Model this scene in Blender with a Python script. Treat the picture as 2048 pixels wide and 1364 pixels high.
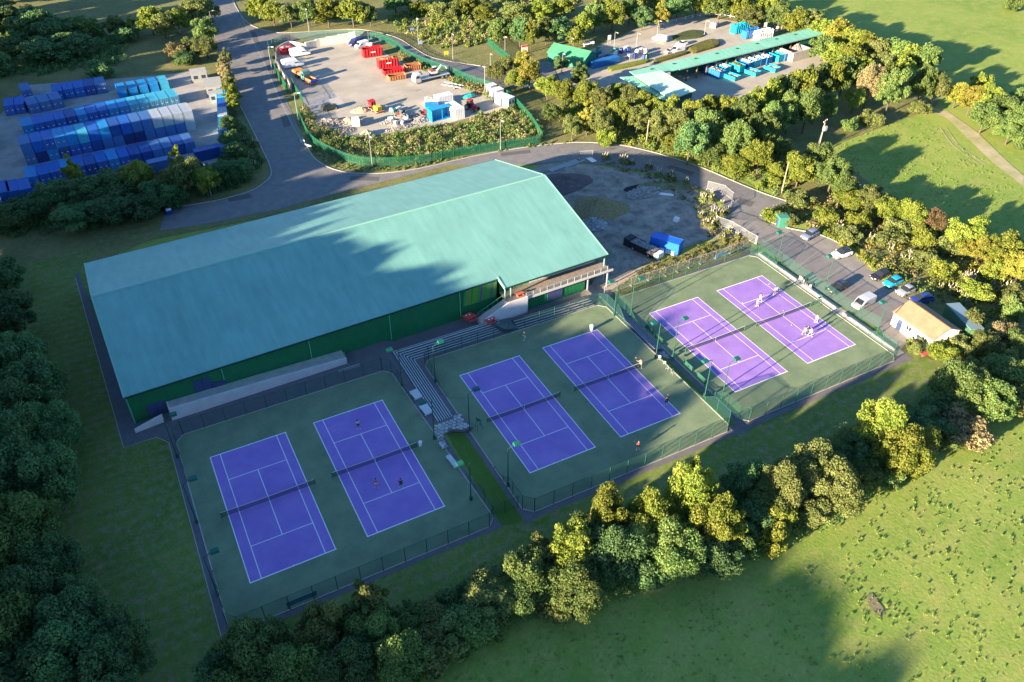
import bpy, bmesh, math, random
import numpy as np
from mathutils import Vector, Matrix, geometry
R_ = math.radians
SC = bpy.context.scene
COL = SC.collection
for o in list(bpy.data.objects): bpy.data.objects.remove(o)
# ---------------------------------------------------------------- camera
CAMH, FPX, YAW, PITCH, ROLL = 86.41, 1625.32, 0.486019, 0.674666, 0.003947
cam = Vector((0, 0, CAMH))
fw = Vector((math.sin(YAW)*math.cos(PITCH), math.cos(YAW)*math.cos(PITCH), -math.sin(PITCH)))
rt0 = Vector((math.cos(YAW), -math.sin(YAW), 0)); up0 = rt0.cross(fw)
rt = rt0*math.cos(ROLL)+up0*math.sin(ROLL); up = -rt0*math.sin(ROLL)+up0*math.cos(ROLL)
cd = bpy.data.cameras.new('camera'); co = bpy.data.objects.new('camera', cd); COL.objects.link(co)
M = Matrix(((rt.x, up.x, -fw.x, 0), (rt.y, up.y, -fw.y, 0), (rt.z, up.z, -fw.z, CAMH), (0, 0, 0, 1)))
co.matrix_world = M
cd.sensor_width = 36; cd.lens = 36*FPX/2048; cd.clip_start = 1; cd.clip_end = 6000
SC.camera = co
# ---------------------------------------------------------------- sky, sun, exposure
SUN_AZ, SUN_EL = R_(191.5), R_(12.8)       # direction towards the sun, counter-clockwise from +x
w = bpy.data.worlds.new('World'); SC.world = w; w.use_nodes = True
nt = w.node_tree; bg = nt.nodes['Background']
sky = nt.nodes.new('ShaderNodeTexSky'); sky.sky_type = 'NISHITA'; sky.sun_disc = False
sky.sun_elevation = SUN_EL; sky.sun_rotation = math.pi/2-SUN_AZ
sky.ozone_density = 5.0; sky.air_density = 1.0; sky.dust_density = 0.4
nt.links.new(sky.outputs[0], bg.inputs[0]); bg.inputs[1].default_value = 0.07
sl = bpy.data.lights.new('sun', 'SUN'); sl.energy = 5.0; sl.angle = R_(0.8); sl.color = (1.0, 0.80, 0.56)
so = bpy.data.objects.new('sun', sl); COL.objects.link(so)
sd = Vector((math.cos(SUN_AZ)*math.cos(SUN_EL), math.sin(SUN_AZ)*math.cos(SUN_EL), math.sin(SUN_EL)))
so.rotation_euler = sd.to_track_quat('Z', 'Y').to_euler()
so.location = (-60, 0, 120)
SC.view_settings.view_transform = 'Standard'; SC.view_settings.look = 'None'
SC.view_settings.exposure = 2.42; SC.view_settings.gamma = 1
SC.view_settings.use_curve_mapping = False
SC.render.engine = 'CYCLES'
SC.cycles.max_bounces = 5; SC.cycles.transparent_max_bounces = 12
# ---------------------------------------------------------------- terrain height and pixel-to-ground
def lerp(a, b, t): return a+(b-a)*max(0., min(1., t))
def gz(x, y):
    if x < 31: s = 0.
    elif x < 33: s = lerp(0, -.8, (x-31)/2)
    elif x < 70.5: s = -.8
    elif x < 72.5: s = lerp(-.8, -1.6, (x-70.5)/2)
    else: s = -1.6
    if y < 61.5:      # below the courts the field falls evenly
        s = lerp(-1.6*max(0., min(1., (x-10)/110)), s, (y-53)/8.5)
    return s*(1-max(0., min(1., (y-104)/46)))
def ray(px, py): return (rt*((px-1024)/FPX)-up*((py-682)/FPX)+fw)
def G(px, py, z=None):
    d = ray(px, py)
    if z is not None:
        return cam+d*((z-CAMH)/d.z)
    z = 0.
    for _ in range(6):
        p = cam+d*((z-CAMH)/d.z); z = gz(p.x, p.y)
    return p
def sr(x, a, b):
    return a+(b-a)*x
# ---------------------------------------------------------------- materials
MATS = {}
def mat(name, col, rough=.7, var=0., vscale=1., metal=0., spec=.3, bump=0., bscale=20., col2=None, transl=0., alpha=1., objvar=0., wave=None, emit=0):
    if name in MATS: return MATS[name]
    m = bpy.data.materials.new(name); m.use_nodes = True; MATS[name] = m
    n = m.node_tree; N = n.nodes; L = n.links; b = N['Principled BSDF']; out = N['Material Output']
    b.inputs['Base Color'].default_value = (*col, 1); b.inputs['Roughness'].default_value = rough
    b.inputs['Metallic'].default_value = metal; b.inputs['Specular IOR Level'].default_value = spec
    cs = None
    if var or col2 or objvar or bump or wave:
        tc = N.new('ShaderNodeTexCoord'); geo = N.new('ShaderNodeNewGeometry')
    if var or col2:
        ns = N.new('ShaderNodeTexNoise'); ns.inputs['Scale'].default_value = vscale; ns.inputs['Detail'].default_value = 6
        ns.inputs['Roughness'].default_value = .65
        L.new(geo.outputs['Position'], ns.inputs['Vector'])
        rp = N.new('ShaderNodeValToRGB'); rp.color_ramp.elements[0].position = .32; rp.color_ramp.elements[1].position = .68
        c2 = col2 if col2 else tuple(min(1, c*(1+var)) for c in col)
        c1 = col if col2 else tuple(c*(1-var) for c in col)
        rp.color_ramp.elements[0].color = (*c1, 1); rp.color_ramp.elements[1].color = (*c2, 1)
        L.new(ns.outputs['Fac'], rp.inputs['Fac']); cs = rp.outputs['Color']
    if wave:
        wv = N.new('ShaderNodeTexWave'); wv.inputs['Scale'].default_value = wave[0]; wv.bands_direction = wave[1]
        wv.inputs['Distortion'].default_value = wave[3] if len(wave) > 3 else 0
        L.new(geo.outputs['Position'] if len(wave) < 5 else tc.outputs['Object'], wv.inputs['Vector'])
        mx = N.new('ShaderNodeMix'); mx.data_type = 'RGBA'; mx.blend_type = 'MULTIPLY'; mx.inputs['Factor'].default_value = wave[2]
        if cs: L.new(cs, mx.inputs['A'])
        else: mx.inputs['A'].default_value = (*col, 1)
        L.new(wv.outputs['Color'], mx.inputs['B']); cs = mx.outputs['Result']
    if objvar:
        oi = N.new('ShaderNodeObjectInfo'); hs = N.new('ShaderNodeHueSaturation')
        mr = N.new('ShaderNodeMapRange'); mr.inputs['To Min'].default_value = 1-objvar; mr.inputs['To Max'].default_value = 1+objvar
        L.new(oi.outputs['Random'], mr.inputs['Value']); L.new(mr.outputs['Result'], hs.inputs['Value'])
        if cs: L.new(cs, hs.inputs['Color'])
        else: hs.inputs['Color'].default_value = (*col, 1)
        cs = hs.outputs['Color']
    if cs: L.new(cs, b.inputs['Base Color'])
    if bump:
        nb = N.new('ShaderNodeTexNoise'); nb.inputs['Scale'].default_value = bscale; nb.inputs['Detail'].default_value = 5
        L.new(geo.outputs['Position'], nb.inputs['Vector'])
        bp = N.new('ShaderNodeBump'); bp.inputs['Strength'].default_value = 1; bp.inputs['Distance'].default_value = bump
        L.new(nb.outputs['Fac'], bp.inputs['Height']); L.new(bp.outputs['Normal'], b.inputs['Normal'])
    if transl:
        tr = N.new('ShaderNodeBsdfTranslucent'); ms = N.new('ShaderNodeMixShader'); ms.inputs[0].default_value = transl
        if cs: L.new(cs, tr.inputs['Color'])
        else: tr.inputs['Color'].default_value = (*col, 1)
        L.new(b.outputs[0], ms.inputs[1]); L.new(tr.outputs[0], ms.inputs[2]); L.new(ms.outputs[0], out.inputs['Surface'])
    if alpha < 1:
        tp = N.new('ShaderNodeBsdfTransparent'); ms = N.new('ShaderNodeMixShader'); ms.inputs[0].default_value = alpha
        L.new(tp.outputs[0], ms.inputs[1]); L.new(b.outputs[0], ms.inputs[2]); L.new(ms.outputs[0], out.inputs['Surface'])
    return m
def leafmat(name, c1, c2, c3):
    """foliage: three tones by noise in the place and by leaf, lightly translucent"""
    m = bpy.data.materials.new(name); m.use_nodes = True; MATS[name] = m
    n = m.node_tree; N = n.nodes; L = n.links; b = N['Principled BSDF']; out = N['Material Output']
    b.inputs['Roughness'].default_value = .6; b.inputs['Specular IOR Level'].default_value = .18
    geo = N.new('ShaderNodeNewGeometry')
    ns = N.new('ShaderNodeTexNoise'); ns.inputs['Scale'].default_value = .42; ns.inputs['Detail'].default_value = 7; ns.inputs['Roughness'].default_value = .75
    L.new(geo.outputs['Position'], ns.inputs['Vector'])
    rp = N.new('ShaderNodeValToRGB'); e = rp.color_ramp.elements
    e[0].position = .35; e[0].color = (*c1, 1); e[1].position = .66; e[1].color = (*c3, 1)
    k = e.new(.5); k.color = (*c2, 1)
    L.new(ns.outputs['Fac'], rp.inputs['Fac'])
    oi = N.new('ShaderNodeObjectInfo'); hs = N.new('ShaderNodeHueSaturation')
    mr = N.new('ShaderNodeMapRange'); mr.inputs['To Min'].default_value = .75; mr.inputs['To Max'].default_value = 1.3
    L.new(oi.outputs['Random'], mr.inputs['Value']); L.new(mr.outputs['Result'], hs.inputs['Value'])
    m2 = N.new('ShaderNodeMapRange'); m2.inputs["To Min"].default_value = .48; m2.inputs["To Max"].default_value = .502
    L.new(oi.outputs['Random'], m2.inputs['Value']); L.new(m2.outputs['Result'], hs.inputs['Hue'])
    L.new(rp.outputs['Color'], hs.inputs['Color']); L.new(hs.outputs['Color'], b.inputs['Base Color'])
    tr = N.new('ShaderNodeBsdfTranslucent'); ms = N.new('ShaderNodeMixShader'); ms.inputs[0].default_value = .38
    L.new(hs.outputs['Color'], tr.inputs['Color'])
    L.new(b.outputs[0], ms.inputs[1]); L.new(tr.outputs[0], ms.inputs[2]); L.new(ms.outputs[0], out.inputs['Surface'])
    return m
def grassmat(name, ca, cb, cc, s1, s2, stripe=None, bump=.06, bs=3.):
    """grass: large patches, fine grain, optional mowing stripes"""
    m = bpy.data.materials.new(name); m.use_nodes = True; MATS[name] = m
    n = m.node_tree; N = n.nodes; L = n.links; b = N['Principled BSDF']
    b.inputs['Roughness'].default_value = .85; b.inputs['Specular IOR Level'].default_value = .1
    geo = N.new('ShaderNodeNewGeometry')
    def noise(sc, det=6, ro=.6):
        q = N.new('ShaderNodeTexNoise'); q.inputs['Scale'].default_value = sc; q.inputs['Detail'].default_value = det; q.inputs['Roughness'].default_value = ro
        L.new(geo.outputs['Position'], q.inputs['Vector']); return q
    a = noise(s1, 5, .6); r = N.new('ShaderNodeValToRGB'); r.color_ramp.elements[0].position = .38; r.color_ramp.elements[1].position = .64
    r.color_ramp.elements[0].color = (*ca, 1); r.color_ramp.elements[1].color = (*cb, 1); L.new(a.outputs['Fac'], r.inputs['Fac'])
    c = noise(s2, 8, .75); rr = N.new('ShaderNodeValToRGB'); rr.color_ramp.elements[0].position = .45; rr.color_ramp.elements[1].position = .7
    L.new(c.outputs['Fac'], rr.inputs['Fac'])
    mx = N.new('ShaderNodeMix'); mx.data_type = 'RGBA'; L.new(rr.outputs['Color'], mx.inputs['Factor'])
    L.new(r.outputs['Color'], mx.inputs['A']); mx.inputs['B'].default_value = (*cc, 1)
    cs = mx.outputs['Result']
    f = noise(2.2, 4, .8); mr = N.new('ShaderNodeMapRange'); mr.inputs['To Min'].default_value = .55; mr.inputs['To Max'].default_value = 1.45
    L.new(f.outputs['Fac'], mr.inputs['Value']); h = N.new('ShaderNodeHueSaturation'); L.new(mr.outputs['Result'], h.inputs['Value']); L.new(cs, h.inputs['Color']); cs = h.outputs['Color']
    if stripe:
        mp = N.new('ShaderNodeMapping'); mp.inputs['Rotation'].default_value = (0, 0, stripe[1]); L.new(geo.outputs['Position'], mp.inputs['Vector'])
        wv = N.new('ShaderNodeTexWave'); wv.inputs['Scale'].default_value = stripe[0]; wv.inputs['Distortion'].default_value = 2.; wv.inputs['Detail'].default_value = 3; wv.bands_direction = 'Y'
        L.new(mp.outputs['Vector'], wv.inputs['Vector'])
        m3 = N.new('ShaderNodeMapRange'); m3.inputs['To Min'].default_value = 1-stripe[2]; m3.inputs['To Max'].default_value = 1+stripe[2]
        L.new(wv.outputs['Fac'], m3.inputs['Value']); h2 = N.new('ShaderNodeHueSaturation'); L.new(m3.outputs['Result'], h2.inputs['Value']); L.new(cs, h2.inputs['Color']); cs = h2.outputs['Color']
    L.new(cs, b.inputs['Base Color'])
    nb = noise(bs, 6, .7); bp = N.new('ShaderNodeBump'); bp.inputs['Distance'].default_value = bump; bp.inputs['Strength'].default_value = 1
    L.new(nb.outputs['Fac'], bp.inputs['Height']); L.new(bp.outputs['Normal'], b.inputs['Normal'])
    return m
# ---------------------------------------------------------------- mesh helpers
class MB:
    """collects shapes and links them as one mesh object"""
    def __init__(s): s.v = []; s.f = []; s.m = []; s.mi = 0
    def box(s, c, d, rz=0, rx=0, taper=1., mi=None, ry=0):
        i = len(s.v); Mx = Matrix.Rotation(rz, 3, 'Z') @ Matrix.Rotation(ry, 3, 'Y') @ Matrix.Rotation(rx, 3, 'X')
        for z in (-.5, .5):
            for (x, y) in ((-.5, -.5), (.5, -.5), (.5, .5), (-.5, .5)):
                t = taper if z > 0 else 1.
                p = Mx @ Vector((x*d[0]*t, y*d[1]*t, z*d[2])); s.v.append((p.x+c[0], p.y+c[1], p.z+c[2]))
        s.f += [(i, i+3, i+2, i+1), (i+4, i+5, i+6, i+7), (i, i+1, i+5, i+4), (i+1, i+2, i+6, i+5), (i+2, i+3, i+7, i+6), (i+3, i, i+4, i+7)]
        s.m += [s.mi if mi is None else mi]*6; return s
    def tube(s, a, b, r0, r1=None, n=6, mi=None):
        r1 = r0 if r1 is None else r1; a = Vector(a); b = Vector(b); d = (b-a)
        if d.length < 1e-6: return s
        q = d.to_track_quat('Z', 'Y').to_matrix(); i = len(s.v)
        for (p, r) in ((a, r0), (b, r1)):
            for k in range(n):
                t = 2*math.pi*k/n; u = q @ Vector((math.cos(t)*r, math.sin(t)*r, 0)); s.v.append(tuple(p+u))
        for k in range(n): s.f.append((i+k, i+(k+1) % n, i+n+(k+1) % n, i+n+k))
        s.f.append(tuple(i+k for k in reversed(range(n)))); s.f.append(tuple(i+n+k for k in range(n)))
        s.m += [s.mi if mi is None else mi]*(n+2); return s
    def poly(s, pts, mi=None):
        i = len(s.v); s.v += [tuple(p) for p in pts]; s.f.append(tuple(range(i, i+len(pts)))); s.m.append(s.mi if mi is None else mi); return s
    def prism(s, pts, z0, z1, mi=None):
        i = len(s.v); n = len(pts)
        s.v += [(p[0], p[1], z0) for p in pts]+[(p[0], p[1], z1) for p in pts]
        s.f.append(tuple(i+k for k in reversed(range(n)))); s.f.append(tuple(i+n+k for k in range(n)))
        for k in range(n): s.f.append((i+k, i+(k+1) % n, i+n+(k+1) % n, i+n+k))
        s.m += [s.mi if mi is None else mi]*(n+2); return s
    def loft(s, rings, mi=None, cap=True):
        i = len(s.v); n = len(rings[0])
        for r in rings: s.v += [tuple(p) for p in r]
        for j in range(len(rings)-1):
            for k in range(n): s.f.append((i+j*n+k, i+j*n+(k+1) % n, i+(j+1)*n+(k+1) % n, i+(j+1)*n+k)); s.m.append(s.mi if mi is None else mi)
        if cap:
            s.f.append(tuple(i+k for k in reversed(range(n)))); s.f.append(tuple(i+(len(rings)-1)*n+k for k in range(n))); s.m += [s.mi if mi is None else mi]*2
        return s
    def mesh(s, name, mats, smooth=False):
        me = bpy.data.meshes.new(name); me.from_pydata(s.v, [], s.f)
        for q in (mats if isinstance(mats, (list, tuple)) else [mats]): me.materials.append(q)
        me.polygons.foreach_set('material_index', s.m)
        if smooth: me.polygons.foreach_set('use_smooth', [True]*len(me.polygons))
        me.update(); return me
    def build(s, name, mats, parent=None, smooth=False):
        return link(name, s.mesh(name, mats, smooth), parent)
def link(name, me, parent=None):
    o = bpy.data.objects.new(name, me); COL.objects.link(o)
    if parent: o.parent = parent
    return o
def tag(o, label, cat, group=None, kind=None):
    o['label'] = label; o['category'] = cat
    if group: o['group'] = group
    if kind: o['kind'] = kind
    return o
def thing(name, label, cat, loc=(0, 0, 0), rz=0, group=None):
    o = bpy.data.objects.new(name, None); COL.objects.link(o); o.empty_display_size = .3
    o.location = loc; o.rotation_euler = (0, 0, rz); return tag(o, label, cat, group)
CH = {}
def kids(o): return [c for c in COPYSRC.get(o.name, [])] 
COPYSRC = {}
def remember(root):
    """note the children of a finished prototype so that copies are cheap"""
    allk = {}
    for ob in COL.objects:
        if ob.parent: allk.setdefault(ob.parent.name, []).append(ob)
    def rec(o):
        COPYSRC[o.name] = allk.get(o.name, [])
        for c in COPYSRC[o.name]: rec(c)
    rec(root); return root
def copy_thing(root, label, loc, rz=None, group=None, swap=None, cat=None):
    def rec(o, parent):
        c = o.copy(); COL.objects.link(c); c.parent = parent
        if swap and c.data and c.data.materials:
            for k, ms in enumerate(c.data.materials):
                if ms and ms.name in swap:
                    c.material_slots[k].link = 'OBJECT'; c.material_slots[k].material = swap[ms.name]
        for ch in COPYSRC.get(o.name, []): rec(ch, c)
        return c
    r = rec(root, None); r.location = loc; r['label'] = label
    if rz is not None: r.rotation_euler = (0, 0, rz)
    if group: r['group'] = group
    elif 'group' in r: del r['group']
    if cat: r['category'] = cat
    return r
def struct(o): o['kind'] = 'structure'; return o
XB = [-40, -20, 0, 10, 15, 20, 30, 31, 33, 40, 50, 60, 70.5, 72.5, 80, 90, 100, 110, 120, 130]; YB = [40, 50, 53, 57, 60, 61.5, 70, 80, 90, 100, 104, 115, 127, 138, 150, 170, 190, 220, 260]
def sheet(name, pts, off, m, parent=None, zf=None, flat=None):
    """a ground sheet: world outline draped over the terrain"""
    P = [Vector((p[0], p[1], 0)) for p in pts]
    tr = geometry.tessellate_polygon([P]); bm = bmesh.new(); vs = [bm.verts.new(p) for p in P]
    for t in tr:
        try: bm.faces.new([vs[i] for i in t])
        except ValueError: pass
    if flat is None:
        for x in XB: bmesh.ops.bisect_plane(bm, geom=bm.verts[:]+bm.edges[:]+bm.faces[:], plane_co=(x, 0, 0), plane_no=(1, 0, 0))
        for y in YB: bmesh.ops.bisect_plane(bm, geom=bm.verts[:]+bm.edges[:]+bm.faces[:], plane_co=(0, y, 0), plane_no=(0, 1, 0))
    for v in bm.verts: v.co.z = (gz(v.co.x, v.co.y) if flat is None else flat)+off
    bmesh.ops.recalc_face_normals(bm, faces=bm.faces[:])
    for f_ in bm.faces:
        if f_.normal.z < 0: f_.normal_flip()
    me = bpy.data.meshes.new(name); bm.to_mesh(me); bm.free(); me.materials.append(m)
    o = link(name, me, parent)
    if parent is None: struct(o)
    return o
def px(*pts): return [G(a, b) for a, b in pts]
def smooth_line(pts, n=4):
    """Catmull-Rom through the points"""
    out = []; P = [Vector(p[:2]) for p in pts]; P = [P[0]*2-P[1]]+P+[P[-1]*2-P[-2]]
    for i in range(1, len(P)-2):
        for k in range(n):
            t = k/n; a, b, c, d = P[i-1:i+3]
            out.append(.5*((2*b)+(-a+c)*t+(2*a-5*b+4*c-d)*t*t+(-a+3*b-3*c+d)*t**3))
    out.append(P[-2]); return out
def strip(name, pts, width, off, m, h=0., parent=None, sm=3):
    """kerb or painted line following a path on the ground"""
    P = smooth_line(pts, sm) if sm > 1 else [Vector(p[:2]) for p in pts]
    mb = MB(); L_ = []
    for i, p in enumerate(P):
        d = (P[min(i+1, len(P)-1)]-P[max(i-1, 0)]).normalized(); nrm = Vector((-d.y, d.x))*width/2
        L_.append((p+nrm, p-nrm, gz(p.x, p.y)+off))
    if h:
        mb.loft([[(a.x, a.y, z-.1), (a.x, a.y, z+h), (b.x, b.y, z+h), (b.x, b.y, z-.1)] for a, b, z in L_])
    else:
        for (a, b, z), (c, d, z2) in zip(L_, L_[1:]): mb.poly([(b.x, b.y, z), (d.x, d.y, z2), (c.x, c.y, z2), (a.x, a.y, z)])
    o = mb.build(name, m, parent)
    if parent is None: struct(o)
    return o
ORD = ['first', 'second', 'third', 'fourth', 'fifth', 'sixth', 'seventh', 'eighth', 'ninth', 'tenth', 'eleventh', 'twelfth', 'thirteenth', 'fourteenth', 'fifteenth', 'sixteenth', 'seventeenth', 'eighteenth', 'nineteenth', 'twentieth']
ORD += ['twenty-'+o for o in ORD[:9]]+['thirtieth']+['thirty-'+o for o in ORD[:9]]+['fortieth']+['forty-'+o for o in ORD[:9]]
WH = (.8, .8, .78)
# ================================================================ the setting
M_FIELD = grassmat('field_grass', (.16, .25, .045), (.24, .31, .065), (.30, .31, .09), .045, .35, bump=.07, bs=2.2)
M_LAWN = grassmat('lawn_grass', (.095, .16, .03), (.14, .20, .038), (.24, .20, .12), .09, .8, stripe=(.16, R_(-2), .05), bump=.04, bs=4)
M_ROUGH = grassmat('rough_grass', (.12, .14, .045), (.19, .19, .07), (.24, .20, .10), .12, .8, bump=.15, bs=3)
M_TARMAC = mat('tarmac', (.15, .15, .15), .9, vscale=.5, col2=(.215, .205, .195), bump=.02, bscale=14, spec=.2)
M_PATH = mat('path_tarmac', (.12, .115, .125), .9, vscale=.7, col2=(.155, .145, .15), bump=.015, bscale=16, spec=.2)
M_CONC = mat('concrete', (.33, .31, .28), .85, vscale=.9, col2=(.44, .41, .37), bump=.02, bscale=9)
M_KERB = mat('kerb_stone', (.32, .30, .26), .85, vscale=2, col2=(.42, .39, .34))
M_YARD = mat('yard_hardcore', (.32, .29, .235), .92, vscale=.16, col2=(.42, .385, .315), bump=.03, bscale=5, spec=.15)
M_GRAVEL = mat('pale_gravel', (.25, .24, .22), .93, vscale=.35, col2=(.36, .34, .31), bump=.03, bscale=9)
M_DIRT = mat('bare_earth', (.16, .14, .12), .95, vscale=.4, col2=(.42, .35, .28), bump=.18, bscale=2.5)
M_TRACK = mat('track_earth', (.24, .26, .10), .95, vscale=.35, col2=(.42, .36, .24), bump=.05, bscale=4)
M_WHITE = mat('white_paint', (.78, .78, .76), .6)
M_LINE = mat('road_line_paint', (.36, .35, .33), .85, var=.25, vscale=3)
M_CGREEN = mat('court_green', (.125, .175, .10), .75, vscale=.3, col2=(.195, .25, .14), spec=.25, bump=.004, bscale=40)
M_CBLUE = mat('court_purple', (.25, .145, .45), .7, vscale=.25, col2=(.33, .205, .52), spec=.25, bump=.003, bscale=40)
M_NETLINE = mat('court_line', (.80, .80, .80), .7)

# ground: one sheet to the horizon
def axis(a, b, step, ext):
    c = list(np.arange(a, b+.1, step)); return ext[0]+c+ext[1]
gx = sorted(set([float(v) for v in axis(-60, 340, 10, ([-3000, -1200, -500, -200, -100], [420, 600, 1000, 1800, 3000]))]+XB))
gy = sorted(set([float(v) for v in axis(0, 400, 10, ([-3000, -1200, -400, -150, -60, -20], [480, 700, 1100, 1800, 3500]))]+YB))
mb = MB(); nx = len(gx)
mb.v = [(x, y, gz(x, y)-.06) for y in gy for x in gx]
for j in range(len(gy)-1):
    for i in range(nx-1): mb.f.append((j*nx+i, j*nx+i+1, (j+1)*nx+i+1, (j+1)*nx+i)); mb.m.append(0)
struct(mb.build('ground', M_FIELD))
# rough grass, lawns
sheet('rough_ground', px((-120, 620), (-60, -60), (480, -60), (900, -40), (1500, -40), (1620, 40), (1760, 120), (1880, 200), (1870, 215), (1640, 300), (1720, 350), (1850, 460), (2060, 560), (2200, 640), (1960, 790), (1800, 600), (1450, 300), (1050, 300), (1030, 330), (800, 380), (300, 480), (180, 530)), .008, M_ROUGH)
sheet('lawn', [(-60, 30), (-60, 160), (-10, 160), (-10, 105), (112, 103), (112, 60), (118, 58), (130, 66), (131, 60), (115, 50), (85, 48.5), (66, 46), (42, 51), (20, 54), (0, 56), (-12, 52), (-20, 30)], .012, M_LAWN)
# roads
ROAD = px((400, -30), (425, 60), (440, 110), (470, 190), (500, 250), (530, 310), (543, 345), (530, 365), (497, 384), (430, 403), (330, 419), (320, 462), (430, 445), (560, 418), (700, 380), (900, 330), (1060, 330), (1130, 322), (1210, 330), (1300, 345), (1400, 375), (1440, 400), (1455, 430), (1480, 440),
          (1530, 445), (1542, 430), (1578, 404), (1530, 388), (1480, 368), (1400, 334), (1345, 316), (1300, 303), (1230, 289), (1150, 285), (1050, 295), (950, 312), (840, 337), (760, 347), (700, 346), (655, 334), (625, 312), (605, 272), (575, 205), (550, 150), (538, 100), (545, 88), (600, 80), (700, 77), (775, 87), (830, 117), (900, 145), (990, 172), (1060, 178), (1120, 165), (1100, 120), (1015, 143), (960, 133), (870, 118), (830, 98), (790, 75), (720, 60), (640, 62), (560, 66), (515, 56), (485, 35), (455, -30))
sheet('road', ROAD, .045, M_TARMAC)
strip('kerb', px((455, -20), (485, 35), (515, 56), (560, 66), (640, 62), (720, 59), (790, 74), (830, 97), (870, 117), (960, 132), (1015, 142)), .25, .04, M_KERB, .1)
strip('kerb', px((470, 190), (500, 250), (530, 310), (543, 345), (530, 365), (497, 384), (430, 402), (330, 418)), .25, .04, M_KERB, .1)
strip('kerb', px((605, 275), (625, 312), (655, 334), (700, 346), (760, 347), (840, 337), (950, 312), (1050, 295), (1150, 285), (1230, 289), (1300, 303), (1345, 316), (1400, 334), (1480, 368), (1530, 388), (1578, 404)), .25, .04, M_KERB, .1)
for a in ([(470, 5), (500, 70), (530, 130), (560, 200), (590, 260), (618, 300)], [(535, 90), (600, 77)]):
    strip('road_marking', px(*a), .12, .052, M_LINE)
for q_ in (((500, 60), (512, 66), (520, 90), (507, 84)), ((560, 230), (574, 228), (582, 252), (568, 256)), ((700, 352), (760, 354), (758, 362), (700, 361)), ((1000, 306), (1060, 300), (1062, 306), (1003, 313)), ((1340, 330), (1390, 345), (1384, 352), (1332, 336)), ((455, 395), (500, 388), (505, 396), (458, 404)), ((1480, 396), (1510, 404), (1502, 414), (1472, 404))):
    sheet('road_patch', px(*q_), .0495, mat('patched_tarmac', (.10, .10, .102), .9, var=.15, vscale=2))
# pavement on the far side of the main road, depot apron
sheet('pavement', px((524, 95), (538, 100), (548, 140), (572, 205), (600, 262), (588, 240), (560, 195), (535, 140)), .05, M_PATH)
YARD = px((548, 125), (556, 105), (580, 92), (700, 82), (745, 88), (790, 120), (870, 150), (960, 186), (1030, 206), (1010, 218), (900, 246), (780, 266), (720, 276), (680, 268), (640, 244), (605, 200), (575, 160))
sheet('depot_yard', YARD, .056, M_YARD)
sheet('concrete_apron', px((601, 200), (640, 190), (668, 183), (684, 198), (690, 212), (640, 222), (615, 212)), .062, M_CONC)
sheet('container_yard', px((-10, 240), (35, 195), (60, 170), (330, 150), (395, 140), (440, 165), (443, 340), (380, 325), (60, 405), (-10, 408)), .05, M_GRAVEL)
sheet('recycling_yard', px((1105, 122), (1180, 100), (1240, 74), (1290, 47), (1400, 32), (1500, 47), (1560, 78), (1640, 88), (1660, 130), (1560, 165), (1480, 195), (1400, 215), (1330, 212), (1250, 196), (1150, 175), (1120, 160)), .055, M_YARD)
sheet('building_site', px((1030, 360), (1080, 330), (1130, 324), (1200, 332), (1290, 348), (1390, 378), (1430, 405), (1445, 440), (1500, 470), (1420, 478), (1340, 505), (1250, 545), (1205, 562), (1150, 560), (1090, 500), (1050, 420)), .05, M_DIRT)
sheet('pale_earth_patch', px((1190, 560), (1250, 545), (1320, 520), (1330, 540), (1250, 572), (1180, 610), (1160, 590)), .058, mat('pale_earth', (.3, .24, .18), .95, vscale=.9, col2=(.4, .33, .26), bump=.05, bscale=4))
sheet('rough_verge', px((1290, 535), (1430, 480), (1510, 470), (1480, 512), (1380, 535), (1240, 590), (1215, 585)), .06, M_ROUGH)
CARPARK = [tuple(p[:2]) for p in px((1440, 430), (1480, 440), (1530, 444), (1590, 462), (1645, 470), (1700, 500), (1760, 550), (1800, 590), (1835, 612), (1850, 650), (1800, 700), (1775, 700), (1762, 660), (1640, 585), (1520, 490), (1475, 462))]
sheet('car_park', CARPARK, .05, mat('car_park_tarmac', (.20, .185, .17), .9, vscale=.4, col2=(.265, .245, .22), bump=.02, bscale=14, spec=.2))
strip('kerb', px((1520, 430), (1560, 452), (1640, 470), (1700, 500), (1760, 550), (1800, 590)), .2, .045, M_KERB, .1)
for a, b in (((1590, 480), (1560, 505)), ((1640, 500), (1600, 530)), ((1690, 530), (1650, 558)), ((1735, 560), (1690, 590)), ((1770, 585), (1725, 612))):
    strip('bay_marking', px(a, b), .1, .056, M_LINE, sm=1)
sheet('dirt_track', px((1868, 216), (1895, 222), (1955, 265), (2048, 352), (2048, 374), (1985, 325), (1935, 277), (1898, 240), (1866, 222)), .02, M_TRACK)
for d in (0, 12): strip('wheel_rut', px((1880+d, 255), (1905+d, 290), (1935+d, 312), (1960+d, 330)), .35, .02, M_TRACK)
sheet('molehill_patch', px((1733, 1190), (1745, 1186), (1766, 1215), (1770, 1230), (1752, 1232), (1738, 1212)), .02, mat('bare_patch', (.22, .17, .12), .95, vscale=2, col2=(.15, .16, .07), bump=.05))
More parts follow.
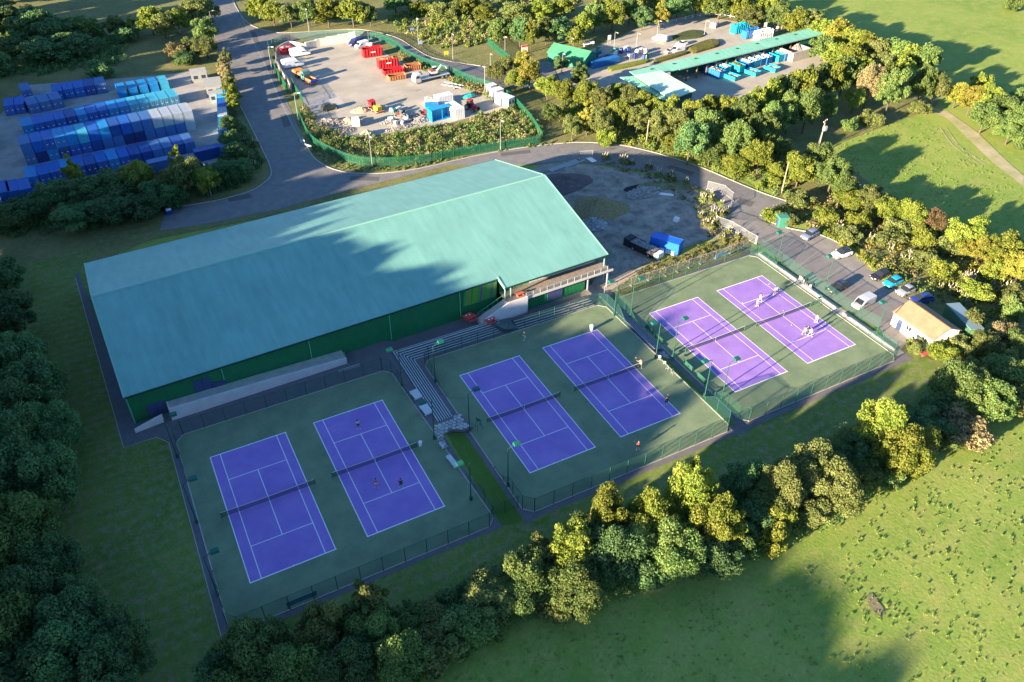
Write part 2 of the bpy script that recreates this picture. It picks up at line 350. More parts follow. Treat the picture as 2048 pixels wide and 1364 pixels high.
# paths round the courts
PAVED = [('path', [(-5.4, 61.2), (-5.4, 98.2), (-6.6, 99.6), (-11.4, 99.6), (-13.5, 152), (-12.8, 152), (-9.5, 106), (75, 109), (76.5, 102.6), (76, 100.2), (31.6, 100.2), (31.6, 98), (31.6, 84), (29, 82), (31, 82), (31, 61.2)])]
sheet('path', PAVED[0][1], .03, M_PATH)
sheet('path', [(34.3, 79.6), (35.2, 81), (35.2, 98), (36.5, 100), (72, 100), (75, 99.5), (108.5, 101.5), (109.5, 61.6), (74, 61.6), (72, 60.6), (69, 61.0), (36, 61.0), (34.4, 60.6)], .034, M_PATH)
for seg in ([(-5.4, 61.2), (-5.4, 97.6), (-6.8, 99.6), (-11.4, 99.6), (-13.5, 150)],):
    strip('path_edging', seg, .1, .02, M_KERB, .03, sm=1)
sheet('grass_strip', [(31.1, 61.5), (34.2, 61.5), (34.2, 79.7), (31.6, 80.9)], .045, mat('shaded_lawn', (.06, .13, .014), .9, vscale=1.4, col2=(.085, .15, .02), bump=.03, bscale=5))  # darker copy of the lawn green, with the shade put into its colour
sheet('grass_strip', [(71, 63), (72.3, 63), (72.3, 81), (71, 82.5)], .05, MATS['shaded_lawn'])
sheet('path', [(33.8, 80.3), (35.3, 80.3), (35.3, 97), (37, 98.5), (52, 98.5), (52, 100.5), (33.8, 100.5)], .055, M_PATH)
# court platforms
def court_platform(x0, x1, y0, y1, z, cx, cy, lean):
    c = 1.2; pts = [(x0+c, y0), (x1-c, y0), (x1, y0+c), (x1-lean, y1-c), (x1-c-lean, y1), (x0+c, y1), (x0, y1-c), (x0, y0+c)]
    mb = MB(); mb.prism(pts, z-1.0, z+.06); o = struct(mb.build('court_surface', M_CGREEN))
    k = MB()
    for (a, b) in zip(pts, pts[1:]+pts[:1]):
        a = Vector(a); b = Vector(b); d = (b-a).normalized()*.06; k.box(((a.x+b.x)/2, (a.y+b.y)/2, z-.2), ((b-a).length+.1, .16, .62), math.atan2((b-a).y, (b-a).x))
    struct(k.build('court_kerb', M_KERB))
    for ox in cx:
        p = MB().poly([(ox, cy-23.77, z+.066), (ox+10.97, cy-23.77, z+.066), (ox+10.97, cy, z+.066), (ox, cy, z+.066)]).build('tennis_court', M_CBLUE); struct(p)
        l = MB(); h = z+.072
        def seg(xa, ya, xb, yb, w_): 
            l.poly([(ox+xa, cy-yb, h), (ox+xb, cy-yb, h), (ox+xb, cy-ya, h), (ox+xa, cy-ya, h)])
        W_, L_ = 10.97, 23.77; t = .09
        seg(-t, -t, W_+t, .06, 0); seg(-t, L_-.06, W_+t, L_+t, 0)
        for xx in (0, W_): seg(xx-t, .06, xx+.03, L_-.06, 0)
        for xx in (1.37, W_-1.37): seg(xx-.05, .06, xx+.05, L_-.06, 0)
        for yy in (5.48, L_-5.48): seg(1.42, yy-.05, W_/2-.05, yy+.05, 0); seg(W_/2+.05, yy-.05, W_-1.42, yy+.05, 0)
        seg(W_/2-.05, 5.43, W_/2+.05, L_-5.43, 0); seg(W_/2-.05, .06, W_/2+.05, .2, 0); seg(W_/2-.05, L_-.2, W_/2+.05, L_-.06, 0)
        struct(l.build('court_markings', M_NETLINE))
ZA, ZB, ZC = 0., -.8, -1.6
court_platform(-4.4, 30.7, 62.0, 98.3, ZA, (-.6, 14.69), 91.72, 1.4)
court_platform(35.1, 70.7, 62.0, 98.4, ZB, (39.19, 54.66), 92.25, 0)
court_platform(73.5, 107.2, 62.8, 99.6, ZC, (77.13, 92.59), 92.8, 0)
# nets
M_NET = mat('net_mesh', (.03, .04, .035), .8, alpha=.55); M_POSTG = mat('green_post_paint', (.03, .12, .07), .5)
M_TAPE = mat('net_tape', (.5, .55, .55), .8)
def net():
    t = thing('tennis_net', 'x', 'tennis net', group='nets across the tennis courts')
    W_ = 12.8
    mb = MB(); n = 24
    for i in range(n):
        a, b = i/n, (i+1)/n; fz = lambda s: .94+.14*(2*s-1)**2
        x0, x1 = (a-.5)*W_, (b-.5)*W_
        mb.poly([(x0, 0, .08), (x1, 0, .08), (x1, 0, fz(b)), (x0, 0, fz(a))])
    mb.build('net_mesh', M_NET, t)
    tp = MB()
    for i in range(n):
        a, b = (i/n-.5)*W_, ((i+1)/n-.5)*W_; za = .94+.14*(2*i/n-1)**2; zb = .94+.14*(2*(i+1)/n-1)**2
        tp.loft([[(a, -.02, za-.05), (a, .02, za-.05), (a, .02, za+.03), (a, -.02, za+.03)], [(b, -.02, zb-.05), (b, .02, zb-.05), (b, .02, zb+.03), (b, -.02, zb+.03)]])
    tp.build('net_tape', M_TAPE, t)
    for s in (-1, 1): MB().tube((s*W_/2, 0, 0), (s*W_/2, 0, 1.1), .055, n=8).build('net_post', M_POSTG, t)
    MB().box((0, 0, .48), (.06, .012, .9)).build('centre_strap', M_TAPE, t)
    return remember(t)
nets = [(-.6+5.485, 79.83, ZA, 'net across the leftmost court nearest the bottom left of the photograph'), (14.69+5.485, 79.83, ZA, 'net across the blue court where three people play doubles'),
        (39.19+5.485, 80.37, ZB, 'net across the empty blue court in the middle enclosure'), (54.66+5.485, 80.37, ZB, 'net across the blue court with sunlight on its right edge'),
        (77.13+5.485, 80.9, ZC, 'net across the empty lilac court nearer the middle enclosure'), (92.59+5.485, 80.9, ZC, 'net across the lilac court beside the car park fence')]
n0 = net()
for i, (x, y, z, lb) in enumerate(nets):
    if i == 0: n0.location = (x, y, z+.06); n0['label'] = lb
    else: copy_thing(n0, lb, (x, y, z+.06), group='nets across the tennis courts')
# ---------------------------------------------------------------- mesh fences
M_MESH = mat('fence_mesh', (.025, .10, .07), .7, alpha=.26); M_FPOST = mat('fence_post_green', (.02, .085, .06), .6)
M_GALV = mat('galvanised_steel', (.42, .44, .45), .5, metal=.3)
def mesh_fence(name, label, pts, h=2.75, step=3.0, post=M_FPOST, meshm=M_MESH, zoff=0., hs=None, group=None, cat='fence', pr=.05, cap=None):
    """posts, a mesh panel between each pair and a top rail; hs gives the height along the line 0..1"""
    P = [Vector(p[:2]) for p in pts]; t = thing(name, label, cat, (P[0].x, P[0].y, 0), group=group); o = P[0]
    segs = []
    tot = sum((b-a).length for a, b in zip(P, P[1:])); acc = 0
    for a, b in zip(P, P[1:]):
        L_ = (b-a).length; n = max(1, round(L_/step))
        for i in range(n): segs.append((a.lerp(b, i/n), a.lerp(b, (i+1)/n), (acc+L_*i/n)/tot, (acc+L_*(i+1)/n)/tot))
        acc += L_
    H_ = (lambda s: h) if hs is None else hs
    z = lambda p: gz(p.x, p.y)+zoff if cap is None else cap
    for i, (a, b, s0, s1) in enumerate(segs):
        r = MB(); k = 4 if hs else 1
        q = MB()
        for j in range(k):
            u, v = a.lerp(b, j/k), a.lerp(b, (j+1)/k); hu, hv = H_(s0+(s1-s0)*j/k), H_(s0+(s1-s0)*(j+1)/k)
            q.poly([(u.x-o.x, u.y-o.y, z(u)), (v.x-o.x, v.y-o.y, z(v)), (v.x-o.x, v.y-o.y, z(v)+hv), (u.x-o.x, u.y-o.y, z(u)+hu)])
            r.tube((u.x-o.x, u.y-o.y, z(u)+hu), (v.x-o.x, v.y-o.y, z(v)+hv), .03, n=4)
        q.build('mesh_panel', meshm, t); r.build('top_rail', post, t)
        MB().tube((a.x-o.x, a.y-o.y, z(a)-.2), (a.x-o.x, a.y-o.y, z(a)+H_(s0)+.08), pr, n=6).build('post', post, t)
    b = segs[-1][1]; MB().tube((b.x-o.x, b.y-o.y, z(b)-.2), (b.x-o.x, b.y-o.y, z(b)+H_(1)+.08), pr, n=6).build('post', post, t)
    return t
def swoop(L_, lo=.35, hi=2.75, full=5.5, ease=3.5):
    def H_(s):
        d = s*L_
        if d < full: return hi
        if d < full+ease: u = (d-full)/ease; return lo+(hi-lo)*(1-u)**1.6
        return lo
    return H_
def enclosure(nm, x0, x1, y0, y1, z, wh, lean=0):
    zo = z; c = 1.2
    def F(label, pts, hs=None): mesh_fence('court_fence', label, pts, hs=hs, cap=zo+.02, group='green mesh fences round the courts')
    F('green mesh fence along the lower baseline side of %s' % wh, [(x0+c, y0), (x1-c, y0)])
    F('green mesh fence along the upper baseline side of %s' % wh, [(x0+c, y1), (x1-c-lean, y1)])
    for (sx, xx, xc) in (('left', x0, x0+c), ('right', x1, x1-c)):
        L_ = 10.2
        F('short sweeping mesh fence at the lower %s corner of %s' % (sx, wh), [(xc, y0), (xx, y0+c), (xx, y0+c+8.5)], hs=swoop(L_))
        l_ = lean if sx == 'right' else 0
        F('short sweeping mesh fence at the upper %s corner of %s' % (sx, wh), [(xc-l_, y1), (xx-l_, y1-c), (xx-l_*.75, y1-c-8.5)], hs=swoop(L_))
enclosure('A', -4.4, 30.7, 62.0, 98.3, ZA, 'the bottom-left blue enclosure', 1.4)
enclosure('B', 35.1, 70.7, 62.0, 98.4, ZB, 'the middle blue enclosure')
enclosure('C', 73.5, 107.2, 62.8, 99.6, ZC, 'the lilac court enclosure')
mesh_fence('court_fence', 'long dark green mesh fence between the lilac courts and the parked cars', [(109.6, 100.5), (109.8, 88), (109.8, 74), (110.6, 70.5)], h=2.4, cap=ZC, group='green mesh fences round the courts')
mesh_fence('court_fence', 'mesh fence closing the gap of grass between the blue enclosures at the bottom', [(30.6, 63.6), (34.6, 63.6)], h=2.4, step=2, cap=-.6, group='green mesh fences round the courts')
# concrete strip and low walls between lilac courts and fence
for k, (ya, yb) in enumerate(((99, 88.5), (86.8, 78), (76.5, 64.5))):
    tag(MB().box((108.2, (ya+yb)/2, ZC+.15), (.3, ya-yb, .5)).build('low_wall', M_CONC), 'low concrete kerb wall %s between the lilac court and the car park fence' % ('at the far end', 'at the middle', 'at the end nearest the white pavilion')[k], 'low wall')
sheet('concrete_strip', [(107.5, 63.5), (109.3, 63.5), (109.3, 99.5), (107.5, 99.5)], .045, M_CONC)
# ================================================================ the sports hall
def solo(name, mb, mats, label, cat, loc=None, rz=None, group=None, smooth=False, kind=None):
    o = mb.build(name, mats, smooth=smooth)
    if loc is not None: o.location = loc
    if rz is not None: o.rotation_euler = (0, 0, rz)
    return tag(o, label, cat, group, kind)
def ribbed(name, col, rough, axis_, per, depth, mixc=.0, spec=.4):
    """sheet metal with fine ribs as relief, in the object's own axes"""
    m = bpy.data.materials.new(name); m.use_nodes = True; MATS[name] = m; n = m.node_tree; N = n.nodes; L = n.links; b = N['Principled BSDF']
    tc = N.new('ShaderNodeTexCoord'); wv = N.new('ShaderNodeTexWave'); wv.bands_direction = axis_; wv.inputs['Scale'].default_value = math.pi*2/20/per*1.0
    L.new(tc.outputs['Object'], wv.inputs['Vector'])
    bp = N.new('ShaderNodeBump'); bp.inputs['Distance'].default_value = depth; L.new(wv.outputs['Fac'], bp.inputs['Height']); L.new(bp.outputs['Normal'], b.inputs['Normal'])
    ns = N.new('ShaderNodeTexNoise'); ns.inputs['Scale'].default_value = .12; ns.inputs['Detail'].default_value = 8; ns.inputs['Roughness'].default_value = .7; L.new(tc.outputs['Object'], ns.inputs['Vector'])
    mp = N.new('ShaderNodeMapping'); mp.inputs['Scale'].default_value = (1.2, .05, 1); L.new(tc.outputs['Object'], mp.inputs['Vector'])
    n2 = N.new('ShaderNodeTexNoise'); n2.inputs['Scale'].default_value = .8; n2.inputs['Detail'].default_value = 4; L.new(mp.outputs['Vector'], n2.inputs['Vector'])
    ad = N.new('ShaderNodeMath'); ad.operation = 'ADD'; L.new(ns.outputs['Fac'], ad.inputs[0]); L.new(n2.outputs['Fac'], ad.inputs[1])
    mr = N.new('ShaderNodeMapRange'); mr.inputs['From Min'].default_value = .6; mr.inputs['From Max'].default_value = 1.4; mr.inputs['To Min'].default_value = .80; mr.inputs['To Max'].default_value = 1.16; L.new(ad.outputs[0], mr.inputs['Value'])
    h = N.new('ShaderNodeHueSaturation'); h.inputs['Color'].default_value = (*col, 1); L.new(mr.outputs['Result'], h.inputs['Value']); L.new(h.outputs['Color'], b.inputs['Base Color'])
    b.inputs['Roughness'].default_value = rough; b.inputs['Specular IOR Level'].default_value = spec
    return m
M_ROOF = ribbed('roof_sheet_green', (.165, .37, .315), .45, 'X', .33, .012)
M_HWALL = ribbed('wall_sheet_green', (.012, .15, .055), .5, 'X', .3, .02)
M_TRIM = mat('pale_green_trim', (.22, .44, .36), .5)
M_GLASS = mat('dark_glass', (.03, .04, .05), .12, spec=.6)
M_DOORB = mat('navy_door', (.05, .07, .16), .5)
M_RAILG = mat('railing_green', (.12, .42, .24), .5)
M_PALEWALL = mat('painted_blockwork', (.55, .52, .52), .85, vscale=.6, col2=(.66, .62, .61), bump=.01, bscale=6)
HA = R_(2.05); HX, HY = -9.25, 103.9
hall = thing('sports_hall', 'long green metal sports hall with pale green pitched roof beside the tennis courts', 'sports hall', (HX, HY, 0), HA)
LN, WD, EV, RD, NU = 84.5, 41., 5.55, 11.0, 62.6
sl1 = (RD-EV)/(WD/2)
def slab(mb, pts, th=.16):
    i = len(mb.v); n = len(pts); mb.v += list(pts)+[(p[0], p[1], p[2]-th) for p in pts]
    mb.f.append(tuple(range(i, i+n))); mb.f.append(tuple(i+n+k for k in reversed(range(n))))
    for k in range(n): mb.f.append((i+k, i+n+k, i+n+(k+1) % n, i+(k+1) % n))
    mb.m += [mb.mi]*(n+2)
mb = MB(); slab(mb, [(0, 0, EV), (NU, 0, EV), (NU, -2.3, EV-2.3*sl1), (LN, -2.3, EV-2.3*sl1), (LN, WD/2-.02, RD), (0, WD/2-.02, RD)]); mb.build('roof_slope', M_ROOF, hall)
mb = MB(); slab(mb, [(0, WD/2+.02, RD), (LN, WD/2+.02, RD), (LN, WD, EV), (0, WD, EV)]); mb.build('roof_slope', M_ROOF, hall)
mb = MB(); mb.loft([[(x, WD/2-.35, RD-.03), (x, WD/2, RD+.1), (x, WD/2+.35, RD-.03), (x, WD/2, RD-.02)] for x in (-.05, LN+.05)]); mb.build('ridge_cap', M_TRIM, hall)
for x in (-.06, LN+.06):   # verge trims
    ys = (-2.3 if x > 1 else 0); ez = EV+ys*sl1
    mb = MB(); mb.loft([[(x-.1, ys, ez+.06), (x+.1, ys, ez+.06), (x+.1, ys, ez-.3), (x-.1, ys, ez-.3)], [(x-.1, WD/2, RD+.06), (x+.1, WD/2, RD+.06), (x+.1, WD/2, RD-.3), (x-.1, WD/2, RD-.3)], [(x-.1, WD, EV+.06), (x+.1, WD, EV+.06), (x+.1, WD, EV-.3), (x-.1, WD, EV-.3)]])
    mb.build('verge_trim', M_TRIM, hall)
M_DARKG = mat('gutter_dark_green', (.012, .05, .035), .5)
MB().box((NU/2, -.1, EV-.16), (NU, .2, .2)).build('gutter', M_DARKG, hall)
MB().box(((NU+LN)/2, -2.4, EV-2.3*sl1-.16), (LN-NU, .2, .2)).build('gutter', M_DARKG, hall)
MB().box((LN/2, WD+.1, EV-.16), (LN, .2, .2)).build('gutter', M_DARKG, hall)
mb = MB(); mb.loft([[(NU-.12, -2.35, EV-2.3*sl1+.07), (NU+.12, -2.35, EV-2.3*sl1+.07), (NU+.12, -2.35, EV-2.3*sl1-.35), (NU-.12, -2.35, EV-2.3*sl1-.35)], [(NU-.12, .3, EV+.2), (NU+.12, .3, EV+.2), (NU+.12, .3, EV-.3), (NU-.12, .3, EV-.3)]]); mb.build('notch_trim', M_TRIM, hall)
# walls: near wall, far wall, gables
W0 = .35
MB().box((NU/2, W0, (EV-.2-1.5)/2), (NU-.3, .2, EV-.2+1.5)).build('wall', M_HWALL, hall)
MB().box((LN/2, WD-.35, (EV-.2-1.5)/2), (LN-.5, .2, EV-.2+1.5)).build('wall', M_HWALL, hall)
M_GABLE = mat('gable_sheet_green', (.02, .16, .07), .5, wave=(1.3, 'Y', .35, 0, 1))
for x in (.25, LN-.3):
    mb = MB(); ys = W0; mb.loft([[(x-.1, ys, -1.5), (x-.1, WD-.45, -1.5), (x-.1, WD-.45, EV-.2), (x-.1, WD/2, RD-.25), (x-.1, ys, EV-.2)], [(x+.1, ys, -1.5), (x+.1, WD-.45, -1.5), (x+.1, WD-.45, EV-.2), (x+.1, WD/2, RD-.25), (x+.1, ys, EV-.2)]])
    mb.build('gable_wall', M_GABLE, hall)
# downpipes
for u in (.12, 14.0, 27.9, 41.8, 55.0): MB().tube((u, .15, -.1), (u, .15, EV-.25), .09, n=8).build('downpipe', M_RAILG, hall)
# doors at the near left end
for u, z0 in ((3.6, .3), (10.8, 1.95)): 
    d = MB().box((u, .21, z0+1.15), (2.6, .1, 2.3)).build('door', M_DOORB, hall)
    MB().box((u, .15, z0+1.15), (.05, .03, 2.2)).build('door_joint', M_GLASS, d)
MB().box((13.2, .17, 2.3), (2.0, .25, 1.0)).build('plant_box', M_DOORB, hall)
# coloured fins on the wall near the notch
FC = [mat('fin_'+n_, c, .5) for n_, c in (('lime', (.16, .42, .06)), ('leaf_green', (.05, .30, .06)), ('grey_pink', (.30, .22, .24)), ('bright_green', (.08, .38, .10)), ('mauve', (.22, .16, .26)))]
rnd = random.Random(4)
for i in range(26):
    u = 55.8+i*.25
    MB().box((u, .12, 3.55), (.12, .24, 3.4), ry=R_(7)).build('wall_fin', FC[rnd.choice((0, 1, 3, 0, 3, 2, 4))], hall)
for i in range(9): MB().box((66.3+i*.42, .16, 3.55), (.38, .1, 2.5)).build('wall_fin', FC[(0, 3, 2, 1, 0, 3, 4, 3, 0)[i]], hall)
MB().box((82.9, .16, 3.9), (2.6, .1, 1.6)).build('wall_fin', FC[3], hall)
# upper storey recess: near wall of the right-hand part
M_RECESS = mat('recess_cladding', (.10, .09, .09), .6)
MB().box(((NU+LN)/2, W0, 3.7), (LN-NU-.6, .2, 3.1)).build('wall', M_HWALL, hall)
MB().box((76.2, .2, 3.75), (11.4, .12, 2.3)).build('window_band', M_RECESS, hall)
for i in range(7): MB().box((71.3+i*1.62, .12, 3.75), (1.3, .06, 1.7)).build('window', M_GLASS, hall)
MB().box((64.9, .2, 3.55), (1.7, .12, 2.3)).build('entrance_door', M_GLASS, hall)
for u in (64.0, 64.9, 65.8): MB().box((u, .1, 3.55), (.1, .1, 2.35)).build('door_frame', M_TRIM, hall)
MB().box((64.9, .1, 4.75), (1.9, .1, .1)).build('door_frame', M_TRIM, hall)
for u in (NU+.25, NU+1.4, LN-.4): MB().box((u, -1.95, 1.9), (.16, .16, 6.0)).build('column', M_TRIM, hall)
# lower storey, balcony deck and railing
M_PARA = mat('deck_fascia', (.46, .44, .42), .8, vscale=.7, col2=(.56, .53, .49)); M_DECK = mat('deck_boards', (.24, .20, .17), .85, var=.2, vscale=2)
MB().box((72.8, -3.1, .2), (12.4, .3, 3.7)).build('lower_wall', M_HWALL, hall)
MB().box((81.6, .2, .3), (5.2, .3, 4.0)).build('lower_wall', M_HWALL, hall)
MB().box((72.5, -3.28, .8), (3.2, .08, 2.2)).build('garage_door', M_DOORB, hall)
for i in range(20): MB().box((63.4+i*1.085, -1.6, 2.24), (1.06, 3.9, .2)).build('deck_panel', M_DECK, hall)
MB().box((74.0, -3.65, 2.2), (22.0, .14, .42)).build('fascia', M_PARA, hall)
MB().box((76.2, .1, 2.5), (14.2, .14, .22)).build('sill', M_TAPE, hall)
M_GLR = mat('railing_glass', (.25, .28, .28), .2, alpha=.25)
for i in range(13):
    MB().box((66.2+i*1.46, -3.6, 2.85), (.05, .05, 1.0)).build('railing_post', M_TAPE, hall)
    if i < 12: MB().box((66.93+i*1.46, -3.6, 2.85), (1.36, .02, .8)).build('railing_pane', M_GLR, hall)
MB().box((75.0, -3.6, 3.37), (17.7, .07, .06)).build('handrail', M_GALV, hall)
for i in range(9): MB().box((70.5+i*1.62, .04, 3.75), (.12, .1, 2.3)).build('mullion', M_TAPE, hall)
for u in (79.6, 84.0): MB().box((u, -3.4, .2), (.2, .2, 3.9)).build('column', M_GALV, hall)
# access ramp up to the balcony: pale parapet walls
mb = MB(); mb.loft([[(57.9, -3.9, -1), (57.9, -3.9, .9), (57.9, -3.7, .9), (57.9, -3.7, -1)], [(62.6, -3.9, -1), (62.6, -3.9, 2.75), (62.6, -3.7, 2.75), (62.6, -3.7, -1)], [(66.4, -3.9, -1), (66.4, -3.9, 2.75), (66.4, -3.7, 2.75), (66.4, -3.7, -1)]])
mb.build('ramp_wall', M_PALEWALL, hall)
mb = MB(); mb.loft([[(57.2, -3.7, -.9), (57.2, -3.7, .02), (57.2, -1.9, .02), (57.2, -1.9, -.9)], [(62.7, -3.7, -.9), (62.7, -3.7, 2.3), (62.7, -1.9, 2.3), (62.7, -1.9, -.9)]])
mb.build('ramp', M_CONC, hall)
mb = MB()
for i in range(6): mb.tube((57.4+i, -1.9, .1+i*.4), (57.4+i, -1.9, 1.1+i*.4), .03, n=5)
mb.tube((57.4, -1.9, 1.1), (62.6, -1.9, 3.2), .035, n=6); mb.build('handrail', M_RAILG, hall)
# retaining wall, walkway and railing in front of the hall
rw = thing('retaining_wall', 'long pale concrete retaining wall with a green railing below the dark green hall wall', 'retaining wall', (-3.9, 102.3, 0), R_(1.2))
mb = MB(); mb.loft([[(0, -.15, -.5), (0, -.15, 2.35), (0, .15, 2.35), (0, .15, -.5)], [(13, -.15, -.5), (13, -.15, 1.9), (13, .15, 1.9), (13, .15, -.5)], [(27.6, -.15, -.5), (27.6, -.15, 1.2), (27.6, .15, 1.2), (27.6, .15, -.5)]]); mb.build('wall', M_PALEWALL, rw)
mb = MB(); mb.loft([[(0, .15, -.4), (0, .15, 2.2), (0, 1.9, 2.2), (0, 1.9, -.4)], [(13, .15, -.4), (13, .15, 1.75), (13, 2.1, 1.75), (13, 2.1, -.4)], [(27.6, .15, -.4), (27.6, .15, 1.05), (27.6, 2.4, 1.05), (27.6, 2.4, -.4)]]); mb.build('walkway', M_CONC, rw)
MB().box((-.1, .8, 1.1), (.22, 1.9, 2.5)).build('end_wall', M_PALEWALL, rw)
for i in range(15):
    u = 3+i*1.75; zt = 2.35-u*.041; MB().tube((u, .25, zt-.2), (u, .25, zt+1.0), .03, n=5).build('railing_post', M_RAILG, rw)
MB().tube((3, .25, 3.2), (27.5, .25, 2.2), .04, n=6).build('handrail', M_RAILG, rw)
solo('low_wall', MB().loft([[(-9.4, 101.9, -.3), (-9.4, 101.9, .7), (-9.4, 102.2, .7), (-9.4, 102.2, -.3)], [(-5.2, 102.4, -.3), (-5.2, 102.4, 1.5), (-5.2, 102.7, 1.5), (-5.2, 102.7, -.3)]]), M_PALEWALL, 'short pale concrete block at the bottom left corner of the green hall', 'low wall')
solo('footpath_ramp', MB().box((23.5, 101.2, .05), (3.6, .06, 1.0)), M_GALV, 'low metal barrier across the path between the hall and the bottom-left enclosure', 'barrier', loc=(0, 0, 0))
# ---------------------------------------------------------------- terraces of steps
M_TREAD = mat('step_tread', (.055, .06, .075), .85, vscale=1.5, col2=(.075, .08, .095)); M_NOSE = mat('step_nosing', (.45, .47, .48), .8, var=.12, vscale=2)
ts = thing('spectator_steps', 'wide L-shaped terrace of grey steps wrapping the upper left corner of the middle enclosure', 'steps', (31.5, 83.4, 0))
for i in range(6):
    o = i*.44; z1 = .06-.155*i; x0, y0, x1, y1 = o, 0, o+.44, 18.7-o
    MB().prism([(x0, y0), (x1, y0), (x1, y1-.44), (19.6, y1-.44), (19.6, y1), (x0, y1)], -1.2, z1-.01*i*0).build('tread', M_TREAD, ts)
    n = .15; MB().prism([(x1-n, y0-.05), (x1+.01, y0-.05), (x1+.01, y1-.44-.01), (19.62, y1-.44-.01), (19.62, y1-.44+n), (x1-n, y1-.44+n)], z1-.10, z1+.012).build('nosing', M_NOSE, ts)
MB().prism([(-.07, 0), (.08, 0), (.08, 18.62), (19.6, 18.62), (19.6, 18.77), (-.07, 18.77)], -.1, .075).build('nosing', M_NOSE, ts)
t2 = thing('spectator_steps', 'narrow straight flight of long grey steps below the hall balcony and its ramp', 'steps', (53.4, 98.9, 0))
for i in range(4):
    z1 = -.62+.16*i; MB().prism([(0, i*.5), (15.6, i*.5-.3), (15.6, 2.4), (0, 2.4)], -1.3, z1).build('tread', M_TREAD, t2)
    MB().prism([(0, i*.5-.01), (15.6, i*.5-.31), (15.6, i*.5-.19), (0, i*.5+.11)], z1-.1, z1+.012).build('nosing', M_NOSE, t2)
t3 = thing('spectator_steps', 'dark fan of steps with green edges between the red picnic tables and the ramp', 'steps', (48.2, 98.9, 0))
M_NOSED = mat('dark_nosing', (.16, .24, .24), .7)
for i in range(9):
    z1 = .04-.08*i; MB().prism([(2.6+i*.3, 0), (2.6+(i+1)*.3, 0), ((i+1)*.62, 4.6), (i*.62, 4.6)], -1.4, z1).build('tread', M_TREAD, t3)
    MB().prism([(2.6+(i+1)*.3-.12, 0), (2.6+(i+1)*.3+.01, 0), ((i+1)*.62+.01, 4.6), ((i+1)*.62-.16, 4.6)], z1-.08, z1+.012).build('nosing', M_NOSED, t3)
t4 = thing('spectator_steps', 'dark blue shaded terrace of steps between the middle enclosure and the lilac courts', 'steps', (71.0, 83.2, 0))
M_BRICKP = mat('buff_paving', (.42, .33, .22), .9, vscale=3, col2=(.55, .46, .33))
for i in range(5):
    z1 = -.72-.17*i; MB().prism([(i*.42, 0), ((i+1)*.42, 0), ((i+1)*.42, 17.6-i*.3), (i*.42, 17.6-i*.3)], -2.4, z1).build('tread', M_TREAD, t4)
    MB().prism([((i+1)*.42-.07, 0), ((i+1)*.42+.01, 0), ((i+1)*.42+.01, 17.6-i*.3), ((i+1)*.42-.07, 17.6-i*.3)], z1-.1, z1+.012).build('nosing', M_NOSE, t4)
# stone patios: individual slabs of crazy paving
def patio(label, outline, z, seed, m, size=.62):
    """paving of separate uneven stones within the outline"""
    t = thing('stone_patio', label, 'patio', (outline[0][0], outline[0][1], z)); O = outline[0]; r = random.Random(seed)
    MB().prism([(p[0]-O[0], p[1]-O[1]) for p in outline], -.5, .0).build('patio_base', mat('patio_joint', (.13, .13, .13), .9), t)
    from mathutils.geometry import intersect_point_quad_2d
    P = [Vector((p[0], p[1])) for p in outline]
    def inside(q):
        c = False; j = len(P)-1
        for i in range(len(P)):
            if (P[i].y > q.y) != (P[j].y > q.y) and q.x < (P[j].x-P[i].x)*(q.y-P[i].y)/(P[j].y-P[i].y)+P[i].x: c = not c
            j = i
        return c
    xs = [p.x for p in P]; ys = [p.y for p in P]; y = min(ys); k = 0
    while y < max(ys):
        x = min(xs)+(k % 2)*size*.5; k += 1
        while x < max(xs):
            q = Vector((x+r.uniform(-.05, .05), y+r.uniform(-.05, .05)))
            if all(inside(q+Vector(d)) for d in ((.3, 0), (-.3, 0), (0, .3), (0, -.3))):
                n = r.choice((5, 6)); rr = size*.56
                pts = [(q.x-O[0]+math.cos(a/n*6.283+r.random()*.5)*rr*r.uniform(.82, 1), q.y-O[1]+math.sin(a/n*6.283+r.random()*.3)*rr*r.uniform(.82, 1)) for a in range(n)]
                MB().prism(pts, -.02, .03+r.random()*.02).build('paving_stone', m[r.randrange(len(m))], t)
            x += size*1.02
        y += size*.9
    return t
ST = [mat('stone_%s' % n_, c, .85, var=.15, vscale=3) for n_, c in (('pale', (.42, .43, .43)), ('mid', (.33, .34, .35)), ('warm', (.42, .39, .34)))]
patio('pale crazy-paved patio at the foot of the steps beside the grass strip', [(29.5, 82.3), (31.2, 83.3), (35.2, 83.6), (35.6, 80.0), (34.2, 79.9), (32.6, 80.9), (31.2, 80.4), (30.2, 79.3), (29.6, 80.6)], .0, 3, ST)
patio('blue-grey shaded stone patio at the lower end of the steps by the lilac courts', [(71.0, 83.0), (73.1, 83.1), (73.2, 80.2), (72.2, 80.8), (71.2, 82.2)], -1.45, 5, ST, .5)
sheet('buff_paving', [(70.75, 97), (71.1, 97), (71.1, 83.5), (71.0, 80.5), (70.75, 80.5)], .10, M_BRICKP)
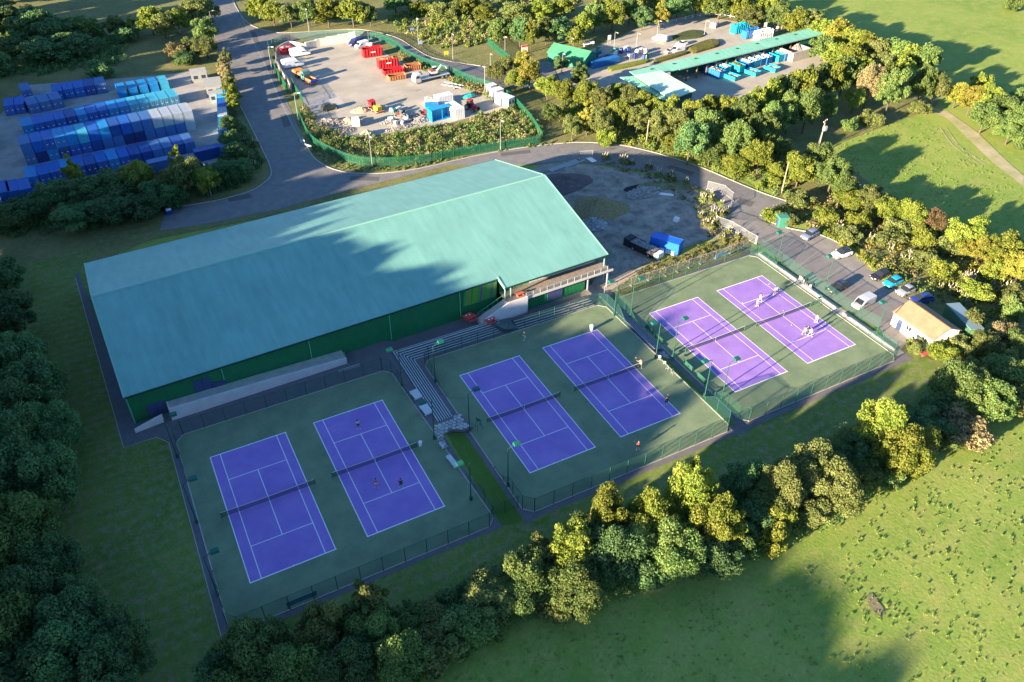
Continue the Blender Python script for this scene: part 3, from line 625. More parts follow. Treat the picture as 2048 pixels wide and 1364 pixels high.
# ================================================================ floodlights
M_LAMPG = mat('floodlight_green', (.01, .11, .08), .45); M_LENS = mat('lamp_glass', (.55, .58, .55), .2)
def floodlight(dark):
    t = thing('floodlight', 'x', 'floodlight', group='green floodlights round the tennis courts')
    MB().tube((0, 0, -1.0), (0, 0, 7.6), .10, .06, n=8).build('pole', M_FPOST, t)
    MB().box((0, 0, .35), (.34, .34, .7)).build('control_box', M_FPOST, t)
    MB().tube((0, 0, 7.45), (.95, 0, 8.0), .05, n=6).build('arm', M_FPOST, t)
    h = MB().box((1.35, 0, 8.0), (1.0, .72, .34), taper=.86).build('lamp_head', M_LAMPG, t)
    MB().box((1.35, 0, 7.81), (.85, .6, .03)).build('lamp_glass', M_LENS, h)
    return remember(t)
FL = [((355, 915), (334, 850), (350, 845), 0, 'at the upper left corner of the bottom-left enclosure'), ((394, 1045), (365, 972), (382, 966), 0, 'halfway down the left side of the bottom-left enclosure'), ((436, 1191), (404, 1119), (425, 1112), 0, 'lowest on the left side of the bottom-left enclosure'),
      ((804, 772), (796, 703), (782, 704), 0, 'beside the upper right corner of the bottom-left enclosure'), ((869, 878), (862, 803), (848, 802), 0, 'standing on the pale stone patio, head over the white benches'), ((942, 1000), (937, 914), (924, 917), 0, 'in the grass strip below the patio, head over the grass'),
      ((871, 765), (865, 690), (876, 682), ZB, 'at the upper left corner of the middle enclosure'), ((939, 862), (935, 783), (948, 776), ZB, 'halfway down the left side of the middle enclosure by the patio corner'), ((1016, 973), (1015, 894), (1028, 888), ZB, 'low on the left side of the middle enclosure'),
      ((1228, 632), (1231, 569), (1222, 571), ZB, 'at the upper right corner of the middle enclosure'), ((1311, 717), (1318, 648), (1309, 649), ZB, 'halfway down the right side of the middle enclosure'), ((1409, 794), (1418, 737), (1407, 739), ZB, 'lowest on the right side of the middle enclosure'),
      ((1261, 634), (1267, 566), (1277, 561), ZC, 'at the upper left corner of the lilac court enclosure'), ((1345, 716), (1355, 642), (1365, 637), ZC, 'halfway down the left side of the lilac court enclosure'), ((1443, 799), (1456, 726), (1466, 724), ZC, 'lowest on the left side of the lilac court enclosure'),
      ((1552, 532), (1566, 471), (1559, 467), ZC, 'farthest of those by the car park fence'), ((1649, 580), (1665, 530), (1658, 532), ZC, 'in the middle of the car park fence'), ((1750, 674), (1775, 604), (1769, 604), ZC, 'nearest the white pavilion by the car park')]
f0 = floodlight(0)
for i, (b, t_, h, z, lb) in enumerate(FL):
    p = G(*b, z); rz = 0 if i in (6, 7, 8, 12, 13, 14) or i < 3 else math.pi
    lb = 'tall green floodlight %s' % lb
    if i == 0: f0.location = p; f0.rotation_euler = (0, 0, rz); f0['label'] = lb
    else: copy_thing(f0, lb, p, rz, 'green floodlights round the tennis courts')
# street lamps
M_LP = mat('lamp_post_grey', (.36, .37, .37), .5, metal=.3); M_LH = mat('lamp_head_white', (.62, .62, .60), .5)
def street_lamp(h=8., arm=1.):
    t = thing('street_lamp', 'x', 'street lamp', group='grey street lamps along the roads')
    MB().tube((0, 0, -.3), (0, 0, 1.4), .09, n=8).build('base', M_LP, t)
    MB().tube((0, 0, 1.4), (0, 0, h), .07, .05, n=8).build('pole', M_LP, t)
    MB().tube((0, 0, h-.05), (-arm, 0, h+.08), .04, n=6).build('arm', M_LP, t)
    MB().box((-arm-.25, 0, h+.08), (.75, .32, .16), taper=.7).build('lamp_head', M_LH, t)
    return remember(t)
s0 = street_lamp()
SL = [((423, 392), 90, 'leaning over the bushes beside the dead-end road left of the hall roof'), ((745, 335), 90, 'in the verge below the planted bank of the yard, left of two'), ((1001, 302), 90, 'in the verge below the planted bank of the yard, right of two'),
      ((430, 75), 190, 'by the main road at the very top left'), ((619, 68), 80, 'behind the white retaining wall at the top of the yard'), ((546, 150), 150, 'by the road at the corner of the green palisade fence'),
      ((598, 247), 150, 'beside the yard gate on the main road'), ((837, 88), 80, 'on the grass verge above the bend of the upper road'), ((906, 121), 80, 'on the bright green lawn by the upper road'),
      ((970, 188), 60, 'inside the yard fence by the white storage cabins'), ((981, 140), 80, 'short one on the far side of the road behind the cabins'), ((1010, 115), 80, 'in front of the dark trees near the red and white sign'),
      ((1124, 150), 80, 'half hidden by the dark bush by the green shed'), ((1141, 108), 90, 'behind the green shed roof'), ((1228, 96), 90, 'beside the small white sign at the recycling yard entrance'),
      ((1272, 98), 90, 'over the bins of the recycling yard'), ((1314, 72), 90, 'behind the parked white van in the recycling yard'), ((1408, 72), 90, 'at the tip of the planted island in the recycling yard'),
      ((1503, 52), 90, 'behind the blue skips at the back of the recycling yard'), ((1563, 58), 90, 'on the grass behind the green canopy roof')]
for i, (b, a, lb) in enumerate(SL):
    p = G(*b); lb = 'grey street lamp '+lb
    hs = .62 if i in (10, 13, 14, 15, 16, 17, 18, 19) else (1.0 if i < 10 else .8)
    if i == 0: o = s0; o.location = p; o.rotation_euler = (0, 0, R_(a)); o['label'] = lb
    else: o = copy_thing(s0, lb, p, R_(a), 'grey street lamps along the roads')
    o.scale = (1, 1, hs)
# telegraph poles and transformer pole
M_WOODP = mat('pole_wood', (.30, .25, .19), .9, var=.2, vscale=4)
def tele(loc, label, h=8.5, cross=True, box=False):
    t = thing('utility_pole', label, 'utility pole', loc)
    MB().tube((0, 0, -.3), (0, 0, h), .15, .11, n=8).build('pole', M_WOODP, t)
    if cross:
        c = MB().box((0, 0, h-.4), (1.9, .14, .14), R_(20)).build('crossarm', M_WOODP, t)
        for d in (-.85, 0, .85): MB().tube((d*math.cos(R_(20)), d*math.sin(R_(20)), h-.33), (d*math.cos(R_(20)), d*math.sin(R_(20)), h-.05), .06, .09, n=6).build('insulator', M_LH, c)
    if box:
        MB().box((.5, 0, h-2.2), (.8, .7, 1.1)).build('transformer', M_GALV, t)
        MB().tube((-3.6, -2.2, -.2), (0, 0, h-1.5), .03, n=4).build('stay_wire', M_GALV, t)
tele(G(1635, 304), 'wooden electricity pole with crossarm and transformer box at the edge of the small field', 8.2, True, True)
tele(G(1563, 386), 'plain pale pole in the bushes beside the end of the service road', 7.5, False)
tele(G(1292, 290), 'thin pale pole standing in the hedge above the bend of the service road', 6.5, False)
solo('marker_post', MB().box((0, 0, .9), (.2, .2, 1.8)), mat('post_orange', (.5, .16, .05), .7), 'short orange-brown marker post beside the electricity pole', 'post', loc=G(1645, 304))
# ================================================================ shipping containers
M_CORR = ribbed('container_navy', (.012, .065, .28), .5, 'Y', .28, .04)
BL = {'navy': M_CORR}
for n_, c in (('royal', (.010, .11, .45)), ('azure', (.012, .23, .55)), ('cyan', (.05, .38, .55)), ('silver', (.36, .42, .47)), ('slate', (.05, .15, .38)), ('dark', (.015, .035, .15))):
    BL[n_] = ribbed('container_'+n_, c, .5, 'Y', .28, .07)
M_BAR = mat('lock_bar', (.30, .27, .27), .5, metal=.2); M_CFR = mat('container_frame', (.012, .03, .13), .5)
def container(L_=6.06, W_=2.44, H_=2.59, bars=True, grp='blue shipping containers in the storage yard'):
    t = thing('shipping_container', 'x', 'container', group=grp)
    b = MB().box((0, L_/2, H_/2+.02), (W_-.08, L_-.12, H_-.12)).build('body', M_CORR, t)
    fr = MB()
    for sx in (-1, 1):
        for y in (.06, L_-.06): fr.box((sx*(W_/2-.07), y, H_/2), (.14, .12, H_))
        fr.box((sx*(W_/2-.05), L_/2, H_-.06), (.08, L_-.24, .1)); fr.box((sx*(W_/2-.05), L_/2, .08), (.08, L_-.24, .14))
    for y in (.06, L_-.06): fr.box((0, y, H_-.06), (W_-.28, .1, .12)); fr.box((0, y, .08), (W_-.28, .1, .14))
    fr.build('frame', M_CORR, t)
    for sx in (-1, 1):
        d = MB().box((sx*(W_-.3)/4, .045, H_/2), ((W_-.34)/2, .05, H_-.28)).build('door', M_CORR, t)
        if bars:
            for k in (-.24, .24): MB().tube((sx*(W_-.3)/4+k, -.01, .12), (sx*(W_-.3)/4+k, -.01, H_-.12), .03, n=5).build('lock_bar', M_BAR, d)
            MB().box((sx*(W_-.3)/4+.1*sx, -.03, H_*.52), (.36, .03, .2)).build('label_plate', M_LH, d)
    return remember(t)
c_bar = container(); c_pl = container(bars=False)
used = {c_bar.name: 0, c_pl.name: 0}
def put(proto, label, loc, rz, group=None, swap=None):
    if used[proto.name] == 0 and not swap:
        used[proto.name] = 1; proto.location = loc; proto.rotation_euler = (0, 0, rz); proto['label'] = label; return proto
    return copy_thing(proto, label, loc, rz, group or proto.get('group'), swap)
def crow(a, b, n, cols, z, where, plain=lambda i: False, zc=0.):
    A, B = Vector(a), Vector(b); d = (B-A); ang = math.atan2(d.y, d.x); w_ = d.length/n
    for i in range(n):
        p = A+d*((i+.5)/n); c = cols[i]; pr = c_pl if plain(i) else c_bar
        s = None if c == 'navy' else {'container_navy': BL[c]}
        tone = {'navy': 'navy', 'royal': 'royal blue', 'azure': 'bright blue', 'cyan': 'pale cyan', 'silver': 'silver-grey', 'slate': 'faded slate blue', 'dark': 'very dark blue'}[c]
        o = put(pr, '%s container, %s from the left %s' % (tone, ORD[i], where), (p.x, p.y, z), ang, None, s)
        o.scale = ((w_-.12)/2.44, .97, 1)
crow((-19.1, 192.4), (17.3, 194.6), 15, ['azure', 'royal', 'royal', 'azure', 'royal', 'navy', 'royal', 'azure', 'royal', 'navy', 'navy', 'slate', 'slate', 'navy', 'slate'], 0.05, 'in the front row', lambda i: i > 8)
crow((-19.0, 204.9), (19.7, 207.0), 16, ['slate', 'dark', 'azure', 'navy', 'royal', 'royal', 'navy', 'slate', 'slate', 'dark', 'dark', 'slate', 'slate', 'slate', 'slate', 'silver'], 0.05, 'on the bottom layer of the stacked row', lambda i: i > 5 or i == 1)
crow((-19.0, 204.9), (19.7, 207.0), 16, ['slate', 'royal', 'royal', 'azure', 'azure', 'cyan', 'royal', 'azure', 'navy', 'royal', 'slate', 'slate', 'silver', 'silver', 'silver', 'silver'], 2.66, 'on the top layer of the stacked row', lambda i: i > 3 or i < 2)
crow((-18.6, 222.6), (19.0, 225.3), 15, ['azure', 'royal', 'royal', 'royal', 'navy', 'azure', 'royal', 'royal', 'azure', 'azure', 'cyan', 'cyan', 'cyan', 'cyan', 'cyan'], 0.05, 'in the row behind the stacked one')
crow((-22.3, 238.3), (-17.4, 238.0), 2, ['royal', 'royal'], 0.05, 'of the pair at the far left')
crow((-16.8, 236.5), (-8.3, 237.6), 3, ['slate', 'slate', 'slate'], 0.05, 'in the short faded row with rusty doors')
crow((-10.5, 243.3), (3.0, 243.2), 5, ['royal', 'royal', 'royal', 'navy', 'slate'], 0.05, 'in the row beside the small units')
crow((-17.8, 247.6), (-15.2, 247.8), 1, ['slate'], 0.05, 'alone at the back of the yard')
c_sm = container(2.6, 2.2, 2.0, False, 'small low blue storage units at the back of the yard'); used[c_sm.name] = 0
for r_ in range(2):
    for i in range(5):
        put(c_sm, 'small low %s storage unit, %s from the left in the %s row' % ('cyan' if i > 3 else 'bright blue', ORD[i], ('front', 'back')[r_]), (6.3+i*2.75, 237.6+r_*3.3+i*.1, .05), R_(2), None, {'container_navy': BL['cyan' if i > 3 else 'azure']})
for o in [c for ch in COPYSRC[c_sm.name] for c in COPYSRC.get(ch.name, [])]+COPYSRC[c_sm.name]+[c_sm]: bpy.data.objects.remove(o)
RC = ['slate', 'azure', 'silver', 'azure', 'cyan']; RB = ['slate', 'azure', 'silver', 'royal', 'cyan']
A, B = Vector((22.9, 188.5)), Vector((30.2, 226.5)); d = (B-A)/6.2; ang = math.atan2(d.y, d.x)-math.pi/2
for i, c in enumerate(['slate', 'slate', 'azure', 'silver', 'royal', 'cyan']):
    p = A+d*i; put(c_pl, '%s container, %s from the bottom in the column along the road hedge' % ({'slate': 'slate blue', 'azure': 'turquoise blue', 'silver': 'pale grey', 'royal': 'royal blue', 'cyan': 'pale cyan'}[c], ORD[i]), (p.x, p.y, .05), ang, None, {'container_navy': BL[c]})
for i, (q, rz_) in enumerate((((60, 400), 4), ((36, 404), 4), ((18, 406), 4))):
    p = G(*q); put(c_pl, 'dark blue container, %s from the right below the left end of the storage yard' % ORD[i], (p.x, p.y, .05), R_(rz_), None, {'container_navy': BL['royal']})
p = G(392, 322); put(c_pl, 'low navy container lying lengthwise at the right end behind the roadside trees', (p.x, p.y, .05), R_(-86), None, {'container_navy': BL['navy']})
p = G(300, 345); put(c_pl, 'slate blue container half hidden behind the yellow-green roadside tree', (p.x, p.y, .05), R_(-86), None, {'container_navy': BL['slate']})
# site offices of the storage yard
M_OFF = mat('cabin_grey', (.27, .29, .28), .7, var=.06, vscale=2); M_OFFR = mat('cabin_roof', (.32, .32, .30), .8, var=.08, vscale=1)
def cabin(label, loc, rz, L_, W_, H_, m=M_OFF, mr=M_OFFR, win=2, name='site_cabin', cat='cabin', grp=None):
    t = thing(name, label, cat, loc, rz, grp)
    MB().box((0, 0, H_/2), (L_, W_, H_)).build('wall', m, t); MB().box((0, 0, H_+.06), (L_+.16, W_+.16, .12)).build('roof', mr, t)
    for i in range(win): MB().box((-L_/2+L_*(i+.5)/win, -W_/2-.02, H_*.58), (min(1.1, L_/win*.5), .06, .9)).build('window', M_GLASS, t)
    MB().box((-L_/2-.02, 0, H_*.42), (.06, .9, H_*.8)).build('door', M_DOORB, t)
    return t
p = G(430, 183); cabin('flat-roofed beige cabin beside the hedge at the top of the storage yard', (p.x, p.y, .05), R_(-8), 4.2, 7.0, 2.6)
p = G(435, 203); cabin('small grey cabin between the beige cabin and the column of containers', (p.x, p.y, .05), R_(-8), 3.6, 2.4, 2.5)
p = G(400, 160); cabin('pale grey shed with cluttered roof at the top right of the storage yard', (p.x, p.y, .05), R_(-5), 4.2, 4.0, 2.6)
p = G(-4, 285); cabin('pale grey block cut by the left edge of the photograph', (p.x-1.5, p.y-2, .05), R_(5), 3, 7.5, 2.6)
# ================================================================ vehicles
M_TYRE = mat('tyre_rubber', (.02, .02, .02), .9); M_HUB = mat('wheel_rim', (.45, .46, .47), .35, metal=.5)
M_CGL = mat('car_glass', (.02, .025, .03), .08, spec=.7); M_HL = mat('headlight_glass', (.75, .75, .72), .15); M_TL = mat('tail_light', (.45, .02, .02), .3)
M_PLAST = mat('black_plastic', (.025, .025, .028), .6); M_PLATE = mat('number_plate', (.7, .68, .45), .5)
def wheel(t, x, y, r=.32, w_=.22, name='wheel'):
    q = MB().tube((x, y-w_/2, r), (x, y+w_/2, r), r, n=14).build(name, M_TYRE, t)
    s = 1 if y > 0 else -1
    MB().tube((x, y+s*w_*.2, r), (x, y+s*(w_/2+.012), r), r*.62, n=10).build('rim', M_HUB, q)
def ringx(x, wb, wt, zb, zt, c=.09):
    return [(x, -wb+c, zb), (x, wb-c, zb), (x, wb, zb+c), (x, wb, zt-c), (x, wt-c, zt), (x, -wt+c, zt), (x, -wb, zt-c), (x, -wb, zb+c)]
def car(col, label, loc, rz, kind='hatch', group=None, sc=1., roofm=None):
    """front of the car looks along -x"""
    m = mat('car_paint_%s' % '_'.join('%02d' % int(c*99) for c in col), col, .28, spec=.6)
    t = thing('van' if kind == 'van' else 'parked_car', label, 'van' if kind == 'van' else 'car', loc, rz, group)
    if kind == 'van':
        b = [(-2.4, .80, .78, .35, .72), (-2.25, .90, .88, .28, .95), (-1.65, .93, .90, .24, 1.08), (-1.05, .94, .82, .24, 1.62), (-.75, .94, .80, .24, 1.88), (.2, .94, .82, .24, 1.92), (2.1, .94, .82, .24, 1.90), (2.3, .92, .78, .3, 1.78)]
        MB().loft([ringx(*q) for q in b]).build('body', m, t, smooth=False)
        MB().loft([[(-1.70, -.78, 1.10), (-1.70, .78, 1.10), (-1.73, .78, 1.12), (-1.73, -.78, 1.12)], [(-1.02, -.70, 1.66), (-1.02, .70, 1.66), (-1.06, .70, 1.70), (-1.06, -.70, 1.70)]]).build('windscreen', M_CGL, t)
        for s in (-1, 1):
            MB().loft([[(-1.2, s*.945, 1.05), (-.2, s*.945, 1.05), (-.2, s*.90, 1.55), (-.85, s*.90, 1.55)], [(-1.2, s*.96, 1.05), (-.2, s*.96, 1.05), (-.2, s*.915, 1.55), (-.85, s*.915, 1.55)]]).build('side_window', M_CGL, t)
            MB().box((-2.34, s*.62, .74), (.14, .3, .16)).build('headlight', M_HL, t); MB().box((2.31, s*.82, 1.0), (.06, .12, .5)).build('tail_light', M_TL, t)
            MB().box((-1.1, s*1.04, 1.15), (.12, .14, .2)).build('wing_mirror', M_PLAST, t)
        L_ = 4.7
    else:
        H_ = {'hatch': 1.46, 'suv': 1.66, 'estate': 1.5, 'small': 1.5}[kind]; k = H_/1.46; e = {'hatch': 0, 'suv': .1, 'estate': .25, 'small': -.35}[kind]
        b = [(-2.12, .66, .62, .38, .62), (-2.0, .82, .78, .26, .74*k), (-1.55, .88, .82, .22, .86*k), (-.85, .89, .83, .20, .93*k), (.6, .89, .84, .20, .96*k), (1.7+e, .88, .80, .22, .98*k), (1.98+e, .84, .74, .3, .92*k), (2.06+e, .74, .66, .4, .66)]
        MB().loft([ringx(*q) for q in b]).build('body', m, t)
        zr = H_; gb = .93*k
        MB().loft([ringx(-.95, .80, .78, gb-.06, gb-.0, .02), ringx(-.15, .80, .62, gb-.05, zr-.06, .05), ringx(.5, .80, .62, gb-.05, zr-.01, .05), ringx(1.35+e, .79, .60, gb-.05, zr-.07, .05), ringx(1.9+e, .76, .70, gb-.05, gb+.02, .02)]).build('glasshouse', M_CGL, t)
        MB().loft([[(x, -w_, z), (x, w_, z), (x, w_-.05, z+.045), (x, -w_+.05, z+.045)] for x, w_, z in ((-.2, .60, zr-.075), (.1, .62, zr-.035), (.6, .62, zr-.015), (1.1+e, .60, zr-.035), (1.42+e, .58, zr-.09))]).build('roof', roofm or m, t)
        for s in (-1, 1):
            for xx in (.38, 1.28+e): MB().loft([[(xx-.05, s*.80, gb-.03), (xx+.05, s*.80, gb-.03), (xx+.05, s*.83, gb-.03), (xx-.05, s*.83, gb-.03)], [(xx-.05, s*.60, zr-.07), (xx+.05, s*.60, zr-.07), (xx+.05, s*.635, zr-.05), (xx-.05, s*.635, zr-.05)]]).build('pillar', m, t)
            MB().box((-2.0, s*.62, .62*k), (.16, .3, .14), R_(-18*s)).build('headlight', M_HL, t); MB().box((2.0+e, s*.68, .78*k), (.1, .24, .16)).build('tail_light', M_TL, t)
            MB().box((-.7, s*.98, .98*k), (.12, .16, .12)).build('wing_mirror', m, t)
        MB().box((-2.13, 0, .48), (.05, 1.1, .14)).build('grille', M_PLAST, t)
        L_ = 4.2
    MB().box((-L_/2-.05, 0, .42), (.03, .5, .11)).build('number_plate', M_PLATE, t)
    for x in (-L_*.32, L_*.31):
        for s in (-1, 1): wheel(t, x, s*.80)
    t.scale = (sc, sc, sc); return t
def P2(a, b, z=None):
    """ground point and heading from the front pixel and the rear pixel"""
    A = G(*a, z); B = G(*b, z); d = B-A; return (A+B)/2, math.atan2(d.y, d.x)
ZP = ZC+.06
cars = [((1603, 482), (1634, 466), (.16, .20, .30), 'estate', 'slate blue estate car parked alone at the far end of the car park'),
        ((1664, 517), (1700, 507), (.72, .72, .72), 'suv', 'white car with a black roof panel, alone between the slate blue car and the rest'),
        ((1741, 561), (1778, 549), (.018, .018, .03), 'hatch', 'black car parked just left of the bright turquoise one'),
        ((1767, 576), (1802, 561), (.01, .36, .62), 'hatch', 'bright turquoise car between the black car and the silver one'),
        ((1794, 593), (1828, 578), (.27, .29, .31), 'small', 'silver hatchback to the right of the turquoise car'),
        ((1820, 606), (1862, 600), (.02, .04, .22), 'estate', 'dark blue car half hidden behind the orange roof of the white pavilion'),
        ((1655, 590), (1694, 568), (.035, .045, .06), 'estate', 'dark car parked against the tennis court fence')]
for i, (a, b, c, k, lb) in enumerate(cars):
    p, h = P2(a, b, ZP); car(c, lb, (p.x, p.y, ZP-.01), h, k, 'cars in the car park', roofm=M_CGL if i == 1 else None)
p, h = P2((1708, 619), (1742, 602), ZP); car((.42, .44, .46), 'silver van parked against the tennis court fence with a long shadow', (p.x, p.y, ZP), h, 'van', 'cars in the car park', 1.0)
# depot vehicles
p, h = P2((688, 220), (632, 218)); car((.03, .045, .03), 'dark car with a pale side panel alone near the yard gate', (p.x, p.y, .06), R_(180)+R_(4), 'suv', sc=1.05)
p, h = P2((620, 113), (582, 110)); car((.75, .76, .76), 'large white van parked beside the curved yard wall', (p.x, p.y, .06), math.pi+R_(2), 'van', sc=1.25)
p, h = P2((611, 136), (562, 132)); car((.68, .70, .72), 'white van with a ladder rack, behind the orange tipper', (p.x, p.y, .06), math.pi+R_(4), 'van', sc=1.3)
p, h = P2((612, 148), (570, 144)); 
p, h = P2((698, 92), (726, 88)); car((.02, .03, .16), 'dark blue van parked at the top of the yard', (p.x, p.y, .06), R_(20), 'van', sc=1.05)
p, h = P2((712, 97), (736, 92)); car((.78, .78, .78), 'small white van parked between the dark blue van and the red skips', (p.x, p.y, .06), R_(18), 'van', sc=.95)
# recycling yard cars
for a, b, c, k, lb, s_ in (((1310, 80), (1330, 84), (.78, .78, .78), 'van', 'white van parked by the grassy island of the recycling yard', 1.),
                        ((1345, 106), (1365, 101), (.78, .78, .76), 'van', 'white van with windows unloading beside the low hedge', 1.),
                        ((1355, 92), (1372, 89), (.62, .62, .62), 'hatch', 'small pale car above the unloading white van', .9),
                        ((1332, 108), (1345, 104), (.5, .45, .44), 'small', 'pale small car left of the unloading white van', .85)):
    p, h = P2(a, b); car(c, lb, (p.x, p.y, .06), h, k, sc=s_)
# skips -----------------------------------------------------------
M_RED = mat('skip_red', (.46, .022, .028), .5, var=.15, vscale=1.2); M_RUSTO = mat('rusty_orange', (.36, .15, .065), .8, var=.3, vscale=1.5)
M_SBLUE = mat('skip_blue', (.015, .13, .36), .5, var=.15, vscale=1.5); M_STEAL = mat('skip_turquoise', (.01, .33, .45), .5, var=.1, vscale=1.5)
M_TIMBER = mat('waste_timber', (.45, .38, .28), .9, var=.4, vscale=3); M_GARDEN = mat('garden_waste', (.16, .17, .05), .95, var=.4, vscale=3); M_JUNK = mat('mixed_waste', (.38, .36, .35), .8, vscale=2.2, col2=(.07, .08, .1)); M_CARD = mat('white_waste', (.7, .7, .68), .8, var=.2, vscale=2)
def skip(label, loc, rz, L_, W_, H_, m, fill=None, fl=.8, name='roll_on_skip', cat='skip', grp=None, ribs=True, inner=None, sign=False):
    t = thing(name, label, cat, loc, rz, grp); th = .1
    MB().box((0, 0, .2), (L_, W_, .12)).build('floor', m, t)
    for s in (-1, 1):
        w_ = MB().box((0, s*(W_/2-th/2), .26+(H_-.26)/2), (L_, th, H_-.26)).build('side', m, t)
        if ribs:
            for i in range(7): MB().box((-L_/2+L_*(i+.5)/7, s*(W_/2+.05), H_/2+.1), (.12, .1, H_-.3)).build('rib', m, w_)
        MB().box((0, s*(W_/2), H_+.02), (L_+.1, .16, .1)).build('top_rail', m, t)
        MB().box((s*(L_/2-th/2), 0, .26+(H_-.26)/2), (th, W_-2*th-.01, H_-.26)).build('end', m, t)
    if sign:
        for s in (-1,):
            MB().box((0, s*(W_/2+.12), H_*.62), (1.5, .03, .28)).build('sign_panel', M_CARD, t)
    if fill:
        r = random.Random(len(label)*7+label.count("e")); f_ = MB()
        f_.box((0, 0, H_*fl*.5+.15), (L_-.3, W_-.3, H_*fl-.1))
        for k in range(26): f_.box((r.uniform(-L_/2+.5, L_/2-.5), r.uniform(-W_/2+.4, W_/2-.4), H_*fl+.1+r.random()*.15), (r.uniform(.3, 1.1), r.uniform(.2, .7), r.uniform(.1, .4)), r.random()*3, r.uniform(-.4, .4))
        f_.build('load', fill, t)
    return t
for (q, lb, hgt) in (((745, 112), 'tall bright red skip with white lettering, farthest back in the yard', 2.5), ((776, 134), 'tall bright red skip with white lettering, next to the low open red one', 2.5)):
    p = G(*q); skip(lb, (p.x, p.y, .06), R_(-3), 6.0, 2.4, hgt, M_RED, M_RUSTO if 'low' in lb else None, .97, sign=True)
p = G(787, 147); skip('low open red skip with an orange-rusted rim in front of the tall red ones', (p.x, p.y, .06), R_(-3), 6.0, 2.4, 1.4, M_RED)
p = G(794, 158); skip('low rusty orange skip beside the grey lorry', (p.x, p.y, .06), R_(-2), 5.2, 2.3, 1.25, M_RUSTO)
p = G(826, 139); skip('rusty orange skip standing behind the lorry cab', (p.x, p.y, .06), R_(-2), 4.6, 2.3, 1.5, M_RUSTO)
p = G(588, 105); skip('old red crate-like trailer behind the large white van', (p.x-2.2, p.y+.4, .06), R_(0), 3.2, 2.2, 1.9, M_RED, M_JUNK, .8, name='crate_trailer', cat='trailer')
p = G(730, 103); solo('water_tank', MB().tube((0, 0, .1), (0, 0, 1.2), .6, n=12), M_CARD, 'small round white tank beside the far red skip', 'tank', loc=(p.x+3, p.y+3, 0.06))
# lorries ---------------------------------------------------------
def lorry(label, loc, rz, cabc, L_=7.5, load=None, name='lorry', bed='flat'):
    t = thing(name, label, 'lorry', loc, rz); mc = mat('cab_paint_%d' % int(cabc[0]*99), cabc, .35, spec=.5)
    x0 = -L_/2
    MB().loft([ringx(x0, 1.1, 1.08, .5, 1.4), ringx(x0+.12, 1.15, 1.1, .45, 2.0), ringx(x0+.5, 1.15, 1.05, .45, 2.75), ringx(x0+1.9, 1.15, 1.05, .45, 2.8)]).build('cab', mc, t)
    MB().loft([[(x0+.10, -1.0, 1.55), (x0+.10, 1.0, 1.55), (x0+.05, 1.0, 1.57), (x0+.05, -1.0, 1.57)], [(x0+.42, -.95, 2.45), (x0+.42, .95, 2.45), (x0+.37, .95, 2.48), (x0+.37, -.95, 2.48)]]).build('windscreen', M_CGL, t)
    for s in (-1, 1):
        MB().box((x0+.95, s*1.16, 1.95), (.8, .04, .7)).build('side_window', M_CGL, t); MB().box((x0+.0, s*.8, .8), (.08, .3, .2)).build('headlight', M_HL, t)
        MB().box((x0+.3, s*1.3, 2.0), (.12, .2, .5)).build('wing_mirror', M_PLAST, t)
    MB().box((x0+2.2+(L_-2.2)/2, 0, .8), (L_-2.1, .9, .3)).build('chassis', M_PLAST, t)
    if bed == 'flat': MB().box((x0+2.2+(L_-2.2)/2, 0, 1.05), (L_-2.2, 2.3, .16)).build('flatbed', M_GALV, t)
    for x in (x0+1.1, x0+L_-2.4, x0+L_-1.2):
        for s in (-1, 1): wheel(t, x, s*.95, .5, .32)
    return t
p, h = P2((822, 165), (902, 155)); lorry('grey-cabbed plant lorry carrying a white excavator in the yard', (p.x, p.y, .06), R_(4), (.40, .42, .45), 11.)
def excavator(label, loc, rz, c1, c2):
    t = thing('excavator', label, 'excavator', loc, rz)
    for s in (-1, 1): MB().box((0, s*.95, .35), (3.0, .45, .6)).build('track', M_PLAST, t)
    MB().box((.5, 0, 1.1), (2.4, 2.1, .8)).build('body', c1, t); MB().box((1.2, 0, 1.65), (1.1, 2.0, .4)).build('engine_cover', c2, t)
    c = MB().box((-.4, -.55, 1.95), (1.3, .9, 1.5), taper=.9).build('cab', c1, t); MB().box((-.4, -.55, 2.1), (1.34, .94, .75), taper=.93).build('cab_glass', M_CGL, c)
    MB().tube((-.9, .3, 1.3), (-2.6, .3, 3.0), .22, n=6).tube((-2.6, .3, 3.0), (-4.2, .3, 2.4), .18, n=6).build('boom', c1, t)
    MB().tube((-4.2, .3, 2.4), (-4.9, .3, 1.2), .15, n=6).build('dipper_arm', c1, t); MB().box((-4.8, .3, .95), (.7, .8, .6), ry=.4).build('bucket', M_PLAST, t)
    return t
e_ = excavator('white and red excavator loaded on the grey-cabbed lorry', (p.x+1.3, p.y+.4, 1.2), R_(180+4), mat('excavator_white', (.7, .68, .66), .5), mat('excavator_red', (.5, .04, .04), .5)); e_.scale = (.8, .8, .8)
p = G(606, 158); t = lorry('old tipper lorry with a flat orange load bed beside the yard wall', (p.x, p.y+.5, .06), R_(104), (.1, .2, .17), 6.5, bed='none')
MB().box((1.0, 0, 1.6), (4.4, 2.6, .5)).build('tipper_bed', M_RUSTO, t); MB().box((1.0, 0, 1.9), (4.2, 2.4, .15)).build('orange_cover', mat('orange_sheet', (.6, .22, .04), .7, var=.15, vscale=1.5), t)
p = G(623, 168); t = skip('orange tapering hopper with blue fittings near the yard gate', (p.x, p.y, .06), R_(110), 2.6, 1.9, 1.6, M_RUSTO, None, name='hopper', cat='hopper', ribs=False)
MB().box((-1.5, 0, 1.2), (.5, 2.3, .5)).build('blue_hydraulics', mat('hydraulic_blue', (.02, .06, .4), .5), t)
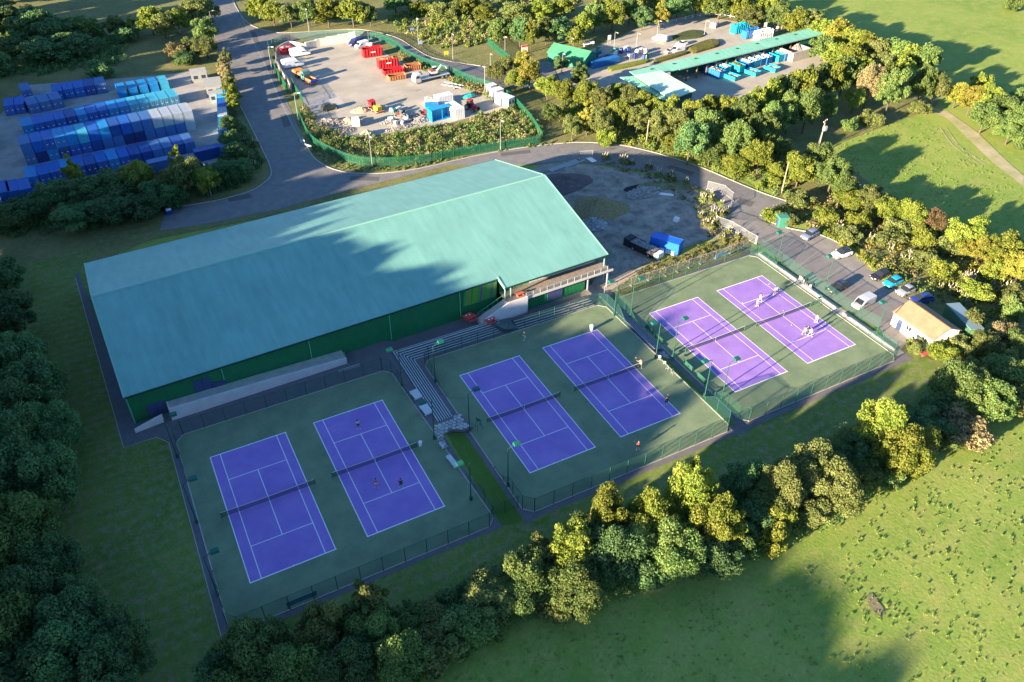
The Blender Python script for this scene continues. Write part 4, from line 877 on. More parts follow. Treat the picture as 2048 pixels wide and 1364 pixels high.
# dumper with red skip on trailer
p = G(752, 222); t = thing('site_dumper', 'yellow machine with a raised red hopper on a low trailer in the yard', 'dumper', (p.x, p.y, .06), R_(105))
MB().box((0, 0, .5), (5.0, 2.2, .14)).build('trailer_bed', M_RUSTO, t); MB().box((-.9, 0, 1.1), (1.9, 1.5, 1.0)).build('engine_body', mat('plant_yellow', (.55, .42, .04), .5), t)
MB().box((.3, 0, 1.3), (.5, .5, 1.3)).build('seat_tower', M_PLAST, t); MB().loft([ringx(.9, .7, .95, 1.1, 2.1, .05), ringx(2.3, .8, 1.05, 1.2, 2.4, .05)]).build('hopper', M_RED, t)
for x in (-1.6, .3, 1.7):
    for s in (-1, 1): wheel(t, x, s*.95, .42, .3)
# heaps and rubble
def heap(name, label, cat, loc, rx_, ry_, h, m, seed=1, rz=0, chunks=0, cm=None, kind=None):
    r = random.Random(seed); mb = MB(); nr, ns = 7, 22; mb.v.append((0, 0, h))
    for j in range(1, nr+1):
        for k in range(ns):
            t_ = j/nr; a = 2*math.pi*k/ns; f_ = t_*(1+.12*math.sin(3*a+seed)+r.uniform(-.05, .05))
            mb.v.append((rx_*f_*math.cos(a), ry_*f_*math.sin(a), (h*(1-t_)**1.1*(1+r.uniform(-.12, .12)) if j < nr else -.15)))
    for k in range(ns): mb.f.append((0, 1+k, 1+(k+1) % ns)); mb.m.append(0)
    for j in range(nr-1):
        for k in range(ns): a_ = 1+j*ns; mb.f.append((a_+k, a_+ns+k, a_+ns+(k+1) % ns, a_+(k+1) % ns)); mb.m.append(0)
    for k in range(chunks):
        a = r.random()*6.28; t_ = r.random()**.5*.95; z = h*(1-t_)**1.1; s = r.uniform(.1, .36)
        mb.box((rx_*t_*math.cos(a), ry_*t_*math.sin(a), z+.05), (s*1.6, s, s*.5), r.random()*3, r.uniform(-.6, .6), mi=1 if r.random() < .7 else 2)
    o = mb.build(name, [m, cm or m, mat('rubble_light', (.36, .33, .29), .9)], smooth=False); o.location = loc; o.rotation_euler = (0, 0, rz)
    return tag(o, label, cat, kind=kind)
M_SAND = mat('builders_sand', (.38, .32, .22), .95, var=.15, vscale=2, bump=.08, bscale=4); M_SOIL = mat('top_soil', (.10, .08, .065), .95, var=.3, vscale=1.2, bump=.15, bscale=3); M_HAY = mat('strawy_heap', (.27, .21, .10), .95, var=.3, vscale=2.5, bump=.2, bscale=5)
M_RUB = mat('rubble_grey', (.22, .20, .18), .95, var=.4, vscale=3)
for q, a in (((722, 222), ('sand_heap', 'pale triangular heap of sand left of the yellow and red dumper', 'heap', 3.0, 1.8, 1.1, M_SAND)), ((697, 243), ('sand_heap', 'pinkish heap of sand beside the white dumper truck', 'heap', 2.6, 1.8, 1.2, M_SAND)),
             ((734, 271), ('sand_heap', 'pale cone of sand at the lower edge of the yard above the bank', 'heap', 2.6, 1.9, 1.6, M_SAND))):
    p = G(*q); heap(a[0], a[1], a[2], (p.x, p.y, .05), a[3], a[4], a[5], a[6], seed=int(q[0]), chunks=14, cm=M_SAND)
for q, lb, rx_, ry_, h, n, c in (((655, 247), 'long heap of dark broken stone in the lower left corner of the yard', 6.5, 2.2, 1.4, 190, M_RUB), ((672, 262), 'low spread of broken stone above the planted bank', 5, 1.8, .8, 120, M_RUB), ((805, 240), 'sprawling scrap heap of mixed white and red rubbish beside the blue container', 6.2, 2.6, 1.5, 260, M_JUNK), ((845, 240), 'smaller scrap heap between the large one and the open blue container', 3.5, 1.8, 1.1, 120, M_JUNK), ((800, 256), 'thin scatter of scrap at the lower edge of the yard', 4, 1.4, .5, 70, M_JUNK)):
    p = G(*q); heap('rubble_heap', lb, 'rubble heap', (p.x, p.y, .05), rx_, ry_, h, M_RUB, seed=int(q[0]), rz=R_(-20 if q[0] < 680 else 5), chunks=n, cm=c)
p = G(712, 250); t = lorry('small white dumper truck seen end-on between heaps of sand', (p.x, p.y, .06), R_(75), (.7, .7, .7), 5.0, bed='flat'); t.scale = (.85, .85, .85)
r0 = random.Random(8)
for k in range(16):
    p = G(775+r0.random()*75, 222+r0.random()*30); c = ((.72, .72, .7), (.4, .05, .04), (.05, .08, .1), (.6, .6, .62), (.03, .18, .16))[k % 5]
    nm = ('white', 'red', 'black', 'grey', 'dark green')[k % 5]
    solo('scrap_appliance', MB().box((0, 0, .45), (r0.uniform(.6, 1.6), r0.uniform(.5, 1.0), .9), r0.random()*3, r0.uniform(-.3, .3)), mat('scrap_'+nm.replace(' ', '_'), c, .6), 'discarded %s appliance, %s among the junk left of the open blue container' % (nm, ORD[k]), 'appliance', loc=(p.x, p.y, .3), group='discarded appliances on the scrap heap')
# blue open containers, white boxes, tractor, cabins on the right of the yard
M_OPENB = ribbed('open_container_blue', (.01, .27, .60), .5, 'X', .3, .04); M_BOXW = ribbed('white_box_panel', (.72, .72, .70), .6, 'X', .5, .02)
def open_store(label, loc, rz, L_, W_, H_, m, name='open_container'):
    t = thing(name, label, 'container', loc, rz)
    MB().box((0, W_/2-.04, H_/2), (L_, .08, H_)).build('back_wall', m, t); MB().box((0, 0, .06), (L_-.1, W_-.2, .1)).build('floor', m, t)
    for s in (-1, 1): MB().box((s*(L_/2-.04), -.045, H_/2), (.08, W_-.1, H_)).build('side_wall', m, t)
    MB().box((0, .3, H_+.05), (L_, W_-.6, .1)).build('roof', m, t); MB().box((0, -W_/2-.03, H_/2), (.12, .1, H_)).build('post', m, t)
    return t
p = G(884, 240); open_store('open-fronted bright blue store with two bays at the right of the yard', (p.x, p.y+1.2, .06), R_(5), 6.0, 2.6, 2.8, M_OPENB)
p = G(918, 238); solo('box_body', MB().box((0, 0, 1.4), (2.6, 5.5, 2.8)), M_BOXW, 'white box body standing against the right side of the open blue store', 'box body', loc=(p.x, p.y+2.4, .06), rz=R_(5))
p = G(884, 222); solo('box_body', MB().box((0, 0, 1.2), (4.6, 2.4, 2.4)), M_BOXW, 'white box body behind the roof of the open blue store', 'box body', loc=(p.x+2.5, p.y+4.5, .06), rz=R_(5))
p = G(868, 206); skip('flat white trailer with brown slats behind the white box bodies', (p.x, p.y, .06), R_(-15), 4.6, 2.2, 1.3, M_BOXW, M_TIMBER, .9, name='trailer', cat='trailer', ribs=False)
p = G(862, 225); solo('blue_sheet', MB().box((0, 0, .9), (3.2, 3.4, 1.8)), M_OPENB, 'plain bright blue block left of the open store, behind the scrap', 'container', loc=(p.x+.5, p.y+.8, .06), rz=R_(-20))
p = G(944, 220); t = thing('tractor', 'dark tractor with a red bonnet parked right of the white box body', 'tractor', (p.x, p.y, .06), R_(110))
MB().box((-.9, 0, 1.1), (1.7, .8, .8)).build('bonnet', M_RED, t); MB().box((.7, 0, 1.6), (1.4, 1.4, 1.9), taper=.85).build('cab', M_CGL, t); MB().box((.7, 0, 2.6), (1.4, 1.3, .12)).build('cab_roof', M_RED, t)
for x, r_ in ((-1.4, .45), (.9, .8)):
    for s in (-1, 1): wheel(t, x, s*.95, r_, .4)
p = G(937, 197); solo('upturned_boat_cover', MB().loft([[(x, -w_, .5), (x, w_, .5), (x, w_*.6, .5+h_), (x, -w_*.6, .5+h_)] for x, w_, h_ in ((-1.8, .3, .2), (-1, .9, .6), (.6, 1.0, .7), (1.7, .7, .4))]), mat('turquoise_cover', (.03, .45, .38), .5), 'turquoise covered load behind the tractor', 'cover', loc=(p.x, p.y, .06), rz=.2)
p = G(905, 175); t = thing('skeletal_trailer', 'empty grey frame trailer lying against the yard edge below the lorry', 'trailer', (p.x, p.y, .06), R_(-52))
for s in (-1, 1): MB().box((0, s*.9, .7), (6, .16, .2)).build('side_rail', M_GALV, t)
for k in range(5): MB().box((-2.4+k*1.2, 0, .7), (.14, 1.8, .14)).build('cross_member', M_GALV, t)
for s in (-1, 1): wheel(t, 1, s*1.05, .4, .25)
for i, (q, L_, W_, a) in enumerate((((984, 188), 2.2, 2.0, 8), ((996, 197), 2.6, 2.2, 8), ((1012, 212), 2.4, 5.0, 20))):
    p = G(*q); cabin(('small white storage cabin, left of the three at the end of the yard', 'small white storage cabin, middle of the three at the end of the yard', 'larger white site cabin with windows nearest the right corner of the yard')[i], (p.x, p.y+(.8 if i == 2 else .3), .05), R_(a), L_, W_, 2.5, mat('cabin_white', (.66, .66, .64), .6), mat('cabin_white_roof', (.6, .61, .6), .7), 1 if i < 2 else 2, grp='white storage cabins at the right end of the yard')
# curved retaining wall of concrete blocks round the yard's top left
blk = thing('block_wall', 'long pale wall of big concrete blocks stepping along the top of the yard', 'retaining wall', (0, 0, 0)); bp_ = smooth_line(px((612, 98), (640, 92), (670, 88), (700, 84), (712, 83)), 4)
tot = 0
for i, (a, b) in enumerate(zip(bp_, bp_[1:])):
    MB().box(((a.x+b.x)/2, (a.y+b.y)/2, 1.0+(i//3)*.12), ((b-a).length-.02, .7, 2.0+(i//3)*.24), math.atan2((b-a).y, (b-a).x)).build('wall_block', mat('block_concrete', (.52, .49, .42), .85, var=.08, vscale=1), blk)
cw = thing('curved_wall', 'low curved concrete wall sweeping round the left end of the yard', 'retaining wall', (0, 0, 0)); cp_ = smooth_line(px((612, 98), (580, 92), (556, 105), (553, 122), (562, 145), (578, 168), (583, 182)), 4)
for a, b in zip(cp_, cp_[1:]): MB().box(((a.x+b.x)/2, (a.y+b.y)/2, .7), ((b-a).length+.02, .35, 1.6), math.atan2((b-a).y, (b-a).x)).build('wall_segment', M_CONC, cw)
# palisade fences: real pales, joined
M_PAL = mat('palisade_green', (.014, .12, .065), .6)
def palisade(label, pts, h=2.3, n=6, gap=.2, m=M_PAL, name='palisade_fence'):
    P = smooth_line(pts, n) if n > 1 else [Vector(p[:2]) for p in pts]; O = P[0]; t = thing(name, label, 'fence', (O.x, O.y, 0)); pl = MB(); rl = MB(); acc = 0; pc = 0
    for a, b in zip(P, P[1:]):
        L_ = (b-a).length; ang = math.atan2((b-a).y, (b-a).x); d = (b-a)/L_; s = gap-acc
        while s < L_:
            q = a+d*s; z = gz(q.x, q.y); pl.box((q.x-O.x, q.y-O.y, z+h/2), (.075, .03, h), ang); s += gap
        acc = L_-(s-gap); m_ = (a+b)/2; z = gz(m_.x, m_.y)
        for zz in (.4, h-.4): rl.box((m_.x-O.x, m_.y-O.y, z+zz), (L_, .05, .06), ang)
        pc += L_
        if pc > 2.7: MB().box((b.x-O.x, b.y-O.y, gz(b.x, b.y)+h/2), (.1, .12, h), ang).build('post', m, t); pc = 0
    o = pl.build('pales', m, t); o['kind'] = 'stuff'; rl.build('rails', m, t); return t
palisade('green palisade fence curving along the main road at the left end of the yard', px((536, 92), (541, 110), (550, 140), (562, 165), (578, 187)), n=5)
palisade('green palisade gate leaf standing open at the yard entrance', px((584, 168), (592, 185), (602, 200), (608, 213)), n=3)
palisade('long green palisade fence from the yard gate round the planted bank to its right corner', px((591, 215), (605, 250), (620, 280), (640, 298), (680, 318), (720, 330), (780, 332), (850, 326), (920, 312), (1000, 300), (1075, 288), (1085, 282)), n=6)
palisade('green palisade fence climbing the right end of the planted bank behind the white cabins', px((1085, 282), (1065, 250), (1040, 220), (1020, 200), (985, 180), (960, 172), (940, 165), (900, 148), (855, 132), (815, 115), (795, 98), (770, 84), (740, 78)), n=5)
palisade('grey-green fence along the top of the yard beside the road bend', px((738, 78), (700, 74), (640, 76), (580, 82), (545, 92)), n=5, m=mat('palisade_dull', (.10, .20, .15), .6))
palisade('pale green palisade fence climbing the bank beside the bright lawn', px((975, 88), (990, 102), (1010, 118), (1020, 125)), n=3)
palisade('green fence under the yellow trees by the recycling yard approach', px((1020, 155), (1040, 163), (1060, 176)), n=3)
# ================================================================ white pavilion, green store
M_TILE = mat('orange_roof_sheet', (.27, .16, .095), .75, vscale=.6, col2=(.35, .215, .13), bump=.01, bscale=8); M_WALLW = mat('white_render', (.78, .76, .70), .8, var=.04, vscale=1)
pv = thing('pavilion', 'white rendered pavilion with an orange-brown pitched roof at the corner of the car park', 'pavilion', (116.3, 65.9, ZC), R_(87))
LP, WP, HP, RP = 9.0, 6.8, 2.9, 4.3     # local x runs along the ridge
MB().box((0, 0, HP/2), (LP-.4, WP-.6, HP)).build('wall', M_WALLW, pv)
mb = MB(); mb.loft([[(x, -WP/2+.35, HP-.05), (x, WP/2-.35, HP-.05), (x, 0, RP-.12)] for x in (-LP/2+.22, LP/2-.22)]); mb.build('gable_wall', M_WALLW, pv)
for s in (-1, 1):
    mb = MB(); slab(mb, [(-LP/2, s*WP/2, HP-.08), (LP/2, s*WP/2, HP-.08), (LP/2, 0.01*s, RP), (-LP/2, .01*s, RP)] if s < 0 else [(LP/2, s*WP/2, HP-.08), (-LP/2, s*WP/2, HP-.08), (-LP/2, .01*s, RP), (LP/2, .01*s, RP)], .1)
    mb.build('roof_slope', M_TILE, pv)
MB().box((0, 0, RP+.03), (LP, .25, .08)).build('ridge_tile', M_RUSTO, pv)
for x in (-2.9, .6):
    f_ = MB().box((x, WP/2-.28, 1.7), (1.0, .06, .8)).build('window', M_GLASS, pv); MB().box((x, WP/2-.27, 1.7), (.06, .1, .8)).build('frame', M_WALLW, f_)
for y in (-.8, .8): MB().box((-LP/2+.19, y, 1.8), (.05, .3, .7)).build('window', M_GLASS, pv)
MB().box((2.6, WP/2-.28, 1.1), (1.0, .06, 2.1)).build('door', M_DOORB, pv)
gc = thing('green_store', 'long dark green metal store with a blue-grey roof behind the white pavilion', 'container', (123.6, 63.9, ZC), R_(70))
MB().box((0, 0, 1.3), (7.6, 2.4, 2.6)).build('body', ribbed('store_green', (.05, .13, .06), .6, 'X', .25, .03), gc); MB().box((0, 0, 2.66), (7.7, 2.5, .1)).build('roof', mat('store_roof', (.16, .24, .28), .5), gc); MB().box((-3.86, 0, 1.3), (.06, 2.0, 2.2)).build('door', mat('store_door', (.10, .2, .07), .6), gc)
p = G(1562, 450); cabin('small green metal box standing in the bushes above the car park', (p.x, p.y, gz(p.x, p.y)), R_(-20), 2.0, 2.2, 2.2, mat('box_green', (.04, .19, .13), .6), mat('box_green_top', (.06, .22, .16), .6), 0)
solo('garden_table', MB().box((0, 0, .7), (1.2, 1.2, .08)).box((0, 0, .35), (.2, .2, .7)), mat('table_red', (.5, .08, .08), .6), 'small red table on the paving at the corner of the pavilion', 'table', loc=(111.2, 61.4, ZC+.05))
# ================================================================ recycling centre
M_CANR = ribbed('canopy_green', (.20, .48, .33), .5, 'Y', .4, .03); M_CANP = mat('canopy_pale', (.42, .62, .46), .5, var=.04, vscale=.4)
p0, p1 = Vector((131.5, 178.0)), Vector((203.5, 183.0)); d = p1-p0; can = thing('recycling_canopy', 'long low green canopy roof on brown posts over the recycling bays', 'canopy', (p0.x, p0.y, 0), math.atan2(d.y, d.x)); CLn = d.length
p = None
for i in range(9):
    x0, x1 = CLn*i/9, CLn*(i+1)/9-.05
    mb = MB(); slab(mb, [(x0, -2.4, 4.3), (x1, -2.4, 4.3), (x1, 2.2, 4.9), (x0, 2.2, 4.9)], .15); mb.build('roof_panel', M_CANR, can)
    MB().box((x1-1.5, .6, 4.85), (.7, .5, .1)).build('roof_vent', M_DARKG, can)
for i in range(16):
    MB().box((14+i*(CLn-16)/15, -1.7, 1.9), (.3, .3, 4.6)).build('post', mat('post_brown', (.16, .10, .07), .8), can)
MB().box((CLn/2+7, -2.45, 4.18), (CLn-14, .12, .3)).build('fascia', M_TRIM, can)
MB().box((CLn/2+7, 1.9, 2.0), (CLn-16, .2, 4.0)).build('back_wall', mat('bay_wall', (.06, .16, .12), .7), can)
MB().box((CLn-4, -2.0, 2.2), (12, .2, 4.2)).build('end_screen', mat('screen_green', (.015, .10, .06), .6), can)
# the wide building at the near end: bright roof pitched two ways
rc = thing('recycling_building', 'recycling building with a wide very pale green roof at the near end of the canopy', 'building', (0, 0, 0))
q = lambda x, y, z: (x, y, z)
A1 = G(1287, 160, 5.0); A2 = G(1335, 138, 5.0); A3 = G(1392, 180, 5.0); A4 = G(1343, 199, 4.3)
mb = MB(); slab(mb, [tuple(A4), tuple(A3), tuple(G(1322, 141, 5.2)), tuple(G(1268, 150, 5.2))], .2); mb.build('roof', M_CANP, rc)
mb = MB(); slab(mb, [tuple(G(1328, 200, 3.9)), tuple(G(1342, 200, 3.9)), tuple(G(1266, 152, 4.5)), tuple(G(1240, 154, 4.3))], .2); mb.build('lower_roof', M_CANR, rc)
c_ = (Vector(A4)+Vector(A3)+G(1322, 141, 5.2)+G(1268, 150, 5.2))/4; 
mb = MB(); mb.prism([(c_.x+(v.x-c_.x)*.9, c_.y+(v.y-c_.y)*.9) for v in (A4, A3, G(1322, 141, 5.2), G(1268, 150, 5.2))], -.5, 3.95); mb.build('wall', mat('bay_wall', (.06, .16, .12), .7), rc)
# green pitched shed with blue store
p = G(1165, 132); sh = thing('green_shed', 'bright green pitched shed behind the trees at the recycling yard entrance', 'shed', (p.x-1, p.y+4.5, .05), R_(-62))
for s in (-1, 1):
    mb = MB(); slab(mb, [(-6.5, -3.9, 2.6), (6.5, -3.9, 2.6), (6.5, 0, 4.4), (-6.5, 0, 4.4)] if s < 0 else [(6.5, 3.9, 2.6), (-6.5, 3.9, 2.6), (-6.5, 0.01, 4.4), (6.5, .01, 4.4)], .12); mb.build('roof_slope', mat('shed_roof_green', (.06, .27, .13), .5, var=.08, vscale=.5), sh)
MB().box((0, 0, 1.35), (12.4, 7.2, 2.7)).build('wall', mat('shed_wall_green', (.02, .20, .12), .6), sh)
mb = MB(); mb.loft([[(x, -3.55, 2.6), (x, 3.55, 2.6), (x, 0, 4.25)] for x in (-6.2, 6.2)]); mb.build('gable', MATS['shed_wall_green'], sh)
p = G(1212, 132); solo('tarpaulin_stack', MB().box((0, 0, .9), (9.5, 2.2, 1.8)).box((0, 1.4, .5), (9.0, .8, 1.0)), M_SBLUE, 'long bright blue container with a red mark to the right of the green shed', 'container', loc=(p.x, p.y+1, .05), rz=R_(4))
r1 = random.Random(5)
for k in range(26):
    a_, b_ = 1195+r1.random()*100, 102+r1.random()*18; p = G(a_, b_)
    ci = k % 4; nm = ('dark blue', 'white', 'green', 'grey')[ci]; c = ((.03, .06, .2), (.65, .65, .66), (.05, .22, .14), (.3, .3, .32))[ci]
    solo('recycling_bin', MB().box((0, 0, .65), (1.3, 1.0, 1.3), taper=.92).box((0, 0, 1.36), (1.2, .95, .12)), mat('bin_'+nm.replace(' ', '_'), c, .6), '%s recycling bin, %s of those crowded right of the green shed' % (nm, ORD[k]), 'bin', loc=(p.x, p.y, .06), rz=r1.random(), group='bins crowded right of the green shed')
# hedged islands
def island(label, pts, h, m, name='hedge'):
    P = smooth_line([*pts, pts[0]], 3)[:-1]; n = len(P); c = sum(P, Vector((0, 0)))/n; r = random.Random(len(label)); rings = []
    for (s, z) in ((1, 0), (1.0, .6), (.93, .95), (.6, 1.05)): rings.append([(c.x+(q.x-c.x)*s*(1+r.uniform(-.02, .02)), c.y+(q.y-c.y)*s, h*z*(1+r.uniform(-.06, .06))) for q in P])
    return solo(name, MB().loft(rings), m, label, 'hedge')
M_HEDGE = mat('clipped_hedge', (.10, .10, .02), .95, var=.3, vscale=3, bump=.2, bscale=6)
island('long clipped straw-coloured hedge island behind the green canopy', px((1375, 98), (1400, 88), (1425, 82), (1438, 86), (1436, 94), (1410, 102), (1385, 108)), .9, M_HEDGE)
island('low dark planted island at the top of the recycling yard', px((1345, 74), (1370, 64), (1395, 62), (1410, 70), (1400, 76), (1370, 80), (1350, 82)), .5, mat('planting_dark', (.05, .07, .02), .95, var=.5, vscale=2.5, bump=.3, bscale=4))
island('thin clipped hedge running in front of the green canopy', px((1308, 122), (1370, 106), (1372, 110), (1312, 127)), .8, M_HEDGE)
island('strip of yellow-green hedge below the blue container near the green shed', px((1215, 138), (1290, 122), (1293, 127), (1222, 143)), .7, mat('hedge_bright', (.14, .17, .02), .95, var=.3, vscale=3, bump=.2, bscale=6))
# skips of the recycling centre, lower yard
SK = [((1440, 158), M_SBLUE, M_JUNK, 'blue skip of mixed rubbish, first from the left below the canopy'), ((1452, 149), M_STEAL, M_CARD, 'turquoise skip piled with white waste, second from the left below the canopy'), ((1480, 147), M_STEAL, M_GARDEN, 'turquoise skip heaped with green garden waste'),
      ((1498, 140), M_SBLUE, M_CARD, 'blue skip of white waste right of the garden waste'), ((1510, 136), M_STEAL, M_CARD, 'turquoise skip of white waste, fifth from the left below the canopy'), ((1523, 132), M_SBLUE, M_CARD, 'blue skip of white waste, sixth from the left below the canopy'), ((1535, 129), M_SBLUE, M_CARD, 'blue skip of white waste, last of the long row below the canopy'),
      ((1558, 125), M_STEAL, None, 'empty long turquoise skip left of the walled bay'), ((1571, 122), M_SBLUE, M_TIMBER, 'blue skip with a ramp of timber against the walled bay')]
for q_, m_, f_, lb in SK:
    p = G(*q_); skip(lb, (p.x, p.y+3.0, .06), R_(100), 6.2, 2.5, 2.1, m_, f_, .92)
for q_, lb in (((1467, 160), 'low turquoise open skip standing alone in front of the garden waste'), ((1508, 151), 'low turquoise open skip in front of the white-waste skips'), ((1547, 143), 'low turquoise open skip nearest the walled bay')):
    p = G(*q_); skip(lb, (p.x, p.y+.8, .06), R_(104), 3.8, 2.6, 1.2, M_STEAL, M_TIMBER, .5, ribs=False)
for q_, lb, m_ in (((1483, 66), 'bright turquoise skip at the back of the recycling yard', M_STEAL), ((1505, 76), 'long light blue skip with white lettering beside the canopy roof', M_SBLUE), ((1530, 78), 'long white skip half behind the green canopy roof', M_CARD)):
    p = G(*q_); skip(lb, (p.x, p.y+1, .06), R_(4), 6.4, 2.5, 2.4, m_, m_, .98, sign=m_ is M_SBLUE)
bay = thing('walled_bay', 'grey concrete walled bay filled with orange scrap at the far end of the canopy', 'storage bay', tuple(G(1590, 122))); 
MB().box((2, 0, 1.4), (7.5, .5, 2.8), R_(5)).build('wall', M_CONC, bay); MB().box((-1.8, 3.0, 1.4), (.5, 5.5, 2.8), R_(5)).build('wall', M_CONC, bay); MB().box((5.6, 3.0, 1.4), (.5, 5.5, 2.8), R_(5)).build('wall', M_CONC, bay)
p = G(1597, 112); heap('scrap_heap', 'heap of orange and white scrap inside the grey walled bay', 'heap', (p.x, p.y+1.5, .05), 3.4, 3.0, 3.2, M_RUB, 5, chunks=120, cm=mat('scrap_orange', (.55, .2, .12), .8, var=.3, vscale=1.5))
# post and rail fence round the recycling yard, white signs
def rail_fence(label, pts, h=1.1, n=4, name='rail_fence', m=M_LH, gap=2.5):
    P = smooth_line(pts, n); O = P[0]; t = thing(name, label, 'fence', (O.x, O.y, 0)); acc = 0
    for a, b in zip(P, P[1:]):
        L_ = (b-a).length; ang = math.atan2((b-a).y, (b-a).x); c = (a+b)/2; z = gz(c.x, c.y)
        for zz in (h*.5, h-.05): MB().box((c.x-O.x, c.y-O.y, z+zz), (L_, .08, .1), ang).build('rail', m, t)
        acc += L_
        if acc > gap: MB().box((b.x-O.x, b.y-O.y, z+h/2), (.14, .14, h)).build('post', m, t); acc = 0
    return t
rail_fence('pale post and rail fence curving round the top of the recycling yard', px((1335, 48), (1370, 40), (1400, 34), (1440, 32), (1480, 40), (1515, 54)))
p = G(1428, 54); solo('concrete_block', MB().box((0, 0, .8), (2.6, 2.0, 1.6), R_(30)), M_CONC, 'pale square block at the top edge of the recycling yard', 'block', loc=(p.x, p.y, .05))
for q_, lb, w_, a_ in (((1218, 88), 'round-topped white sign by the recycling yard entrance', 1.1, 0), ((1489, 48), 'small white sign at the top right of the recycling yard', 1.0, 0), ((1529, 62), 'white sign on the grass behind the green canopy', 1.2, 0), ((1552, 70), 'second small white sign nearer the end of the green canopy', 1.0, 0)):
    p = G(*q_); t = thing('sign_board', lb, 'sign', (p.x, p.y, 0)); MB().box((0, 0, 2.0), (w_, .06, 1.5)).build('board', M_WHITE, t)
    for s in (-.4, .4): MB().tube((s, .05, 0), (s, .05, 2.5), .04, n=6).build('post', M_GALV, t)
p = G(1177, 92); solo('white_barrier', MB().box((0, 0, .9), (3.6, .5, .7)).box((-1.5, 0, .3), (.2, .3, .6)).box((1.5, 0, .3), (.2, .3, .6)), M_WHITE, 'white barrier panel lying on the grass above the green shed', 'barrier', loc=(p.x, p.y, 0), rz=R_(-8))
p = G(1049, 108); t = thing('sign_board', 'white and red sign board in front of the dark trees by the upper road', 'sign', (p.x, p.y, 0)); MB().box((0, 0, 1.6), (2.2, .08, 2.2)).build('board', mat('sign_cream', (.7, .6, .5), .7), t); MB().box((0, -.06, 2.4), (2.2, .04, .5)).build('red_band', M_RED, t)
for q_, lb, c in (((893, 113), 'small yellow sign on posts beside the bright lawn', (.65, .6, .03)), ((825, 66), 'small blue-grey sign among the shrubs above the road bend', (.25, .3, .45)), ((841, 92), 'little pale blue sign at the foot of a lamp post', (.35, .38, .6))):
    p = G(*q_); t = thing('road_sign', lb, 'sign', (p.x, p.y, 0)); MB().box((0, 0, 1.1), (1.4, .06, 1.0)).build('board', mat('sign_%d' % q_[0], c, .6), t)
    for s in (-.5, .5): MB().tube((s, .05, 0), (s, .05, 1.4), .04, n=5).build('post', M_GALV, t)
p = G(606, 292); t = thing('road_sign', 'grey road sign and barrier at the foot of the palisade fence on the main road', 'sign', (p.x, p.y, 0)); MB().box((0, 0, 1.2), (1.4, .06, 1.0), R_(-50)).build('board', M_GALV, t); MB().box((.8, -1.4, .6), (2.6, .08, .5), R_(-60)).build('barrier_panel', M_GALV, t); MB().tube((0, 0, 0), (0, 0, 1.7), .05).build('post', M_GALV, t)
p = G(339, 428); t = thing('salt_bin', 'small blue and white bin at the closed end of the dead-end road', 'bin', (p.x, p.y, .05)); MB().box((0, 0, .5), (1.1, .9, 1.0)).build('bin_body', mat('bin_blue', (.02, .05, .3), .5), t); MB().box((0, 0, 1.08), (1.15, .95, .16), taper=.7).build('bin_lid', M_WHITE, t)
# ================================================================ building site beside the hall
def site(q_): p = G(*q_); return (p.x, p.y, gz(p.x, p.y)+.04)
heap('soil_heap', 'dark heap of soil close to the gable end of the hall roof', 'heap', site((1130, 365)), 6.5, 5.0, 1.6, mat('dark_soil', (.13, .10, .095), .95, var=.25, vscale=1.2, bump=.15, bscale=3), 2)
heap('straw_heap', 'large straw-brown mound overgrown with dry grass beside the hall', 'heap', site((1195, 418)), 6.8, 5.6, 2.2, M_HAY, 3)
heap('gravel_heap', 'spill of grey-blue gravel between the mound and the hall', 'heap', site((1185, 447)), 3.0, 3.4, 1.1, mat('grey_gravel', (.26, .27, .28), .95, var=.2, vscale=3), 4, chunks=160, cm=mat('gravel_lumps', (.42, .44, .46), .9))
heap('rubble_heap', 'scatter of pale broken stones beside the black pit', 'rubble heap', site((1290, 385)), 5.0, 2.6, .8, M_RUB, 6, chunks=240, cm=mat('rubble_pale', (.34, .32, .31), .9))
solo('pit', MB().prism([(2.6*math.cos(a)*(1+.12*math.sin(3*a)), 1.5*math.sin(a)) for a in [k*.4 for k in range(16)]], .02, .05), mat('black_plastic_sheet', (.008, .008, .012), .7), 'black oval patch of sheeting at the left end of the pale stones', 'sheet', loc=site((1268, 377)), rz=R_(8))
solo('low_bank', MB(), M_DIRT, 'x', 'x') if False else None
heap('soil_bank', 'low olive bank of weeds and earth right of the pit', 'bank', site((1325, 372)), 7.5, 2.2, .7, mat('weedy_earth', (.17, .17, .09), .95, var=.3, vscale=1.5, bump=.15, bscale=3), 9, rz=R_(-28))
for q_, L_, a_, lb in (((1130, 334), 8.5, 12, 'bundle of long white beams lying beside the far gable of the hall'), ((1150, 329), 6.0, 12, 'shorter white beam lying beside the bundle by the hall gable')):
    o = MB()
    for k in range(3 if L_ > 7 else 1): o.box((0, k*.45, .15), (L_, .3, .2))
    solo('steel_beams', o, M_GALV, lb, 'beams', loc=site(q_), rz=R_(a_))
solo('sheet_board', MB().box((0, 0, .05), (1.3, 2.4, .1)), M_WHITE, 'upright white rectangle lying by the road at the top of the building site', 'panel', loc=site((1183, 320)), rz=R_(5))
solo('sheet_board', MB().box((0, 0, .1), (4.2, .9, .12)), M_WHITE, 'long white sheet lying right of the pale stones', 'panel', loc=site((1328, 389)), rz=R_(-42))
M_BSITE = ribbed('site_container_blue', (.012, .13, .58), .5, 'Y', .28, .04)
x_, y_, z_ = site((1352, 492)); o = put(c_pl, 'bright royal blue container standing on the building site beside the lilac courts', (x_-1.0, y_-2.6, z_), R_(32), None, {'container_navy': M_BSITE}); o.scale = (1, 1.0, 1.0)
